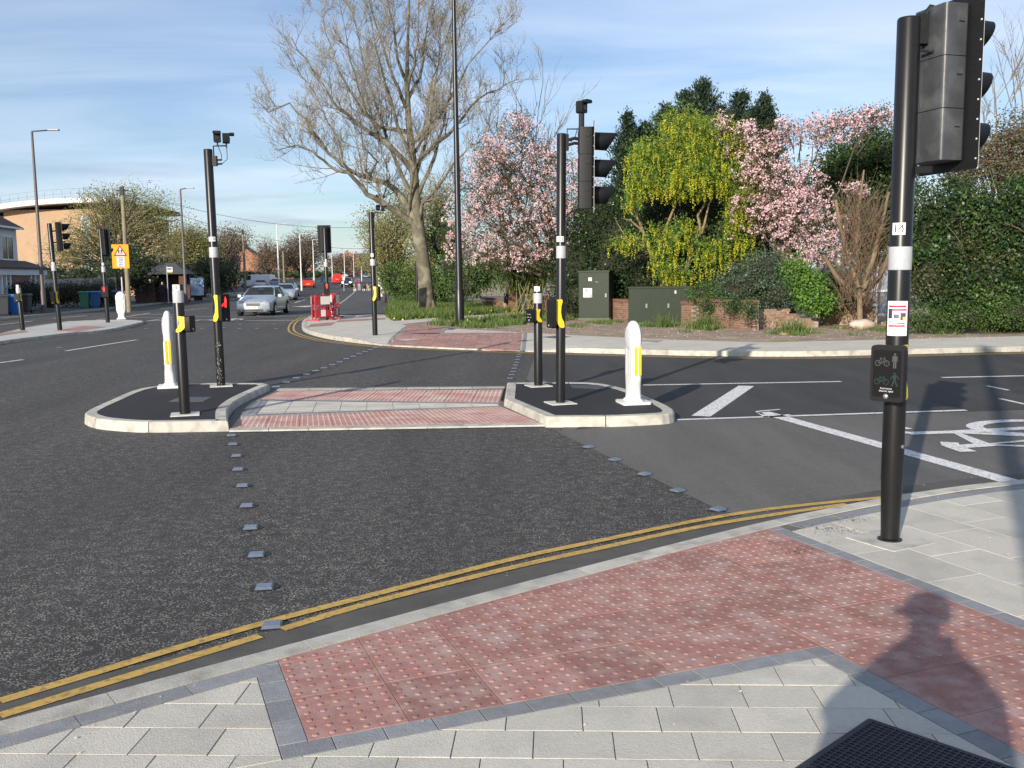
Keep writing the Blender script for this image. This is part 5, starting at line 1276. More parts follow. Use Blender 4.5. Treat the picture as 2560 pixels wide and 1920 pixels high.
def car(name, label, cat, loc, heading, shape, paint, detail=False, plate=None, lights=False, group='cars on the main road', scale=1.0, red_rear=True):
    t = thing(name, label, cat, loc, heading, group)
    if scale != 1: t.scale = (scale,) * 3
    S = SHAPES[shape]; ws0, ws1, wr0, wr1 = GL[shape]; rings = []
    for x, zb, zs, zt, w, wsh, wt in S:
        half = [(0, zb), (w * .82, zb), (w * .97, zb + .06), (w, (zb + zs) / 2), (wsh + .01, zs - .05), (wsh, zs), (wt + .02, zt - .06 if zt - zs > .2 else zt - .03), (wt * .82, zt - .004), (0, zt)]
        ring = [(x, -y, z) for y, z in half] + [(x, y, z) for y, z in half[::-1][1:-1]]
        rings.append(ring)
    n = len(rings[0]); V = [p for r in rings for p in r]
    groups = {'body': [], 'windscreen': [], 'rear_window': [], 'side_window': []}
    for i in range(len(S) - 1):
        for k in range(n):
            f = (i * n + k, i * n + (k + 1) % n, (i + 1) * n + (k + 1) % n, (i + 1) * n + k); key = 'body'
            top = k in (6, 7, 8, 9); side = k in (5, 10)
            if i == ws0 and top: key = 'windscreen'
            elif i == wr0 and top: key = 'rear_window'
            elif side and ws0 <= i <= min(wr0, len(S)): key = 'side_window'
            if shape == 'van' and side and i > ws1: key = 'body'
            groups[key].append(f)
    groups['body'] += [tuple(range(n))[::-1], tuple(range((len(S) - 1) * n, len(S) * n))]
    for key, fl in groups.items():
        if not fl: continue
        if key == 'side_window':
            for lo in (True, False):
                sub = [f for f in fl if (V[f[0]][1] < 0) == lo]; ids = sorted({i for f in sub for i in f}); mp_ = {i: j for j, i in enumerate(ids)}
                MB().add([V[i] for i in ids], [tuple(mp_[i] for i in f) for f in sub]).build(key, GLASS, t, 30)
        else:
            ids = sorted({i for f in fl for i in f}); mp_ = {i: j for j, i in enumerate(ids)}
            MB().add([V[i] for i in ids], [tuple(mp_[i] for i in f) for f in fl]).build(key, paint if key == 'body' else (GLASSC if detail and key == 'windscreen' else GLASS), t, 32)
    fx = S[0][0]; rx = S[-1][0]; W = max(s[4] for s in S)
    wheel_x = (fx - .88, rx + .82); R = .32 if shape != 'van' else .34
    for wx in wheel_x:
        for s in (-1, 1):
            w_ = MB().lathe([(R * .62, -.11), (R * .93, -.11), (R, -.07), (R, .07), (R * .93, .11), (R * .62, .11)], 20, (wx, s * (W - .09), R), 'y').build('wheel', TYRE, t, 40)
            rm = MB().lathe([(R * .64, 0), (R * .62, .02), (R * .2, .0), (.0001, .01)], 16, (0, 0, 0), 'y').xf(Matrix.Translation((wx, s * (W + .022), R)) @ Matrix.Rotation(0 if s > 0 else math.pi, 4, 'Z')).build('rim', RIM, w_, 40)
            ar_ = MB(); ar_.tube([(wx + (R + .05) * math.cos(a), s * (W - .004), R + (R + .05) * math.sin(a)) for a in np.linspace(-.1, math.pi + .1, 13)], .018, 6); ar_.build('wheel_arch', TRIM, t)
    bz = S[1][1]
    for s in (-1, 1):
        hz_ = (S[1][2] + S[2][2]) / 2 - .02
        MB().lathe([(.17, -.04), (.16, .03), (.1, .07), (.0001, .085)], 16, (0, 0, 0), 'x', sx=1, sy=.55).xf(Matrix.Translation((fx - .10, s * (S[1][4] - .19), hz_)) @ Matrix.Rotation(s * .35, 4, 'Z') @ Matrix.Rotation(-.25, 4, 'Y')).build('headlight', emat('headlight_on', (1, .98, .9), 6) if lights else LAMPG, t, True)
        tz = S[-2][2] - .14
        MB().rbox((rx - .02, s * (S[-1][4] - .06) - .09, tz - .12), (rx + .18, s * (S[-1][4] - .06) + .09, tz + .1), .03, axis='x').build('tail_light', TAIL, t)
        ms = S[ws0]; MB().rbox((ms[0] - .32, s * (ms[5] + .13) - .10, ms[2] + .02), (ms[0] - .2, s * (ms[5] + .13) + .08, ms[2] + .17), .04, axis='x').build('mirror', paint, t, 40)
        if shape != 'van' and detail:
            a = S[ws0]; b = S[ws1]; MB().tube([(a[0], s * (a[6] + .02), a[3] - .03), (b[0], s * (b[6] + .02), b[3] - .03)], .028, 6).build('pillar', paint, t, True)
            mid = (S[ws1][0] + S[wr0][0]) / 2
            MB().tube([(mid, s * (S[ws1][5] + .004), S[ws1][2]), (mid, s * (S[ws1 + 1][6] + .03), S[ws1 + 1][3] - .07)], .03, 6).build('pillar', TRIM, t, True)
    # grille, bumper slot, plates
    MB().rbox((fx - .1, -.33, bz + .28), (fx + .012, .33, bz + .41), .04, axis='x').build('grille', TRIM, t)
    MB().rbox((fx - .14, -.5, bz + .04), (fx + .012, .5, bz + .12), .04, axis='x').build('air_intake', TRIM, t)
    MB().box((fx - .01, -.26, bz + .15), (fx + .024, .26, bz + .255)).build('number_plate', WPLATE, t)
    MB().box((rx - .02, -.26, S[-1][2] - .4), (rx + .01, .26, S[-1][2] - .29)).build('number_plate', M('yellow_plate', (.75, .55, .05), .5, .05), t)
    if plate:
        vs, fs = text_mesh(plate, .10); MB().add([(fx + .0255, v[0], v[1] + bz + .203) for v in vs], fs).build('plate_lettering', INK, t)
    if detail:
        g_ = MB()
        for k in range(5): g_.box((fx - .03, -.31, bz + .295 + k * .024), (fx + .02, .31, bz + .302 + k * .024))
        g_.rbox((fx - .05, -.35, bz + .41), (fx + .022, .35, bz + .43), .008, axis='x'); g_.build('grille_bars', CHROME, t)
        for s in (-1, 1):
            MB().rbox((fx - .22, s * .60 - .13, bz + .04), (fx - .02, s * .60 + .13, bz + .12), .03, axis='x').build('fog_lamp', TRIM, t)
            MB().tube([(.25, s * .63, 1.46), (.1, s * .64, 1.50), (-1.7, s * .62, 1.50), (-1.85, s * .62, 1.46)], .018, 8).build('roof_rail', TRIM, t)
            for x in (-.35, .55):
                MB().rbox((x - .25, s * .38 - .24, .45), (x + .2, s * .38 + .24, .62), .06, axis='y').build('seat', TRIM, t); MB().rbox((x - .35, s * .38 - .22, .6), (x - .22, s * .38 + .22, 1.18), .05, axis='y').build('seat', TRIM, t)
        MB().rbox((.6, -.8, .7), (1.05, .8, .93), .05, axis='y').build('dashboard', TRIM, t)
        MB().box((-2.2, -.8, .26), (1.4, .8, .3)).build('floor', TRIM, t)
        MB().rbox((.40, -.12, 1.26), (.46, .12, 1.32), .02, axis='x').build('rear_mirror', TRIM, t)
    return t
RDIR = math.atan2(.99, -.125)            # along the main road, away from the camera
TOW = RDIR + math.pi                     # towards the camera
mp0 = G(650, 789); merc = Vector((mp0.x, mp0.y, .001)) + Vector((math.cos(RDIR), math.sin(RDIR), 0)) * 1.6
car('estate_car', 'silver-blue estate car waiting at the stop line with its front to the camera', 'car', merc, TOW - .09, 'estate', carpaint('silver', (.42, .47, .53)), True, 'PJI 6006')
hp_ = G(700, 745); car('saloon_car', 'silver saloon car queuing behind the red and white barriers', 'car', Vector((XY(713, 84).x, 84, .001)), TOW + .05, 'saloon', carpaint('silver2', (.5, .53, .58)), False, 'KN55 FYT')
car('hatchback_car', 'dark blue car driving away behind the silver estate', 'car', XY(722, 100, .002), RDIR, 'hatch', carpaint('navy', (.03, .07, .15)))
car('hatchback_car', 'small white car seen from behind next to the white van', 'car', XY(651, 132, .01), RDIR + .1, 'hatch', carpaint('white', (.75, .75, .75), 0))
car('hatchback_car', 'pale blue car beyond the small white car', 'car', XY(690, 145, .01), RDIR + .1, 'hatch', carpaint('sky', (.2, .3, .45)))
car('delivery_van', 'long white panel van parked side-on across the side street', 'van', XY(642, 150, .05), math.pi - .1, 'van', carpaint('vanwhite', (.78, .79, .8), 0), scale=1.05)
car('hatchback_car', 'bright red car parked at the kerb facing away', 'car', XY(772, 150, .01), RDIR, 'hatch', carpaint('red', (.55, .02, .02), .1))
car('post_van', 'boxy bright red van parked ahead of the red car', 'van', XY(842, 185, .01), RDIR + .06, 'van', carpaint('postred', (.6, .02, .02), .1), scale=.92)
car('black_car', 'black car with one headlight lit coming down the far road', 'car', XY(867, 150, .01), TOW, 'hatch', carpaint('black', (.015, .016, .02)), lights=True)
dk = [((.02, .02, .025), 'dark'), ((.45, .46, .48), 'silver'), ((.5, .5, .5), 'grey'), ((.04, .06, .12), 'navy'), ((.3, .03, .03), 'maroon'), ((.55, .57, .6), 'pale grey'), ((.1, .12, .15), 'slate'), ((.7, .7, .72), 'white')]
row = [(838, 232, 0), (852, 262, 1), (861, 285, 2), (868, 300, 0), (874, 320, 4), (883, 345, 3), (889, 370, 6)]
for i, (px, Y, c) in enumerate(row):
    car('parked_car', '%s parked car, %s in the row along the far kerb' % (dk[c][1], ('first', 'second', 'third', 'fourth', 'fifth', 'sixth', 'last')[i]), 'car', XY(px, Y, .01), RDIR + .12, ('hatch', 'hatch', 'saloon', 'hatch', 'hatch', 'saloon', 'estate')[i], carpaint('far%d' % c, dk[c][0], .3), group='cars parked up the far road')
for i, (px, Y, c) in enumerate(((916, 260, 6), (935, 290, 5), (948, 270, 7))):
    car('parked_car', ('slate blue', 'pale grey', 'white')[i] + ' car beyond the woman with the dogs', 'car', XY(px, Y, .02), TOW, 'hatch', carpaint('far%d' % c, dk[c][0], .3), group='cars parked up the far road')

# ================================================================== PEOPLE AND DOGS
SKIN = M('skin', (.55, .33, .25), .6, .05); 
def body(name, pose, mats, parent=None, loc=(0, 0, 0), rz=0, scale=1.0, sub=1, zones=None):
    """one continuous skinned figure; faces take clothes by height zone"""
    V, E, Rr = pose; me = skin_mesh([tuple(c * scale for c in v) for v in V], E, [r * scale if not hasattr(r, '__len__') else tuple(q * scale for q in r) for r in Rr], sub)
    for m in mats: me.materials.append(m)
    if zones:
        for p in me.polygons: p.material_index = zones(p.center / scale)
    o = link(name, me, parent, loc, rz); return o
def human(stride=0., arms=None, lean=0., head_turn=0.):
    """joints of a 1.75 m adult facing +x; arms = ((elbow, hand) left, (elbow, hand) right)"""
    V = [(0, 0, .95)]; R = [(.15, .12)]; E = []
    def add(p, r, frm): V.append(p); R.append(r); E.append((frm, len(V) - 1)); return len(V) - 1
    w = add((.01 + lean * .3, 0, 1.10), (.14, .105), 0); ch = add((.02 + lean * .7, 0, 1.30), (.165, .115), w); nk = add((.01 + lean, 0, 1.47), (.065, .065), ch)
    hd = add((.03 + lean, 0, 1.58), (.075, .085), nk); tp = add((.02 + lean, 0, 1.69), (.07, .08), hd)
    arms = arms or (((-.02, .27, 1.12), (.05, .28, .88)), ((-.02, -.27, 1.12), (.05, -.28, .88)))
    for s, (el, ha) in zip((1, -1), arms):
        sh = add((.01 + lean * .9, s * .19, 1.42), (.06, .06), ch); e = add(el, (.045, .045), sh); h_ = add(ha, (.035, .035), e)
        d = (Vector(ha) - Vector(el)).normalized(); f_ = Vector(ha) + d * .10; add(tuple(f_), (.025, .035), h_); g_ = Vector(ha) + d * .04 + Vector((.04, 0, 0)); add(tuple(g_), (.013, .013), h_)
    for s, st_ in ((1, stride), (-1, -stride)):
        hp = add((0, s * .09, .90), (.09, .085), 0); kn = add((st_ * .55 + .03, s * .10, .50), (.06, .06), hp); an = add((st_ - (.03 if st_ < 0 else 0), s * .10, .09 + (.04 if st_ < 0 else 0)), (.042, .042), kn)
        add((st_ + .17, s * .115, .035), (.042, .035), an)
    return V, E, R
def dresser(hair, top, legs, shoes, hem=.92, hood=False):
    """zone function + material list: hair, skin, top, legs, shoes"""
    mats = [SKIN, hair, top, legs, shoes]
    def z(c):
        if c.z > 1.64 or (c.z > 1.54 and c.x < .0): return 1
        if c.z > 1.47: return 0
        if c.z > hem or (abs(c.y) > .2 and c.z > .86): return 2
        if abs(c.y) > .2: return 0
        return 3 if c.z > .09 else 4
    return mats, z
HAIR = M('dark_hair', (.03, .022, .018), .7, .1); DENIM = M('pale_denim', (.45, .45, .5), .8, .1); REDJ = M('red_jacket', (.45, .02, .035), .7, .1); DARKC = M('dark_cloth', (.02, .02, .03), .8, .1); SHOE = M('shoe', (.03, .03, .03), .6, .1)
def eyes_face(t, sc, x, z):
    pass
pw = XY(897, 118, .0); pw.z = .11 + hgt(118)
mats, zf = dresser(HAIR, REDJ, DENIM, SHOE)
w_ = thing('person', 'person in red jacket and pale trousers walking dogs away along the footway', 'person', pw, RDIR)
body('figure', human(.2, (((-.05, .3, 1.14), (.12, .42, .98)), ((-.05, -.3, 1.14), (.12, -.42, .98)))), mats, w_, zones=zf)
MB().rbox((-.26, -.15, 1.05), (-.12, .15, 1.46), .05, axis='x').build('backpack', M('grey_bag', (.08, .085, .09), .7, .1), w_, 40)
def dog(label, loc, rz, col, sc=1.0):
    """standing dog, nose towards +x"""
    V = [(0, 0, .48)]; R = [(.10, .12)]; E = []
    def add(p, r, f): V.append(p); R.append(r); E.append((f, len(V) - 1)); return len(V) - 1
    ch = add((.24, 0, .47), (.10, .135), 0); rp = add((-.26, 0, .49), (.09, .10), 0); nk = add((.38, 0, .60), (.065, .075), ch); hd = add((.46, 0, .70), (.065, .07), nk); mz = add((.60, 0, .66), (.032, .035), hd); 
    for s in (1, -1): add((.43, s * .05, .80), (.018, .025), hd)
    tl = add((-.40, 0, .55), (.03, .03), rp); add((-.55, 0, .66), (.02, .02), tl)
    for s in (1, -1):
        k = add((.25, s * .085, .34), (.05, .05), ch); w = add((.23, s * .09, .17), (.03, .03), k); add((.26, s * .09, .03), (.032, .028), w)
        k = add((-.20, s * .085, .34), (.06, .065), rp); hk_ = add((-.33, s * .09, .19), (.03, .03), k); add((-.29, s * .09, .03), (.032, .028), hk_)
    t = thing('dog', label, 'dog', loc, rz, 'dogs on leads')
    m1, m2 = M('dog_tan_' + str(col), (.42, .25, .12) if col == 0 else (.05, .04, .035), .8, .2, 8), M('dog_white', (.7, .68, .64), .8, .1)
    body('figure', (V, E, R), [m1, m2], t, zones=lambda c: 1 if (c.z < .26 or c.x > .40 and c.z < .66) else 0, scale=sc)
    return t
for i, (dx_, dy_, c, lab) in enumerate(((-.55, .1, 0, 'tan and white dog walking on the left of the person in red'), (.62, .1, 1, 'dark dog with white legs beside the person in red'), (1.15, -.2, 0, 'tan and white dog walking farthest right of the person in red'))):
    dog(lab, (pw.x + dx_, pw.y + dy_, pw.z), RDIR + (.1, -.2, .3)[i], c, 1.15)
pbn = XY(404, 72.5, .11); mats2, zf2 = dresser(HAIR, DARKC, DARKC, SHOE, hem=.62)
wb_ = thing('person', 'person in dark clothes waiting at the bus stop', 'person', pbn, -.9)
body('figure', human(.03, (((.08, .26, 1.15), (.28, .12, 1.22)), ((-.02, -.25, 1.12), (.05, -.26, .88)))), mats2, wb_, zones=zf2, scale=.97)
# driver of the estate car (upper body and legs, seated)
dv = thing('person', 'person in dark top at the wheel of the silver estate', 'person', merc, TOW - .09)
Vd = [(-.30, -.38, .62), (-.28, -.38, .80), (-.30, -.38, 1.0), (-.30, -.38, 1.12), (-.28, -.38, 1.2), (-.28, -.38, 1.29), (-.27, -.57, 1.06), (-.05, -.62, .92), (.22, -.5, .97), (-.27, -.19, 1.06), (-.05, -.14, .92), (.22, -.26, .97), (.15, -.5, .64), (.5, -.5, .45), (.15, -.26, .64), (.5, -.26, .45)]
Ed = [(0, 1), (1, 2), (2, 3), (3, 4), (4, 5), (2, 6), (6, 7), (7, 8), (2, 9), (9, 10), (10, 11), (0, 12), (12, 13), (0, 14), (14, 15)]
Rd = [.14, .13, .15, .06, .085, .075, .06, .045, .035, .06, .045, .035, .08, .06, .08, .06]
body('figure', (Vd, Ed, Rd), [SKIN, HAIR, DARKC], dv, zones=lambda c: 1 if c.z > 1.27 else (0 if c.z > 1.12 or (c.x > .15 and c.z > .85) else 2))
# the photographer, standing behind the camera: only the shadow is in view
mats3, zf3 = dresser(M('grey_hair', (.2, .19, .18), .7, .1), M('olive_coat', (.07, .075, .05), .85, .15), M('dark_trousers', (.03, .03, .04), .8, .1), SHOE, hem=.72)
ph = thing('person', 'person in olive coat taking the photograph, standing behind the camera', 'person', (-.20, -.22, PZ), math.pi / 2)
pose = human(.06, (((.20, .24, 1.22), (.17, .07, 1.40)), ((.20, -.24, 1.22), (.17, -.07, 1.40))))
pose[2][0] = (.21, .18); pose[2][1] = (.24, .18); pose[2][2] = (.25, .17)
body('figure', pose, mats3, ph, zones=zf3, scale=1.12)
# coat skirt as clothing
MB().loft([[(rx_ * math.cos(a), ry_ * math.sin(a), z) for a in np.linspace(0, 2 * math.pi, 20)[:-1]] for z, rx_, ry_ in ((.60, .26, .36), (.85, .25, .36), (1.2, .24, .36), (1.5, .22, .34), (1.62, .17, .24), (1.73, .11, .12))], cap=False).build('coat', M('olive_coat'), ph, True)
MB().lathe([(.001, 1.99), (.09, 1.975), (.115, 1.92), (.12, 1.86), (.11, 1.855)], 18, (.02, 0, 0)).add([(.02 + r * math.cos(a), r * math.sin(a) * .9, 1.87 - (.02 if r > .12 else 0)) for r in (.11, .19) for a in np.linspace(-1.2, 1.2, 9)], [(i, i + 1, i + 10, i + 9) for i in range(8)]).build('cap', M('dark_cap', (.03, .03, .035), .8, .1), ph, True)
tag(MB().rbox((-.10, -.085, 1.66), (.0, -.055, 1.73), .008, axis='y').build('compact_camera', TRIM), 'small black compact camera held up by the person in the olive coat', 'camera')

# ================================================================== BUILDINGS
REDBR = M('house_brick', (.38, .18, .11), .9, .16, 1.4, spots=((.27, .13, .09), 5, .45, .7, .5)); RENDER = M('white_render', (.70, .71, .72), .85, .08, .8); SLATE = M('slate_roof', (.075, .07, .075), .8, .2, 3); TILER = M('tiled_roof', (.10, .065, .055), .85, .25, 2.5); PANE = glassmat('window_pane', (.03, .035, .045), .95); WFR = M('window_white', (.75, .76, .78), .5, .05)
def window(parent, x, z, w, h, y, n=2):
    f = MB(); t_ = .06
    f.box((x, y - .05, z), (x + w, y + .03, z + t_)); f.box((x, y - .05, z + h - t_), (x + w, y + .03, z + h))
    for k in range(n + 1): xx = x + (w - t_) * k / n; f.box((xx, y - .049, z + t_), (xx + t_, y + .029, z + h - t_))
    o = f.build('window', WFR, parent); MB().box((x + .01, y - .02, z + .01), (x + w - .01, y - .005, z + h - .01)).build('pane', PANE, o); MB().box((x - .06, y - .10, z - .06), (x + w + .06, y + .02, z - .003)).build('sill', WFR, o)
def house(label, o, rz, w, d, eave, ridge, wall, roofm, wins, bay=None, chim=True, hip=0., gable=None, group='houses along the left of the road', front=None):
    """front is local -y side (y=0), x along the street, depth +y"""
    t = thing('house', label, 'house', o, rz, group)
    m = MB(); m.box((0, 0, -.4), (w, d, eave)); m.build('wall', wall, t)
    if front: MB().box((.01, -.03, 0), (w - .01, -.002, eave - .05)).build('front_wall', front, t)
    if hip == 0:
        MB().add([(0, 0, eave), (0, d, eave), (0, d / 2, ridge), (w, 0, eave), (w, d, eave), (w, d / 2, ridge)], [(0, 1, 2), (3, 5, 4)]).build('gable', gable or wall, t)
    e = .35; sl = (ridge - eave) / (d / 2); ze = eave - e * sl
    r = MB(); th = .12; h_ = hip
    top = [(-.15 + h_, d / 2, ridge), (w + .15 - h_, d / 2, ridge)]
    low = [(-.25, -e, ze), (w + .25, -e, ze), (w + .25, d + e, ze), (-.25, d + e, ze)]
    V = low + top; V2 = [(x, y, z + th) for x, y, z in V]
    fs = [(0, 1, 5, 4), (2, 3, 4, 5)] + ([(1, 2, 5), (3, 0, 4)] if hip else [])
    r.add(V2, fs); r.add(V, [f[::-1] for f in fs]); k = [(0, 1), (1, 2), (2, 3), (3, 0)]
    r.add(V[:4] + V2[:4], [(a, b, b + 4, a + 4) for a, b in (((0, 1), (2, 3)) if not hip else k)])
    if not hip: r.add([V[0], V[4], V[3], V2[0], V2[4], V2[3], V[1], V[5], V[2], V2[1], V2[5], V2[2]], [(0, 1, 4, 3), (1, 2, 5, 4), (6, 7, 10, 9), (7, 8, 11, 10)])
    rf = r.build('roof', roofm, t)
    MB().box((-.2, -e - .08, ze - .02), (w + .2, -e, ze + .1)).build('gutter', WFR, t)
    if chim:
        c = MB(); c.box((w * .5 - .45, d / 2 - .3, ridge - .5), (w * .5 + .45, d / 2 + .3, ridge + 1.0))
        for k_ in (-.2, .2): c.lathe([(.11, ridge + 1.0), (.09, ridge + 1.35)], 8, (w * .5 + k_, d / 2, 0))
        c.build('chimney', REDBR, rf)
    for (x, z, ww, hh, n) in wins: window(t, x, z, ww, hh, -.035, n)
    if bay:
        x, ww, zt_, dep = bay
        MB().prism([(x, 0), (x + .5, -dep), (x + ww - .5, -dep), (x + ww, 0)], 0, .9).build('bay_base', wall, t); MB().prism([(x + .04, -.002), (x + .52, -dep + .04), (x + ww - .52, -dep + .04), (x + ww - .04, -.002)], .9, zt_).build('bay_glass', PANE, t)
        fr = MB()
        for p in ((x, 0), (x + .5, -dep), (x + ww * .38, -dep), (x + ww * .62, -dep), (x + ww - .5, -dep), (x + ww, 0)): fr.box((p[0] - .06, p[1] - .06, .9), (p[0] + .06, p[1] + .06, zt_))
        parts_of(fr, 'bay_frame', WFR, t)
        MB().loft([[(x - .15, .0, zt_), (x + .42, -dep - .2, zt_), (x + ww - .42, -dep - .2, zt_), (x + ww + .15, 0, zt_)], [(x + .3, 0, zt_ + .5), (x + .7, -.1, zt_ + .5), (x + ww - .7, -.1, zt_ + .5), (x + ww - .3, 0, zt_ + .5)]]).build('bay_roof', roofm, t)
    return t
# white rendered house at the left edge: its front faces the road (local -y turned to +x)
hr = math.atan2(.99, -.115)
o1 = Vector((-29.2, 45.5, .15))
house('white rendered house with dark hipped roof and porch at the road edge', o1, hr, 15.6, 8, 5.2, 7.9, RENDER, TILER, ((9.6, 3.0, 1.9, 1.5, 2), (13.0, 3.05, 1.8, 1.45, 2), (5.6, 3.0, 1.9, 1.5, 2), (1.5, 3.0, 1.9, 1.5, 2)), None, False, hip=3.2)
hs_ = bpy.data.objects['house']
pr = MB(); pr.loft([[(8.2, -1.7, 2.45), (16.0, -1.7, 2.45), (16.0, -.04, 2.45), (8.2, -.04, 2.45)], [(8.2, -1.7, 2.55), (16.0, -1.7, 2.55), (16.0, -.04, 2.55), (8.2, -.04, 2.55)], [(8.8, -.5, 3.0), (15.4, -.5, 3.0), (15.4, -.04, 3.0), (8.8, -.04, 3.0)]]); pr.build('porch_roof', TILER, hs_)
MB().box((8.3, -1.6, 2.1), (15.9, -1.48, 2.448)).build('porch_fascia', RENDER, hs_)
bw = MB()
for x in (9.0, 9.6, 10.2, 13.4, 14.1, 14.8, 15.5): bw.box((x, -1.5, .1), (x + .16, -1.34, 2.1))
parts_of(bw, 'porch_post', WFR, hs_); MB().box((8.6, -1.30, .1), (15.6, -1.28, 2.1)).build('porch_glass', PANE, hs_); MB().box((10.5, -1.4, .1), (13.2, -1.31, 2.08)).build('porch_door', M('maroon_door', (.12, .025, .03), .5, .1), hs_)
# big orange-brick hall with curved white roof
hall = thing('brick_hall', 'large orange brick hall with shallow curved white roof behind the trees', 'building', XY(20, 112, -.1))
ox = hall.location.x; OR = M('orange_brick', (.43, .29, .185), .9, .10, .9, spots=((.37, .245, .155), 2.5, .45, .7, .5))
X = lambda px, Y=112: XY(px, Y).x - ox
zt0 = P(20, 512, 112).z - hall.location.z
MB().box((0, 0, -.5), (X(262), 22, zt0 - .6)).build('wall', OR, hall)
MB().box((X(262), -.6, -.5), (X(410), 20, zt0 - 3.6)).build('wall', OR, hall)
MB().box((X(-160), .8, -.5), (-.02, 21, zt0 - 1.2)).build('side_wall', M('pale_panel', (.5, .52, .53), .7, .1), hall)
for k in range(3): MB().box((X(-14), .7, zt0 - 2.2 - k * 2.6), (X(8), .79, zt0 - 1.2 - k * 2.6)).build('window', PANE, hall)
for (a, b) in ((212, 234),):
    for k in range(8):
        f = MB().box((X(a), -.12, 1.6 + k * 1.0), (X(b), -.01, 2.5 + k * 1.0)).build('window', M('pale_panel'), hall); MB().box((X(a) + .1, -.15, 1.7 + k * 1.0), (X(b) - .1, -.121, 2.4 + k * 1.0)).build('pane', glassmat('hall_pane', (.35, .45, .55), .95), f)
rfm = MB(); vs = []; n = 24
for i in range(n + 1):
    px = -200 + 490 * i / n; t_ = (px - 230) / 330; z = zt0 + .75 - 1.6 * t_ * t_; vs += [(X(px), -1.6, z - .75), (X(px), -1.6, z - .2), (X(px), 23, z - .2), (X(px), 23, z - .75)]
rfm.add(vs, [(4 * i + a, 4 * i + (a + 1) % 4, 4 * i + 4 + (a + 1) % 4, 4 * i + 4 + a) for i in range(n) for a in range(4)]); rfm.build('curved_roof', M('white_roof', (.62, .62, .60), .5, .05), hall)
rl = MB()
for i in range(14): px = -40 + 22 * i; t_ = (px - 230) / 330; z = zt0 + .5 - 1.6 * t_ * t_; rl.tube([(X(px), 1, z), (X(px), 1, z + 1.2)], .022, 5)
for dz in (.8, 1.35): rl.tube([(X(-40 + 22 * i), 1, zt0 + .5 + dz - 1.6 * ((-40 + 22 * i - 230) / 330) ** 2) for i in range(14)], .016, 5)
rl.build('roof_railing', M('railing_grey', (.2, .2, .21), .6, .1), hall)
# semi-detached houses up the road on the left
hw = ((.8, .5, 1.6, 1.6, 3), (.8, 3.2, 1.6, 1.4, 3), (5.4, 3.2, 1.6, 1.4, 3), (3.6, 3.3, .7, 1.1, 1), (5.4, .5, 1.6, 1.6, 3))
hsets = [(128, 'red brick house with white bay windows behind the parked van'), (146, 'red brick house just beyond the bay-window house'), (172, 'brick house half hidden by the bare brown tree'), (205, 'brick house beyond the round brown tree'), (235, 'brick house with dark roof above the red van'), (262, 'brick house behind the row of parked cars'), (290, 'distant brick house near the end of the car row'), (325, 'farthest brick house on the left of the road')]
for i, (Y, lab) in enumerate(hsets):
    kx = np.interp(Y, [p[1] for p in LEFTK], [p[0] for p in LEFTK]); dirx = -.115 if Y < 165 else -.105
    house(lab, Vector((kx - (13.5 if i == 0 else 11.5), Y, .15 + hgt(Y))), math.atan2(.99, dirx), 8.5, 7.5, 5.0, 7.6, REDBR, SLATE, hw, (.5, 2.3, 2.2, .8) if i < 3 else None, True, front=RENDER if i % 3 == 0 else None)
# houses closing the far view
house('red brick gable-ended house with pale barge boards closing the far end of the road', Vector((*XY(903, 420).xy, hgt(420))), math.pi / 2 + .2, 9, 11, 5.5, 10.0, REDBR, M('pink_roof', (.3, .2, .17), .9, .1), (), None, False)
house('distant dark-roofed house left of the far gable', Vector((*XY(850, 430).xy, hgt(430))), .1, 14, 9, 5.5, 9, REDBR, SLATE, (), None, True)
# white wall and pale fence on the left
fw = thing('garden_wall', 'pale rendered garden wall above the brown hedge beside the white house', 'wall', (0, 0, 0)); a, b = XY(100, 68, .1), XY(287, 66, .1)
MB().add([(a.x, a.y, .1), (b.x, b.y, .1), (b.x, b.y, 2.1), (a.x, a.y, 2.0), (a.x, a.y + .2, .1), (b.x, b.y + .2, .1), (b.x, b.y + .2, 2.1), (a.x, a.y + .2, 2.0)], [(0, 1, 2, 3), (4, 7, 6, 5), (3, 2, 6, 7), (1, 5, 6, 2), (0, 3, 7, 4)]).build('panel', M('pale_wall', (.42, .40, .36), .9, .15, 2), fw)
# white hoarding with red and orange patches behind the young trees
hb = thing('hoarding', 'white hoarding with red and orange panels seen through the young leaves', 'hoarding', XY(945, 88, .1), .15)
MB().box((0, 0, .3), (2.6, .1, 5.2)).build('board', WPLATE, hb)
for (x, z, w, h, c) in ((.1, 3.6, 1.2, .35, (.8, .3, .02)), (.2, 1.6, .9, .5, (.6, .06, .04)), (1.3, 2.6, 1.0, .3, (.8, .3, .02)), (1.2, .9, 1.1, .35, (.6, .06, .04)), (1.7, 4.2, .7, .4, (.6, .06, .04))): MB().box((x, -.03, z), (x + w, -.005, z + h)).build('panel', M('hb_%d' % int(c[1] * 100), c, .6, .05), hb)
MB().box((.2, .02, 0), (.35, .08, .3)).box((2.2, .02, 0), (2.35, .08, .3)).build('legs', WPLATE, hb)
# white conservatory glimpsed behind the cherry at right
gh_ = thing('conservatory', 'white framed conservatory glimpsed behind the pink cherry', 'conservatory', Vector((*P(2045, 690, 36).xy, .1)), .1)
fr = MB()
for k in range(5): fr.box((k * .75, 0, .1), (k * .75 + .1, .1, 2.3))
for z in (.9, 2.3): fr.box((0, .001, z), (3.1, .099, z + .09))
fr.build('frame', WFR, gh_); MB().box((0, .12, .0), (3.1, .16, 2.4)).build('glass', glassmat('cons_glass', (.3, .34, .4), .9), gh_); MB().box((0, .0, -.02), (3.1, .1, .1)).build('base_wall', WFR, gh_)

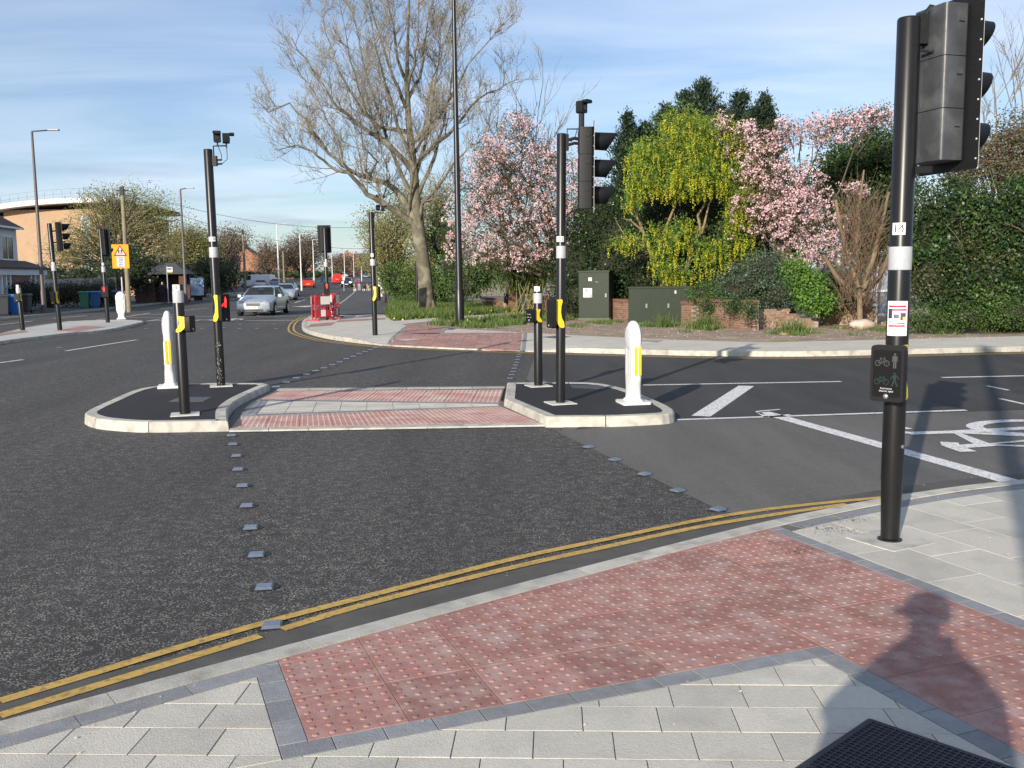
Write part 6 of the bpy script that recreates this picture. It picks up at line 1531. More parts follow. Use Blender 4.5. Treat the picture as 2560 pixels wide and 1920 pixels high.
# small street furniture up the main road
p = XY(859, 122, .1); sp0 = thing('sign_post', 'thin grey sign post on the kerb beyond the barriers', 'post', p); MB().tube([(0, 0, 0), (0, 0, zz(859, 693, p))], .05, 8).build('post', GALV, sp0); MB().box((-.15, -.06, zz(859, 693, p) - .4), (.15, -.05, zz(859, 693, p))).build('plate', GALV, sp0)
p = XY(904, 200, .1); sp1 = thing('sign_post', 'white post with round beacon far up the footway', 'post', p); MB().tube([(0, 0, 0), (0, 0, 2.6)], .09, 8).build('post', WPLATE, sp1); MB().lathe([(.0001, 2.55), (.2, 2.65), (.24, 2.85), (.15, 3.05), (.0001, 3.1)], 12).build('globe', WPLATE, sp1, True)
p = XY(1042, 58, .1); sp2 = thing('dark_post', 'dark post standing half hidden behind the bare tree trunk', 'post', p); MB().lathe([(.11, 0), (.09, zz(1040, 652, p) - .1), (.03, zz(1040, 652, p))], 12).build('post', BLACK, sp2)
bin_('pale blue recycling bin at the kerb beyond the red van', XY(805, 195, .1), .3, (.08, .25, .5))
bin_('navy bin with blue lid by the right-hand fence', XY(968, 92, .12), .4, (.03, .04, .06), (.05, .2, .5))

# ================================================================== VEGETATION
BARK = M('bark', (.12, .108, .075), .95, .4, 5, .9, 14, spots=((.24, .22, .165), 2.1, .50, .62, .85)); BARKD = M('dark_bark', (.09, .07, .055), .95, .3, 6, .5, 14); TWIG = M('twig_bark', (.19, .165, .13), .95, .25, 3)
def unit(n): v = RNG.normal(size=(n, 3)); return v / np.linalg.norm(v, axis=1, keepdims=True)
def leaf_obj(name, C, size, mat, parent=None, aspect=.55, bias=(0, 0, .5), along=None, jitter=.35):
    """a cloud of diamond-shaped leaves centred on C"""
    C = np.asarray(C, float); N = len(C)
    if N == 0: return None
    nrm = unit(N) + np.asarray(bias); nrm /= np.linalg.norm(nrm, axis=1, keepdims=True)
    a = unit(N) if along is None else unit(N) * .35 + np.asarray(along)
    a -= nrm * (a * nrm).sum(1, keepdims=True); a /= np.linalg.norm(a, axis=1, keepdims=True); b = np.cross(nrm, a)
    s = (np.asarray(size) * (1 + jitter * RNG.uniform(-1, 1, N)))[:, None]
    V = np.empty((N, 4, 3)); V[:, 0] = C - a * s * .5; V[:, 1] = C + b * s * aspect * .5 + nrm * s * .08; V[:, 2] = C + a * s * .5; V[:, 3] = C - b * s * aspect * .5 + nrm * s * .08
    return quads(name, V, mat, parent)
def quads(name, V, mat, parent=None):
    N = len(V); me = bpy.data.meshes.new(name); me.vertices.add(N * 4); me.vertices.foreach_set('co', V.reshape(-1)); me.loops.add(N * 4); me.loops.foreach_set('vertex_index', np.arange(N * 4, dtype=np.int32)); me.polygons.add(N); me.polygons.foreach_set('loop_start', np.arange(0, N * 4, 4, dtype=np.int32))
    if hasattr(me.polygons[0], 'loop_total'):
        try: me.polygons.foreach_set('loop_total', np.full(N, 4, dtype=np.int32))
        except Exception: pass
    me.update(calc_edges=True); me.materials.append(mat); return link(name, me, parent)
def el(px, py, Y, rx, rz, ry):
    c = P(px, py, Y); k = Y / F; return (np.array(c), np.array((rx * k, ry, rz * k)))
def clumps(els, n, shell=.45, zmin=.15):
    """clump centres spread through ellipsoids, more towards the outside"""
    vol = np.array([np.prod(e[1]) ** (2 / 3) for e in els]); cnt = np.maximum(1, (n * vol / vol.sum()).astype(int)); res = []
    for (c, r), k in zip(els, cnt):
        d = unit(k); wob = 1 + .16 * np.sin(d[:, 0] * 7 + c[0]) * np.cos(d[:, 2] * 6 + c[1]) + .12 * np.sin(d[:, 1] * 11 + c[2] * 3)
        rad = RNG.uniform(0, 1, k) ** shell * wob; res.append(c + d * r * rad[:, None])
    res = np.concatenate(res); return res[res[:, 2] > zmin]
def spray(cl, per, spread, flat=.8):
    C = np.repeat(cl, per, 0) + RNG.normal(size=(len(cl) * per, 3)) * np.array((spread, spread, spread * flat)); return C
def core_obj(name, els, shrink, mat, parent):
    """solid lumpy core added inside the foliage to block light, coloured like inner shade"""
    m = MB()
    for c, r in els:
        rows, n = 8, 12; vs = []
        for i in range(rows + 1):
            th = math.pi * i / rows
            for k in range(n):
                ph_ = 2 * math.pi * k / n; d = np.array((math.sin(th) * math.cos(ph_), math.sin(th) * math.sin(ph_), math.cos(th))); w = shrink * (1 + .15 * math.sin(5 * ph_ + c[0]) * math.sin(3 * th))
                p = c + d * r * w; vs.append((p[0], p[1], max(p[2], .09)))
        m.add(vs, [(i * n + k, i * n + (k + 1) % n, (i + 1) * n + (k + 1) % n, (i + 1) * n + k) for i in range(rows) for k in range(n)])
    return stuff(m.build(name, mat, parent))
def branches(base, tips, r0, fork=.35, mat=None, parent=None, name='trunk', seed=0, n=6, sag=0.):
    """stem rising from the base, forking to reach the given tips"""
    rnd = random.Random(seed); m = MB(); base = Vector(base); tips = [Vector(t) for t in tips]
    cen = sum(tips, Vector()) / len(tips); h = cen.z - base.z; knot = base + Vector(((cen.x - base.x) * .35, (cen.y - base.y) * .35, h * fork))
    m.tube([base, base.lerp(knot, .5) + Vector((rnd.uniform(-.1, .1), 0, 0)), knot], [r0 * 1.2, r0, r0 * .85], n)
    for t in tips:
        mid = knot.lerp(t, .5) + Vector((rnd.uniform(-.25, .25), rnd.uniform(-.2, .2), rnd.uniform(.0, .35))) * (t - knot).length * .35
        q1 = knot.lerp(mid, .5) + Vector((rnd.uniform(-.1, .1), rnd.uniform(-.1, .1), .05)); m.tube([knot - Vector((0, 0, .05)), q1, mid, mid.lerp(t, .55) + Vector((rnd.uniform(-.12, .12), 0, .05)), t], [r0 * .5, r0 * .4, r0 * .28, r0 * .16, r0 * .05], 5, cap=False)
    return m.build(name, mat or BARKD, parent, True)
def plant(name, label, cat, loc, group=None): return thing(name, label, cat, loc, 0, group)
def loc_children(root):
    """children were modelled in world space: keep them there under a root that stands at the plant's foot"""
    inv = Matrix.Translation(root.location).inverted()
    for c in root.children: c.matrix_parent_inverse = inv

# ---- the big bare tree
tb = G(1064, 768, .25); TY = 47.5
tb = Vector((*XY(1066, TY).xy, .1))
tree = plant('bare_tree', 'large bare spreading tree with pale trunk on the grass verge', 'tree', tb)
Z = lambda x, y, d=0.: P(600 + x * .4943, y * .4943, TY + d)
trunk_px = [(948, 1560), (942, 1500), (935, 1400), (917, 1260), (898, 1140), (893, 1050), (882, 900), (868, 760), (852, 600), (846, 450), (846, 300), (852, 120), (858, -80), (862, -260)]
tr_r = [.47, .39, .355, .33, .33, .25, .215, .185, .15, .115, .085, .06, .04, .02]
tm = MB(); tp_ = [Z(*p) for p in trunk_px]; tp_[0].z = .05
tm.tube(tp_, tr_r, 14)
# root flare
for k in range(7):
    a = k * .9 + .3; tm.tube([tp_[0] + Vector((math.cos(a) * .62, math.sin(a) * .62, .0)), tp_[0] + Vector((math.cos(a) * .34, math.sin(a) * .34, .28)), tp_[1] + Vector((0, 0, .5))], [.10, .16, .2], 7)
tm.build('trunk', BARK, tree, True)
limbs = [
 (5, [(893, 1140), (800, 1085), (715, 1020), (640, 980), (600, 920), (545, 870), (480, 862), (420, 810), (370, 765), (290, 735), (190, 760)], -3, .22),
 (5, [(880, 1110), (832, 1020), (778, 950), (690, 912), (600, 890), (520, 840), (440, 775), (385, 690), (330, 600), (250, 525), (150, 565), (60, 500)], 2.5, .23),
 (6, [(868, 860), (790, 770), (700, 690), (610, 640), (540, 580), (470, 520), (420, 430), (330, 300), (260, 190)], -2, .19),
 (7, [(855, 670), (770, 657), (700, 640), (620, 560), (560, 470), (500, 350), (430, 170), (410, 60)], 2, .16),
 (5, [(900, 1140), (930, 1030), (1000, 940), (1080, 830), (1170, 740), (1230, 700)], -2.5, .15),
 (6, [(890, 830), (960, 752), (1050, 680), (1130, 590), (1200, 500), (1300, 450), (1410, 400)], 2, .17),
 (7, [(880, 720), (960, 630), (1010, 580), (1060, 500), (1150, 330), (1260, 200), (1330, 120)], -1.5, .15),
 (5, [(925, 1020), (1000, 1000), (1110, 962), (1180, 950)], 1.5, .08),
 (8, [(850, 560), (800, 450), (760, 340), (715, 200), (670, 50), (640, -120)], -1, .13),
 (8, [(850, 500), (905, 400), (930, 280), (955, 100), (985, -80)], 1.5, .13),
 (9, [(848, 440), (880, 330), (900, 200), (905, 20), (925, -200)], -1, .11),
 (9, [(846, 420), (800, 300), (780, 150), (740, -30), (720, -200)], 1, .12),
 (6, [(870, 800), (935, 690), (950, 560), (975, 400), (1030, 230), (1080, 60)], 2, .11),
 (6, [(700, 690), (640, 560), (600, 450), (560, 300), (530, 150), (500, 0)], -3, .09),
 (5, [(690, 990), (720, 1010), (760, 900), (720, 780), (700, 640)], 1.5, .08),
 (5, [(650, 905), (690, 820), (620, 740), (600, 600), (560, 430)], -2.2, .085),
 (5, [(520, 840), (500, 720), (440, 600), (350, 430), (290, 350)], 1.8, .08),
 (5, [(885, 1010), (805, 860), (745, 710), (690, 550), (640, 390), (600, 210), (565, 50)], 1.5, .15),
 (5, [(900, 990), (960, 860), (1005, 710), (1045, 550), (1075, 390), (1105, 210), (1130, 80)], -1.5, .14),
 (6, [(888, 900), (930, 760), (962, 600), (992, 430), (1012, 250), (1022, 80)], 2.5, .12),
 (6, [(865, 790), (800, 640), (762, 500), (722, 380), (690, 250), (655, 80)], -2.5, .13),
 (5, [(850, 1090), (870, 900), (900, 800), (960, 640), (980, 480)], -2, .10)]
rb = random.Random(5); TW = MB(); LM = MB(); budc = []
def grow(p, d, L, r, lev):
    """one bending twig with side shoots"""
    n = 5 if lev < 3 else 4; pts = [p]; q = p.copy(); dd = d.normalized()
    for i in range(n):
        dd = (dd + Vector((rb.uniform(-.26, .26), rb.uniform(-.26, .26), rb.uniform(-.10, .26)))).normalized(); q = q + dd * (L / n); pts.append(q.copy())
    TW.tube(pts, [max(.0058, r * (1 - .75 * i / n)) for i in range(n + 1)], 5 if lev < 2 else 3, cap=False)
    if lev >= 3:
        budc.append(pts[-1]); return
    k = (0, 6, 5, 3)[lev] if lev > 0 else 6
    for j in range(k):
        t = rb.uniform(.25, 1.0) * n; i = min(int(t), n - 1); o = pts[i].lerp(pts[i + 1], t - i); tang = (pts[i + 1] - pts[i]).normalized()
        side = tang.cross(Vector((rb.gauss(0, 1), rb.gauss(0, 1), rb.gauss(0, 1)))).normalized()
        grow(o, tang * .75 + side * rb.uniform(.5, 1.0) + Vector((0, 0, .28)), L * rb.uniform(.38, .62), r * .5, lev + 1)
for node, pl, dep, r0 in limbs:
    n = len(pl); pts = []
    d0 = 0
    for i, (x, y) in enumerate(pl):
        t = i / (n - 1); pts.append(Z(x, y, dep * t ** .8))
    # finer polyline with gentle kinks
    fine = []
    for i in range(n - 1):
        for s in (0, .5): fine.append(pts[i].lerp(pts[i + 1], s) + (Vector((rb.uniform(-1, 1), rb.uniform(-1, 1), rb.uniform(-1, 1))) * .05 if (i or s) else Vector()))
    fine.append(pts[-1]); m = len(fine); rad = [max(.018, .8 * r0 * (1 - .9 * (i / (m - 1)) ** .8)) for i in range(m)]
    LM.tube(fine, rad, 8, cap=False)
    Ltot = sum((fine[i + 1] - fine[i]).length for i in range(m - 1))
    for j in range(int(Ltot * 2.3) + 5):
        t = (.12 + .88 * rb.random() ** .8) * (m - 1); i = min(int(t), m - 2); o = fine[i].lerp(fine[i + 1], t - i); tang = (fine[i + 1] - fine[i]).normalized()
        side = tang.cross(Vector((rb.gauss(0, 1), rb.gauss(0, 1), rb.gauss(0, 1)))).normalized()
        grow(o, tang * .6 + side * .85 + Vector((0, 0, .35)), rb.uniform(1.0, 2.3) * (1.0 - .25 * t / m), max(.018, rad[i] * .33), 1)
LM.build('limbs', BARK, tree, True); stuff(TW.build('twigs', TWIG, tree))
stuff(leaf_obj('buds', np.array([tuple(b) for b in budc]), .07, leafmat('bud', (.30, .32, .17), (.36, .34, .22)), tree))
loc_children(tree)

# ---- flowering trees
PINK = leafmat('cherry_blossom', (.70, .44, .48), (.84, .66, .68), .3); BRONZE = leafmat('bronze_leaf', (.085, .065, .03), (.11, .12, .04), .3); LABY = leafmat('laburnum_flower', (.62, .585, .03), (.52, .54, .05), .35); LABG = leafmat('laburnum_leaf', (.11, .20, .03), (.20, .31, .06), .45)
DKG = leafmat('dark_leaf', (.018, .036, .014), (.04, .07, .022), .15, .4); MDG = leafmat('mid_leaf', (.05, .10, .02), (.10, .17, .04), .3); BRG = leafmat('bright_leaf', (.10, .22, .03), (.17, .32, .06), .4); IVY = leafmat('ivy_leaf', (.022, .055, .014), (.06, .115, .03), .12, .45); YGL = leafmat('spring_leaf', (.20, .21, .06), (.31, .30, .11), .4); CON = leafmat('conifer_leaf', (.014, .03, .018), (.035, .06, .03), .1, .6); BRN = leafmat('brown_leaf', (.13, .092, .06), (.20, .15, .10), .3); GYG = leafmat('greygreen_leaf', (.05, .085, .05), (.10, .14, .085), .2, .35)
CORE = M('core_shade', (.022, .026, .014), .95, .4, 5)  # interior shade put into the colour of the added light-blocking cores
def cherry(label, base, els, nfl, nlf, r0, ntip=16, seed=1):
    t = plant('cherry_tree', label, 'tree', base, 'pink cherry trees'); f = clumps(els, nfl, .42); big = spray(f, 3, .10)
    fl = spray(big, 9, .042, 1.0); leaf_obj('blossom', fl, .062, PINK, t, .9, (-.1, -.5, .4)); lf = spray(clumps(els, nlf, .6), 7, .13); leaf_obj('leaves', lf, .085, BRONZE, t, .45)
    tips = clumps(els, ntip, .5); branches(base, tips, r0, .3, BARKD, t, seed=seed); tips2 = clumps(els, ntip * 4, .4)
    m = MB(); rr = random.Random(seed)
    for q in tips2:
        q = Vector(q); b = Vector(base) * .3 + q * .7 + Vector((0, 0, .1)); b.z = max(b.z, q.z - .9); m.tube([b, b.lerp(q, .5) + Vector((rr.uniform(-.15, .15), 0, rr.uniform(-.05, .2))), q], [.02, .014, .007], 4, cap=False)
    stuff(m.build('twigs', BARKD, t)); loc_children(t); return t
cb1 = Vector((*XY(1448, 41).xy, .1))
cherry('pink blossoming cherry tree between the bare tree and pole 12', cb1, [el(1300, 470, 40, 125, 110, 2.2), el(1190, 520, 40.5, 80, 110, 1.8), el(1395, 520, 39.5, 80, 120, 1.8), el(1300, 345, 40.5, 60, 60, 1.2), el(1225, 390, 40, 50, 60, 1.2), el(1452, 455, 39, 50, 90, 1.3), el(1375, 400, 40, 60, 55, 1.3), el(1150, 620, 40.5, 45, 40, 1.2), el(1250, 640, 39.5, 90, 45, 1.2), el(1352, 640, 39.5, 35, 25, .8), el(1300, 300, 40.5, 30, 35, .7), el(1300, 580, 40.8, 150, 70, 1.5), el(1250, 450, 41, 90, 90, 1.5)], 1000, 4200, .17, 26, 3)
cb2 = Vector((*XY(1985, 33.2).xy, .1))
cherry('pink cherry tree with drooping branches right of the yellow tree', cb2, [el(1985, 470, 32.8, 80, 80, 1.6), el(2020, 560, 32.5, 85, 75, 1.5), el(1900, 420, 33.6, 65, 80, 1.3), el(1855, 350, 34, 55, 50, 1.1), el(1800, 320, 34.3, 35, 35, .9), el(2060, 330, 32.6, 70, 40, 1.2), el(2145, 300, 32.4, 75, 32, 1.0), el(2200, 285, 32.2, 45, 26, .8), el(1960, 330, 33, 45, 40, 1.), el(2040, 620, 32.2, 70, 40, 1.), el(2140, 478, 31.5, 28, 32, .6), el(1880, 530, 33.5, 60, 55, 1.1), el(1960, 540, 33.6, 90, 80, 1.2)], 900, 2000, .12, 20, 8)
# low boughs of pink reaching in front of the yellow tree
def laburnum(label, base, els, nr, nl, stems):
    t = plant('laburnum_tree', label, 'tree', base); c = clumps(els, nr, .4); Vv = []
    L = RNG.uniform(.18, .40, len(c)); pts = []
    for k in range(22):
        f = k / 21; rad = .036 * (1 - .8 * f); p = c.copy(); p[:, 2] -= L * f; p += RNG.normal(size=p.shape) * np.array((rad, rad, .012)); pts.append(p)
    leaf_obj('racemes', np.concatenate(pts), .042, LABY, t, .8, (-.15, -.6, .35)); lf = spray(clumps(els, nl, .5), 9, .15); lf[:, 2] += .06; leaf_obj('leaves', lf, .10, LABG, t, .5, (-.1, -.3, .6))
    m = MB()
    for pl, r in stems:
        n = len(pl); pts_ = [P(*q) for q in pl]
        if pl[0][1] > 690: pts_[0].z = .05
        m.tube(pts_, [r * (1 - .75 * i / (n - 1)) for i in range(n)], 8, cap=False)
    m.build('trunk', M('laburnum_bark', (.22, .16, .09), .9, .25, 6, .4, 20), t, True)
    loc_children(t); return t
lb = Vector((*XY(1700, 34.6).xy, .1)); q_ = lambda x, y, d=34.6: (1120 + x * .422, 200 + y * .422, d)
laburnum('yellow-flowering laburnum tree with hanging racemes above the low cabinet', lb,
    [el(1640, 400, 34.4, 75, 70, 1.2), el(1740, 370, 34.6, 90, 75, 1.5), el(1710, 310, 34.8, 70, 40, 1.1), el(1830, 400, 34.6, 65, 70, 1.3), el(1770, 440, 34, 80, 45, 1.1), el(1600, 460, 34.2, 40, 45, .9), el(1880, 430, 34.3, 40, 60, .9), el(1850, 490, 34, 45, 40, .8), el(1650, 600, 33.9, 45, 45, .7), el(1710, 590, 34, 40, 50, .7), el(1780, 640, 33.8, 50, 50, .7), el(1690, 690, 33.9, 60, 25, .6), el(1570, 605, 34, 35, 25, .5), el(1525, 612, 34, 10, 10, .2), el(1845, 600, 34.2, 45, 60, .8), el(1660, 660, 33.8, 45, 40, .6), el(1610, 400, 34.3, 45, 50, 1.), el(1680, 450, 34.0, 80, 45, 1.), el(1790, 350, 34.6, 80, 60, 1.2), el(1580, 500, 34.1, 25, 30, .6), el(1870, 380, 34.5, 40, 40, .9), el(1730, 460, 33.9, 100, 40, 1.), el(1850, 545, 34, 45, 45, .8)], 2100, 3000,
    [([q_(1400, 1230), q_(1410, 1120), q_(1450, 970), q_(1500, 900), q_(1480, 800), q_(1520, 740), q_(1540, 640)], .10), ([q_(1500, 910), q_(1520, 850), q_(1540, 760), q_(1570, 650)], .06), ([q_(1290, 1250), q_(1270, 1140), q_(1200, 1010), q_(1150, 880), q_(1090, 740), q_(1060, 690)], .09), ([q_(1160, 900), q_(1080, 830), q_(1030, 820)], .04), ([q_(1180, 960), q_(1060, 925), q_(955, 945)], .035), ([q_(1050, 925), q_(1010, 860), q_(985, 810)], .025), ([q_(1270, 1140), q_(1260, 950), q_(1330, 780), q_(1370, 690), q_(1380, 600)], .07), ([q_(1380, 1000), q_(1350, 880), q_(1340, 790)], .035), ([q_(1200, 1030), q_(1110, 980)], .03), ([q_(1260, 650), q_(1270, 720), q_(1300, 690)], .03)])

# ---- hedges, shrubs and evergreens
def shrub(name, label, els, n, per, size, mat, spread=.12, core=.62, cat='shrub', group='shrubs and hedges', aspect=.6, shell=.22, bias=(-.15, -.35, .55), extra=None, stem=None):
    c0 = els[0][0]; base = (c0[0], c0[1], .1 + hgt(c0[1])); t = plant(name, label, cat, base, group)
    leaf_obj('foliage', spray(clumps(els, n, shell), per, spread), size, mat, t, aspect, bias)
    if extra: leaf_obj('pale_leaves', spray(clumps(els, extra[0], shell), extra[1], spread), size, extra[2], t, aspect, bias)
    if core: core_obj('light_block_core', els, core, CORE, t)
    if stem: branches(base, clumps(els, stem[0], .5), stem[1], .35, BARKD, t, 'trunk', 2)
    loc_children(t); return t
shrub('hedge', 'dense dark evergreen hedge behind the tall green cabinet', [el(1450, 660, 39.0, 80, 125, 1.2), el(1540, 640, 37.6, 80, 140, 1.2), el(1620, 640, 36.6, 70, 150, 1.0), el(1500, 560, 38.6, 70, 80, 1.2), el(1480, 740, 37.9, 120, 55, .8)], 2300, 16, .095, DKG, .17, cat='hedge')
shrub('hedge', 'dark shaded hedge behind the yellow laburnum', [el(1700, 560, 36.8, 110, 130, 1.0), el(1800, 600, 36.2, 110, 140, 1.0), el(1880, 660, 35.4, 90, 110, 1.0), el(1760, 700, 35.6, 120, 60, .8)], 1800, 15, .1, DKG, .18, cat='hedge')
shrub('shrub', 'grey-green rounded shrub spilling over the coped wall', [el(1860, 715, 29.8, 75, 55, .8), el(1910, 680, 30.2, 60, 60, .8), el(1940, 740, 29.5, 45, 45, .6)], 700, 14, .06, GYG, .1)
shrub('shrub', 'bright fresh green shrub above the crumbling wall', [el(2010, 720, 29.6, 45, 50, .6), el(1985, 685, 29.8, 35, 40, .5), el(2035, 755, 29.2, 40, 30, .5)], 420, 14, .085, BRG, .12, core=.6)
shrub('shrub', 'mid green shrub beside the dead conifer', [el(2085, 710, 30.2, 50, 45, .6), el(2060, 760, 29.6, 35, 30, .5), el(2110, 740, 30.4, 40, 40, .6)], 380, 13, .07, MDG, .12)
shrub('shrub', 'trailing ivy hanging over the coping of the red brick wall', [el(1772, 765, 30.2, 26, 20, .2), el(1835, 762, 28.6, 34, 22, .22), el(1872, 775, 27.6, 22, 26, .2)], 210, 12, .055, IVY, .09, core=.4)
shrub('shrub', 'low green shrub left of the grey-green one', [el(1770, 735, 31.2, 55, 32, .6), el(1810, 745, 30.6, 50, 30, .5)], 330, 13, .06, MDG, .1)
shrub('evergreen_tree', 'dark rounded evergreen tree behind the cherry blossom and pole 14', [el(2150, 430, 37, 90, 95, 2), el(2210, 400, 36.5, 80, 80, 1.8), el(2090, 470, 37, 70, 90, 1.6), el(2160, 560, 36.5, 100, 110, 1.8), el(2230, 500, 36, 60, 110, 1.5)], 2300, 15, .11, leafmat('yew_leaf', (.02, .045, .012), (.05, .09, .022), .15), .2, cat='tree', stem=(6, .16))
hedge_els = [el(2325, 570, 26.9, 55, 110, .7), el(2400, 540, 26.5, 65, 100, .8), el(2480, 570, 26.3, 60, 110, .8), el(2560, 540, 26.2, 65, 120, .8), el(2330, 690, 26.1, 60, 95, .7), el(2400, 660, 26.2, 55, 80, .8), el(2460, 700, 25.7, 70, 105, .8), el(2540, 660, 25.9, 55, 80, .7), el(2580, 730, 25.5, 70, 95, .8), el(2660, 640, 25.6, 80, 190, .9), el(2770, 650, 25.8, 80, 170, .9), el(2880, 630, 26, 90, 190, .9), el(2290, 640, 27.4, 35, 110, .6), el(2400, 760, 25.5, 70, 50, .6), el(2510, 760, 25.4, 60, 50, .6)]
th_ = plant('hedge', 'tall ivy-covered hedge of mixed dark foliage to the right of pole 14', 'hedge', (*XY(2450, 26).xy, .1), 'shrubs and hedges')
hc = clumps(hedge_els, 3200, .34); hsel = (np.sin(hc[:, 0] * 2.3 + 1) * np.cos(hc[:, 2] * 2.9 + hc[:, 0]) + RNG.normal(size=len(hc)) * .45)
for lo, hi, per, sp_r, sz, mt, nm in ((-9, -.55, 24, .16, .065, leafmat('ivy_olive', (.05, .065, .018), (.10, .11, .035), .2), 'olive_leaves'), (-.55, .35, 26, .17, .085, leafmat('ivy_dark', (.014, .036, .011), (.036, .07, .02), .12, .45), 'dark_leaves'), (.35, .9, 24, .15, .095, IVY, 'ivy_leaves'), (.9, 9, 20, .13, .075, leafmat('ivy_pale', (.07, .13, .025), (.14, .20, .05), .2, .45), 'pale_leaves')):
    leaf_obj(nm, spray(hc[(hsel >= lo) & (hsel < hi)], per, sp_r), sz, mt, th_, .65, (-.15, -.35, .55), None, .5)
core_obj('light_block_core', hedge_els, .52, CORE, th_); hm = MB(); rr = random.Random(77)
for k in range(260):
    o = Vector(hc[rr.randrange(len(hc))]); d = Vector((rr.gauss(0, 1), rr.gauss(-.6, .5), rr.gauss(.2, .6))).normalized() * rr.uniform(.3, .9); hm.tube([o, o + d * .5 + Vector((0, 0, .05)), o + d], [.008, .006, .003], 3, cap=False)
stuff(hm.build('bare_twigs', M('dry_wood', (.20, .145, .09), .9, .25, 6), th_)); loc_children(th_)
shrub('shrub', 'light green scrub along the foot of the ivy hedge', [el(2300, 800, 25.2, 60, 22, .4), el(2420, 790, 25, 80, 35, .4), el(2540, 780, 24.9, 80, 40, .4), el(2640, 780, 24.8, 60, 40, .4)], 620, 12, .055, MDG, .11, core=.5)
shrub('shrub', 'brown and pink-tinged shrub above the ivy at the right edge', [el(2470, 400, 28, 60, 60, .9), el(2540, 350, 28, 70, 70, 1.), el(2600, 400, 28, 60, 90, 1.), el(2720, 420, 28, 70, 70, 1.), el(2400, 440, 28, 50, 40, .8), el(2540, 440, 27.6, 90, 40, .9)], 1900, 10, .07, BRN, .15, core=0, shell=.5, stem=(40, .08), extra=(500, 9, MDG))
shrub('shrub', 'leafy green bush behind the gate pier and letter box', [el(1185, 690, 47, 55, 45, 1.2), el(1135, 670, 48, 45, 50, 1.2), el(1225, 660, 47, 45, 60, 1.2), el(1110, 600, 49, 50, 60, 1.2), el(1160, 720, 46.5, 60, 30, .8)], 750, 13, .11, MDG, .18)
# bamboo-like clump with drooping blades
bb_ = plant('bamboo_clump', 'clump of drooping narrow bamboo leaves over the low brick wall', 'shrub', (*XY(1320, 41.5).xy, .1), 'shrubs and hedges')
bc = clumps([el(1320, 670, 41.5, 70, 55, 1.0), el(1270, 680, 42, 40, 50, .8), el(1370, 650, 41, 45, 60, .8)], 420, .4); leaf_obj('blades', spray(bc, 9, .16), .30, BRG if False else leafmat('bamboo_leaf', (.07, .13, .03), (.14, .20, .05), .3), bb_, .12, (-.2, -.5, .5), along=(.0, 0, -.9))
cm = MB()
for k in range(26): a = Vector((*XY(1300 + random.uniform(-30, 50), 41.5 + random.uniform(-.4, .4)).xy, .1)); b = Vector(bc[random.randrange(len(bc))]); cm.tube([a, a.lerp(b, .6) + Vector((0, 0, .5)), b], [.018, .014, .006], 5, cap=False)
cm.build('canes', M('cane', (.20, .19, .06), .6, .2), bb_); core_obj('light_block_core', [el(1320, 700, 42, 70, 50, .7)], .7, CORE, bb_); loc_children(bb_)
# dark conifers with pointed tops
def conifer(label, px, topy, Y, wpx, boty=640, seed=0):
    b = Vector((*XY(px, Y).xy, .1 + hgt(Y))); t = plant('conifer_tree', label, 'tree', b, 'dark conifers'); top = P(px, topy, Y).z; bot = P(px, boty, Y).z; k = Y / F; n = 520; C = []; D = []
    rr = np.random.default_rng(seed)
    for i in range(n):
        u = rr.uniform(0, 1) ** .8; z = top - (top - bot) * u; R = 1.95 * wpx * k * (.05 + .95 * u ** .7) * rr.uniform(.3, 1.25); a = rr.uniform(0, 2 * math.pi); L = R
        # a bough: points from the stem outwards, tip turned up
        for s in np.linspace(.35, 1, 9): C.append((b.x + math.cos(a) * L * s, b.y + math.sin(a) * L * s, z + .35 * s * s * R * .6 - .1)); D.append((math.cos(a) * .6, math.sin(a) * .6, .7))
    C = np.array(C); D = np.array(D); Cc = np.repeat(C, 5, 0) + rr.normal(size=(len(C) * 5, 3)) * .11; leaf_obj('foliage', Cc, .17, CON, t, .35, (-.1, -.3, .3), along=np.repeat(D, 5, 0))
    MB().tube([(b.x, b.y, b.z - .05), (b.x, b.y, top - .2)], [.22, .03], 8).build('trunk', BARKD, t); loc_children(t)
conifer('tall dark conifer with the highest pointed crown behind the yellow tree', 1755, 196, 46, 85, seed=1); conifer('dark conifer just left of the tallest one', 1660, 262, 46, 62, seed=2); conifer('slim dark conifer leaning over the pole 12 signal head', 1568, 278, 45, 48, seed=3); conifer('dark conifer just right of the tallest one', 1845, 228, 47, 62, seed=4); conifer('pointed dark conifer nearest the gap of sky', 1905, 236, 45, 50, seed=5); conifer('dark conifer filling between the two tallest tops', 1710, 225, 48, 60, seed=6); conifer('low dark conifer filling below the tallest crown', 1800, 262, 47, 70, seed=8); conifer('low dark conifer between the slim one and its neighbour', 1612, 305, 46, 60, seed=9); conifer('narrow dark conifer top beside the pointed one', 1880, 262, 44, 45, seed=7)
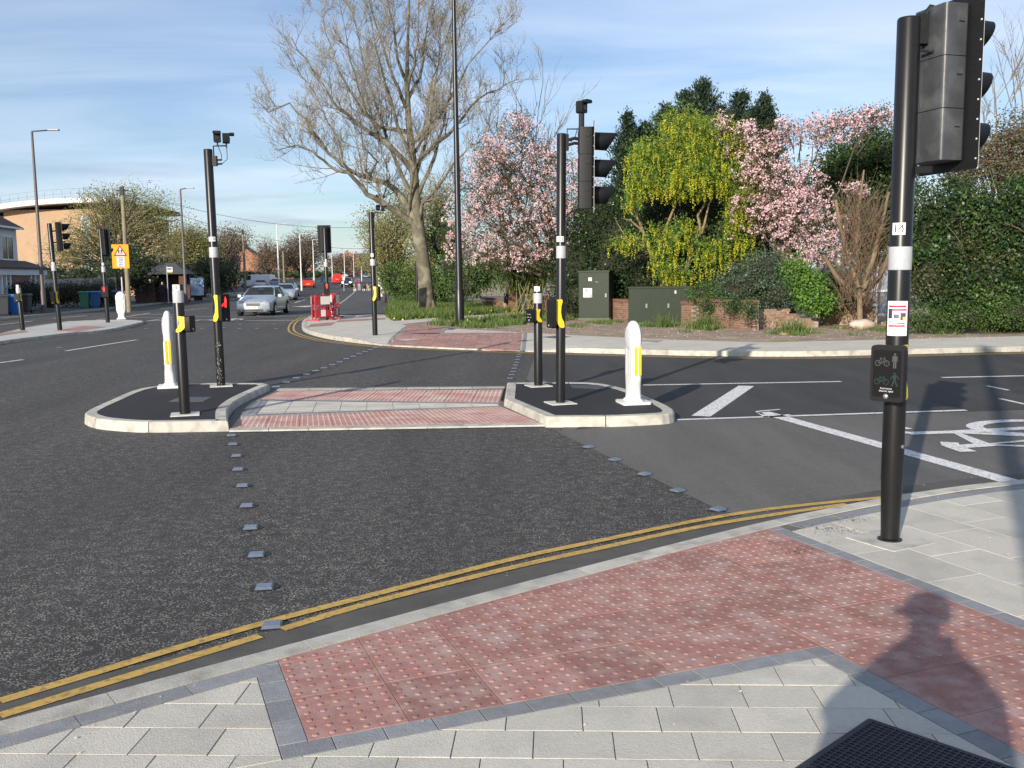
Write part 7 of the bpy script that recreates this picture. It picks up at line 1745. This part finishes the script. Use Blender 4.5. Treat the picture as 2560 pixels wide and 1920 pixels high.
# dead brown conifer: a fan of dry twigs
dc = plant('dead_conifer', 'dead brown conifer with a fan of bare dry twigs above the wall stub', 'tree', (*XY(2152, 28.6).xy, .1)); base = Vector(dc.location); dm = MB(); rr = random.Random(3)
for pl in ([(2150, 800), (2148, 700), (2142, 600), (2150, 500), (2160, 425)], [(2160, 720), (2185, 640), (2205, 560), (2222, 480)], [(2148, 720), (2120, 640), (2100, 560), (2090, 500)], [(2155, 740), (2200, 690), (2240, 600)], [(2145, 740), (2090, 690), (2060, 640)]): dm.tube([P(x, y, 28.6 + rr.uniform(-.3, .3)) for x, y in pl], [.09 - .016 * i for i in range(len(pl))], 7, cap=False)
dm.build('trunk', M('dry_wood', (.20, .145, .09), .9, .25, 6), dc, True); tw = MB()
for k in range(720):
    px = 2150 + rr.uniform(-1, 1) * 50; o = P(px, rr.uniform(520, 770), 28.6 + rr.uniform(-.5, .5)); a = rr.gauss(.12, .55); e = rr.gauss(0, .35); L = rr.uniform(.35, 1.1) * (1.5 if rr.random() < .25 else 1); d = Vector((math.sin(a), e, abs(math.cos(a)))).normalized()
    m1 = o + d * L * .5; m2 = m1 + (d + Vector((a * .15, 0, .15))).normalized() * L * .5
    if abs(m2.x - base.x) > 1.35 and rr.random() < .7: continue
    tw.tube([o, m1, m2], [.009, .006, .003], 3, cap=False)
stuff(tw.build('dry_twigs', M('dry_twig', (.125, .085, .056), .9, .35, 3), dc)); leaf_obj('ivy', spray(clumps([el(2155, 640, 28.5, 18, 70, .25), el(2165, 560, 28.5, 12, 40, .2)], 60, .6), 8, .07), .06, MDG, dc); loc_children(dc)
# bare shoots against the sky at the right edge
bt = plant('bare_shrub', 'thin bare shoots standing against the sky beside the pole 14 signal head', 'shrub', (*XY(2520, 30).xy, .1)); bm = MB()
def shoot(p, d, L, r, lev):
    q = p + d * L * .5 + Vector((rr.uniform(-.05, .05), 0, 0)); e = q + (d + Vector((rr.uniform(-.2, .2), rr.uniform(-.2, .2), .1))).normalized() * L * .5; bm.tube([p, q, e], [r, r * .75, r * .4], 4, cap=False)
    if lev < 3:
        for k in range(4): shoot(p.lerp(e, rr.uniform(.3, 1)), (d + Vector((rr.uniform(-.8, .8), rr.uniform(-.6, .6), .3))).normalized(), L * rr.uniform(.35, .6), r * .55, lev + 1)
for px, ty in ((2490, 190), (2530, 140), (2560, 120), (2600, 150), (2470, 260)): 
    p = P(px, 380, 30); h = P(px, ty, 30).z - p.z; bm.tube([Vector((*XY(2520, 30).xy, .1)), p], [.06, .03], 5); shoot(p, Vector((rr.uniform(-.12, .12), 0, 1)).normalized(), h, .028, 0)
bm.build('shoots', TWIG, bt); loc_children(bt)
# faint bare twigs behind cherry 1
b2 = plant('bare_tree', 'slender bare tree rising behind the pink cherry next to the tall lamp column', 'tree', (*XY(1290, 58).xy, .1)); bm = MB(); rr = random.Random(12)
for px, ty in ((1200, 330), (1250, 300), (1310, 250), (1350, 270), (1385, 320), (1180, 430)): p = P(1290 + (px - 1290) * .4, 520, 58); h = P(px, ty, 58); bm.tube([Vector((*XY(1290, 58).xy, .1)), p], [.14, .08], 5); d = (h - p); shoot(p, d.normalized(), d.length, .045, 0)
bm.build('branches', TWIG, b2); loc_children(b2)

# ---- trees left and right of the main road
def thin_tree(label, base, els, n, per, size, mat, r0, seed, core=0, name='leafy_tree', group='roadside trees', spread=.3, ntip=26):
    t = plant(name, label, 'tree', base, group); leaf_obj('leaves', spray(clumps(els, n, .45), per, spread), size, mat, t, .6, (-.2, -.4, .5)); branches(base, clumps(els, ntip, .45), r0, .28, BARKD, t, seed=seed)
    m = MB(); rr_ = random.Random(seed)
    for q in clumps(els, ntip * 5, .35):
        q = Vector(q); c = els[0][0]; b = Vector((c[0] * .45 + q.x * .55, c[1] * .45 + q.y * .55, q.z * .8 + c[2] * .08)); m.tube([b, b.lerp(q, .5) + Vector((rr_.uniform(-.3, .3), 0, .2)), q], [.05, .035, .015], 4, cap=False)
    stuff(m.build('twigs', TWIG, t))
    if core: core_obj('light_block_core', els, core, CORE, t)
    loc_children(t); return t
def fb(px, Y): return Vector((*XY(px, Y).xy, .1 + hgt(Y)))
thin_tree('young yellow-green tree left of the bare trunk, behind the corner pole', fb(960, 66), [el(965, 610, 66, 50, 90, 2), el(935, 570, 67, 45, 60, 1.5), el(1005, 560, 65, 50, 90, 2), el(985, 680, 66, 45, 60, 1.4)], 1000, 13, .12, YGL, .12, 21)
thin_tree('young yellow-green tree right of the bare trunk', fb(1075, 62), [el(1070, 590, 62, 55, 90, 1.8), el(1100, 510, 62, 40, 60, 1.4), el(1060, 680, 61, 60, 50, 1.4), el(1030, 500, 63, 35, 50, 1.2)], 950, 13, .115, YGL, .12, 22)
shrub('hedge', 'green hedge growing behind the grass and the bare trunk', [el(1000, 700, 64, 50, 40, 1.2), el(1050, 710, 60, 50, 35, 1.2), el(1095, 720, 56, 40, 35, 1.2), el(985, 650, 68, 40, 45, 1.2)], 900, 13, .14, MDG, .22, cat='hedge')
thin_tree('large yellow-green spring tree in front of the orange hall', fb(300, 88), [el(290, 560, 88, 115, 95, 4), el(390, 590, 88, 75, 85, 3), el(215, 600, 87, 80, 70, 3), el(330, 510, 89, 90, 55, 3), el(410, 530, 88, 45, 45, 2), el(160, 630, 86, 60, 50, 2.5), el(240, 510, 88, 45, 45, 2)], 1500, 15, .135, YGL, .28, 31, spread=.45, ntip=80)
thin_tree('second yellow-green tree beyond the bus shelter', fb(470, 104), [el(440, 640, 104, 75, 60, 3), el(500, 630, 106, 60, 60, 3), el(470, 590, 105, 50, 40, 2.5)], 900, 14, .17, YGL, .2, 32, spread=.4, ntip=36)
thin_tree('brownish bare tree behind pole 10', fb(560, 122), [el(560, 620, 122, 60, 55, 3), el(590, 600, 124, 45, 40, 2.5), el(530, 640, 120, 45, 45, 2.5)], 700, 14, .16, BRN, .2, 33, spread=.45, ntip=46)
shrub('hedge', 'tall dark hedge behind the school sign and telegraph pole', [el(345, 680, 76, 55, 60, 1.5), el(300, 660, 78, 50, 60, 1.5), el(395, 700, 80, 50, 50, 1.5), el(260, 700, 79, 45, 40, 1.4)], 1000, 13, .16, DKG, .26, cat='hedge')
shrub('hedge', 'dark hedge mass beyond the poster case', [el(450, 700, 92, 60, 38, 1.8), el(520, 690, 96, 60, 42, 1.8), el(560, 690, 102, 34, 40, 1.8)], 900, 13, .2, DKG, .32, cat='hedge')
shrub('hedge', 'clipped brown-green hedge behind the green wheelie bin', [el(170, 735, 65, 55, 28, .9), el(250, 730, 65.5, 55, 30, .9), el(120, 745, 64.5, 40, 25, .9)], 700, 12, .12, leafmat('brown_green', (.06, .06, .025), (.10, .085, .04), .2), .18, cat='hedge')
shrub('hedge', 'low clipped hedge in the garden of the white house', [el(75, 735, 58, 50, 28, .9), el(20, 735, 56, 45, 26, .9)], 500, 12, .1, DKG, .16, cat='hedge')
shrub('hedge', 'dark hedge in front of the orange hall wall', [el(200, 695, 74, 60, 35, 1.0), el(130, 690, 75, 50, 32, 1.0), el(280, 695, 73, 50, 35, 1.0)], 700, 12, .14, DKG, .2, cat='hedge')
thin_tree('rounded brown budding tree halfway up the road', fb(758, 165), [el(755, 620, 165, 50, 48, 4), el(735, 640, 165, 35, 35, 3), el(780, 635, 166, 35, 40, 3)], 1000, 14, .2, BRN, .25, 41, spread=.5, ntip=40)
thin_tree('reddish bare tree beyond the bay-window house', fb(670, 160), [el(668, 630, 160, 35, 35, 3), el(690, 650, 160, 28, 30, 2.5), el(650, 660, 160, 25, 25, 2)], 450, 14, .19, BRN, .2, 42, spread=.5, ntip=34)
thin_tree('pinkish bare tree standing near the telegraph pole by the van', fb(715, 185), [el(712, 655, 185, 22, 28, 2.5), el(700, 640, 185, 18, 20, 2)], 260, 8, .3, BRN, .2, 43, spread=.5)
thin_tree('hazy bare trees at the far end of the road', fb(865, 330), [el(865, 655, 330, 35, 22, 6), el(835, 662, 300, 25, 22, 5), el(900, 672, 350, 20, 14, 5)], 500, 8, .5, BRN, .25, 44, spread=.9)
thin_tree('thin pale-leaved tree leaning over the far footway', fb(975, 120), [el(950, 640, 120, 40, 45, 3), el(915, 660, 122, 25, 25, 2), el(975, 690, 118, 35, 30, 2)], 500, 8, .22, YGL, .15, 45, spread=.4)
shrub('hedge', 'row of clipped green garden hedges behind the parked vehicles', [el(600 + 24 * k, 688 - k * .3, 172 + k * 8, 17, 10, 1.5) for k in range(11)], 900, 9, .22, MDG, .3, cat='hedge', core=.8)
shrub('hedge', 'dark shrubs lining the right of the far footway', [el(985, 715, 84, 25, 22, 1.5), el(972, 706, 100, 18, 18, 1.5), el(965, 700, 120, 15, 14, 1.5)], 500, 10, .18, MDG, .3, cat='hedge')
# the wooded skyline far away: reads as one mass
fw_els = [(np.array((x, 560 + 40 * math.sin(x * .05), 5.5 + hgt(520))), np.array((26, 12, 5.5 + 2 * math.sin(x * .13)))) for x in range(-420, 420, 30)]
stuff(leaf_obj('far_wood', spray(clumps(fw_els, 1600, .4), 5, 1.3), 1.6, BRN if False else leafmat('far_leaf', (.07, .08, .04), (.13, .11, .07), .2)))

# ---- grass, weeds, petals
def inpoly(x, y, poly):
    r = False; j = len(poly) - 1
    for i in range(len(poly)):
        if (poly[i][1] > y) != (poly[j][1] > y) and x < (poly[j][0] - poly[i][0]) * (y - poly[i][1]) / (poly[j][1] - poly[i][1]) + poly[i][0]: r = not r
        j = i
    return r
def blades(polys, z=.105):
    V = []; rr = random.Random(9)
    for poly, n, hmin, hmax, cl in polys:
        x0, x1 = min(p[0] for p in poly), max(p[0] for p in poly); y0, y1 = min(p[1] for p in poly), max(p[1] for p in poly); k = 0; tries = 0
        while k < n and tries < n * 20:
            tries += 1; x, y = rr.uniform(x0, x1), rr.uniform(y0, y1)
            if not inpoly(x, y, poly): continue
            c = G(x, y, z)
            if (math.sin(c.x * 2.1 + 1) * math.cos(c.y * 1.3) + math.sin(c.x * 5 + c.y * 3) * .5) < cl: continue
            k += 1
            for b in range(3):
                p = Vector((c.x + rr.gauss(0, .08), c.y + rr.gauss(0, .12), z)); h = rr.uniform(hmin, hmax); a = rr.uniform(0, math.pi); w = rr.uniform(.008, .016) * (1 + c.y / 60); u = Vector((math.cos(a), math.sin(a), 0)) * w; ln = Vector((rr.gauss(0, .35), rr.gauss(0, .35), 1)) * h
                V.append((p - u, p + u, p + ln * .6 + u * .7, p + ln))
    return np.array([[tuple(q) for q in v] for v in V])
GRASS = leafmat('grass_blade', (.07, .125, .025), (.16, .22, .06), .35)
gA = [(968, 788), (985, 802), (1108, 794), (1180, 789), (1300, 780), (1290, 772), (1200, 762), (1100, 752), (1000, 740), (978, 750)]
gB = [(1070, 812), (1130, 820), (1270, 822), (1330, 806), (1420, 802), (1460, 790), (1390, 782), (1290, 788), (1150, 798)]
stuff(quads('grass', blades([(gA, 6000, .10, .36, -2), (gB, 1300, .06, .26, .1), ([(1330, 812), (1480, 822), (1600, 818), (1580, 796), (1440, 792)], 260, .04, .14, .5), ([(1590, 822), (1700, 832), (1800, 826), (1790, 800), (1740, 810), (1600, 815)], 260, .05, .22, .5), ([(1900, 838), (2020, 846), (2180, 838), (2300, 826), (2280, 815), (2100, 822), (1960, 824)], 330, .04, .16, .5), ([(2290, 838), (2560, 832), (2560, 815), (2300, 815)], 300, .05, .2, .3), ([(985, 735), (1020, 742), (1010, 728), (980, 722)], 500, .15, .4, -2)]), GRASS))
# taller tufts
for i, (x, y, n, lab) in enumerate(((1758, 822, 260, 'upright tuft of long grass against the coped wall'), (1120, 800, 200, 'long grass tuft at the foot of the bare tree'), (1980, 832, 160, 'weedy tuft before the crumbling wall'), (1660, 818, 120, 'small grass tuft at the low cabinet'))):
    c = G(x, y, .105); V = []; rr = random.Random(i)
    for k in range(n):
        p = Vector((rr.gauss(0, .22), rr.gauss(0, .15), 0)); h = rr.uniform(.2, .55); a = rr.uniform(0, math.pi); u = Vector((math.cos(a), math.sin(a), 0)) * .012; ln = Vector((rr.gauss(0, .3), rr.gauss(0, .3), 1)) * h; V.append((p - u, p + u, p + ln * .6 + u * .7, p + ln))
    o = quads('grass_tuft', np.array([[tuple(q) for q in v] for v in V]), GRASS); o.location = c; tag(o, lab, 'grass tuft', 'grass tufts')
dn = [G(random.uniform(980, 1300), random.uniform(770, 812), .12) for k in range(60)]; stuff(leaf_obj('dandelions', np.array([(p.x, p.y, .28) for p in dn]), .06, leafmat('dandelion', (.8, .6, .02), (.85, .7, .05)), None, 1., (0, -.5, 1)))
# fallen petals and crumbs of grit
PET = leafmat('petal', (.75, .55, .55), (.8, .72, .68), .2); C = []
for k in range(260): x = random.uniform(-2.2, 5); y = random.uniform(3.2, 8); C.append((x, y, PZ + .004))
C = [c for c in C if not (c[1] > np.interp(c[0], [p[0] for p in NK], [p[1] for p in NK]) - .02)]
for k in range(150): i = random.randrange(8, len(NKs) - 1); p = NKs[i]; C.append((p[0] - random.uniform(0, .25), p[1] + random.uniform(.02, .3), .007))
stuff(leaf_obj('petals', np.array(C), .014, PET, None, .7, (0, 0, 4)))
C = []
for k in range(1600):
    p = G(random.uniform(1180, 2500), random.uniform(806, 850), .11)
    if p.y > 22: C.append((p.x, p.y, .122))
stuff(leaf_obj('verge_petals', np.array(C), .05, PET, None, .8, (0, 0, 3)))
# white litter by the crumbling wall
lq = G(1966, 818, .11); tag(MB().rbox((-.12, -.06, 0), (.12, .06, .07), .02, axis='x').build('litter', WPLATE, None, True, (lq.x, lq.y, .105), .4), 'crumpled white litter in the weeds before the crumbling wall', 'litter')

# ---- things behind the camera whose shadows reach into the view
sdx, sdy = math.sin(SUN_AZ) / math.tan(SUN_EL), math.cos(SUN_AZ) / math.tan(SUN_EL)
def caster(sx, sy, z, r): return (np.array((sx - sdx * z, sy - sdy * z, z)), np.array((r, r, r)))
shp = [caster(4.9, 7.6, 5.2, .55), caster(5.6, 8.6, 5.6, .6), caster(4.4, 6.2, 4.9, .35), caster(8.3, 14.6, 7.3, .6), caster(10.0, 14.9, 7.4, .8), caster(6.2, 10.4, 6.2, .7), caster(7.4, 11.6, 6.5, .7), caster(9, 12.5, 6.8, .7)]
tb2 = Vector((-.4, -7.0, .03)); ts = plant('street_tree', 'young leafy street tree on the pavement behind the camera', 'tree', tb2)
leaf_obj('leaves', spray(clumps(shp, 260, .5), 9, .16), .12, MDG, ts, .6); branches(tb2, [e[0] for e in shp], .09, .45, BARKD, ts); loc_children(ts)
lamp('dark lamp column standing on the pavement behind the camera', Vector((-.86, -3.0, PZ)), 9.2, .11, .07, (-.3, -1), BLACK, al=.8)

C = []
for cx, cy, n, r in ((2070, 1325, 150, .10), (2128, 1300, 70, .06), (1990, 1375, 60, .07)):
    c = G(cx, cy, PZ); rr = random.Random(int(cx))
    for k in range(n): C.append((c.x + rr.gauss(0, r), c.y + rr.gauss(0, r * .8), PZ + .0025))
stuff(leaf_obj('tar_specks', np.array(C), .011, M('tar_speck', (.05, .048, .045), .8, .2), None, .8, (0, 0, 6)))
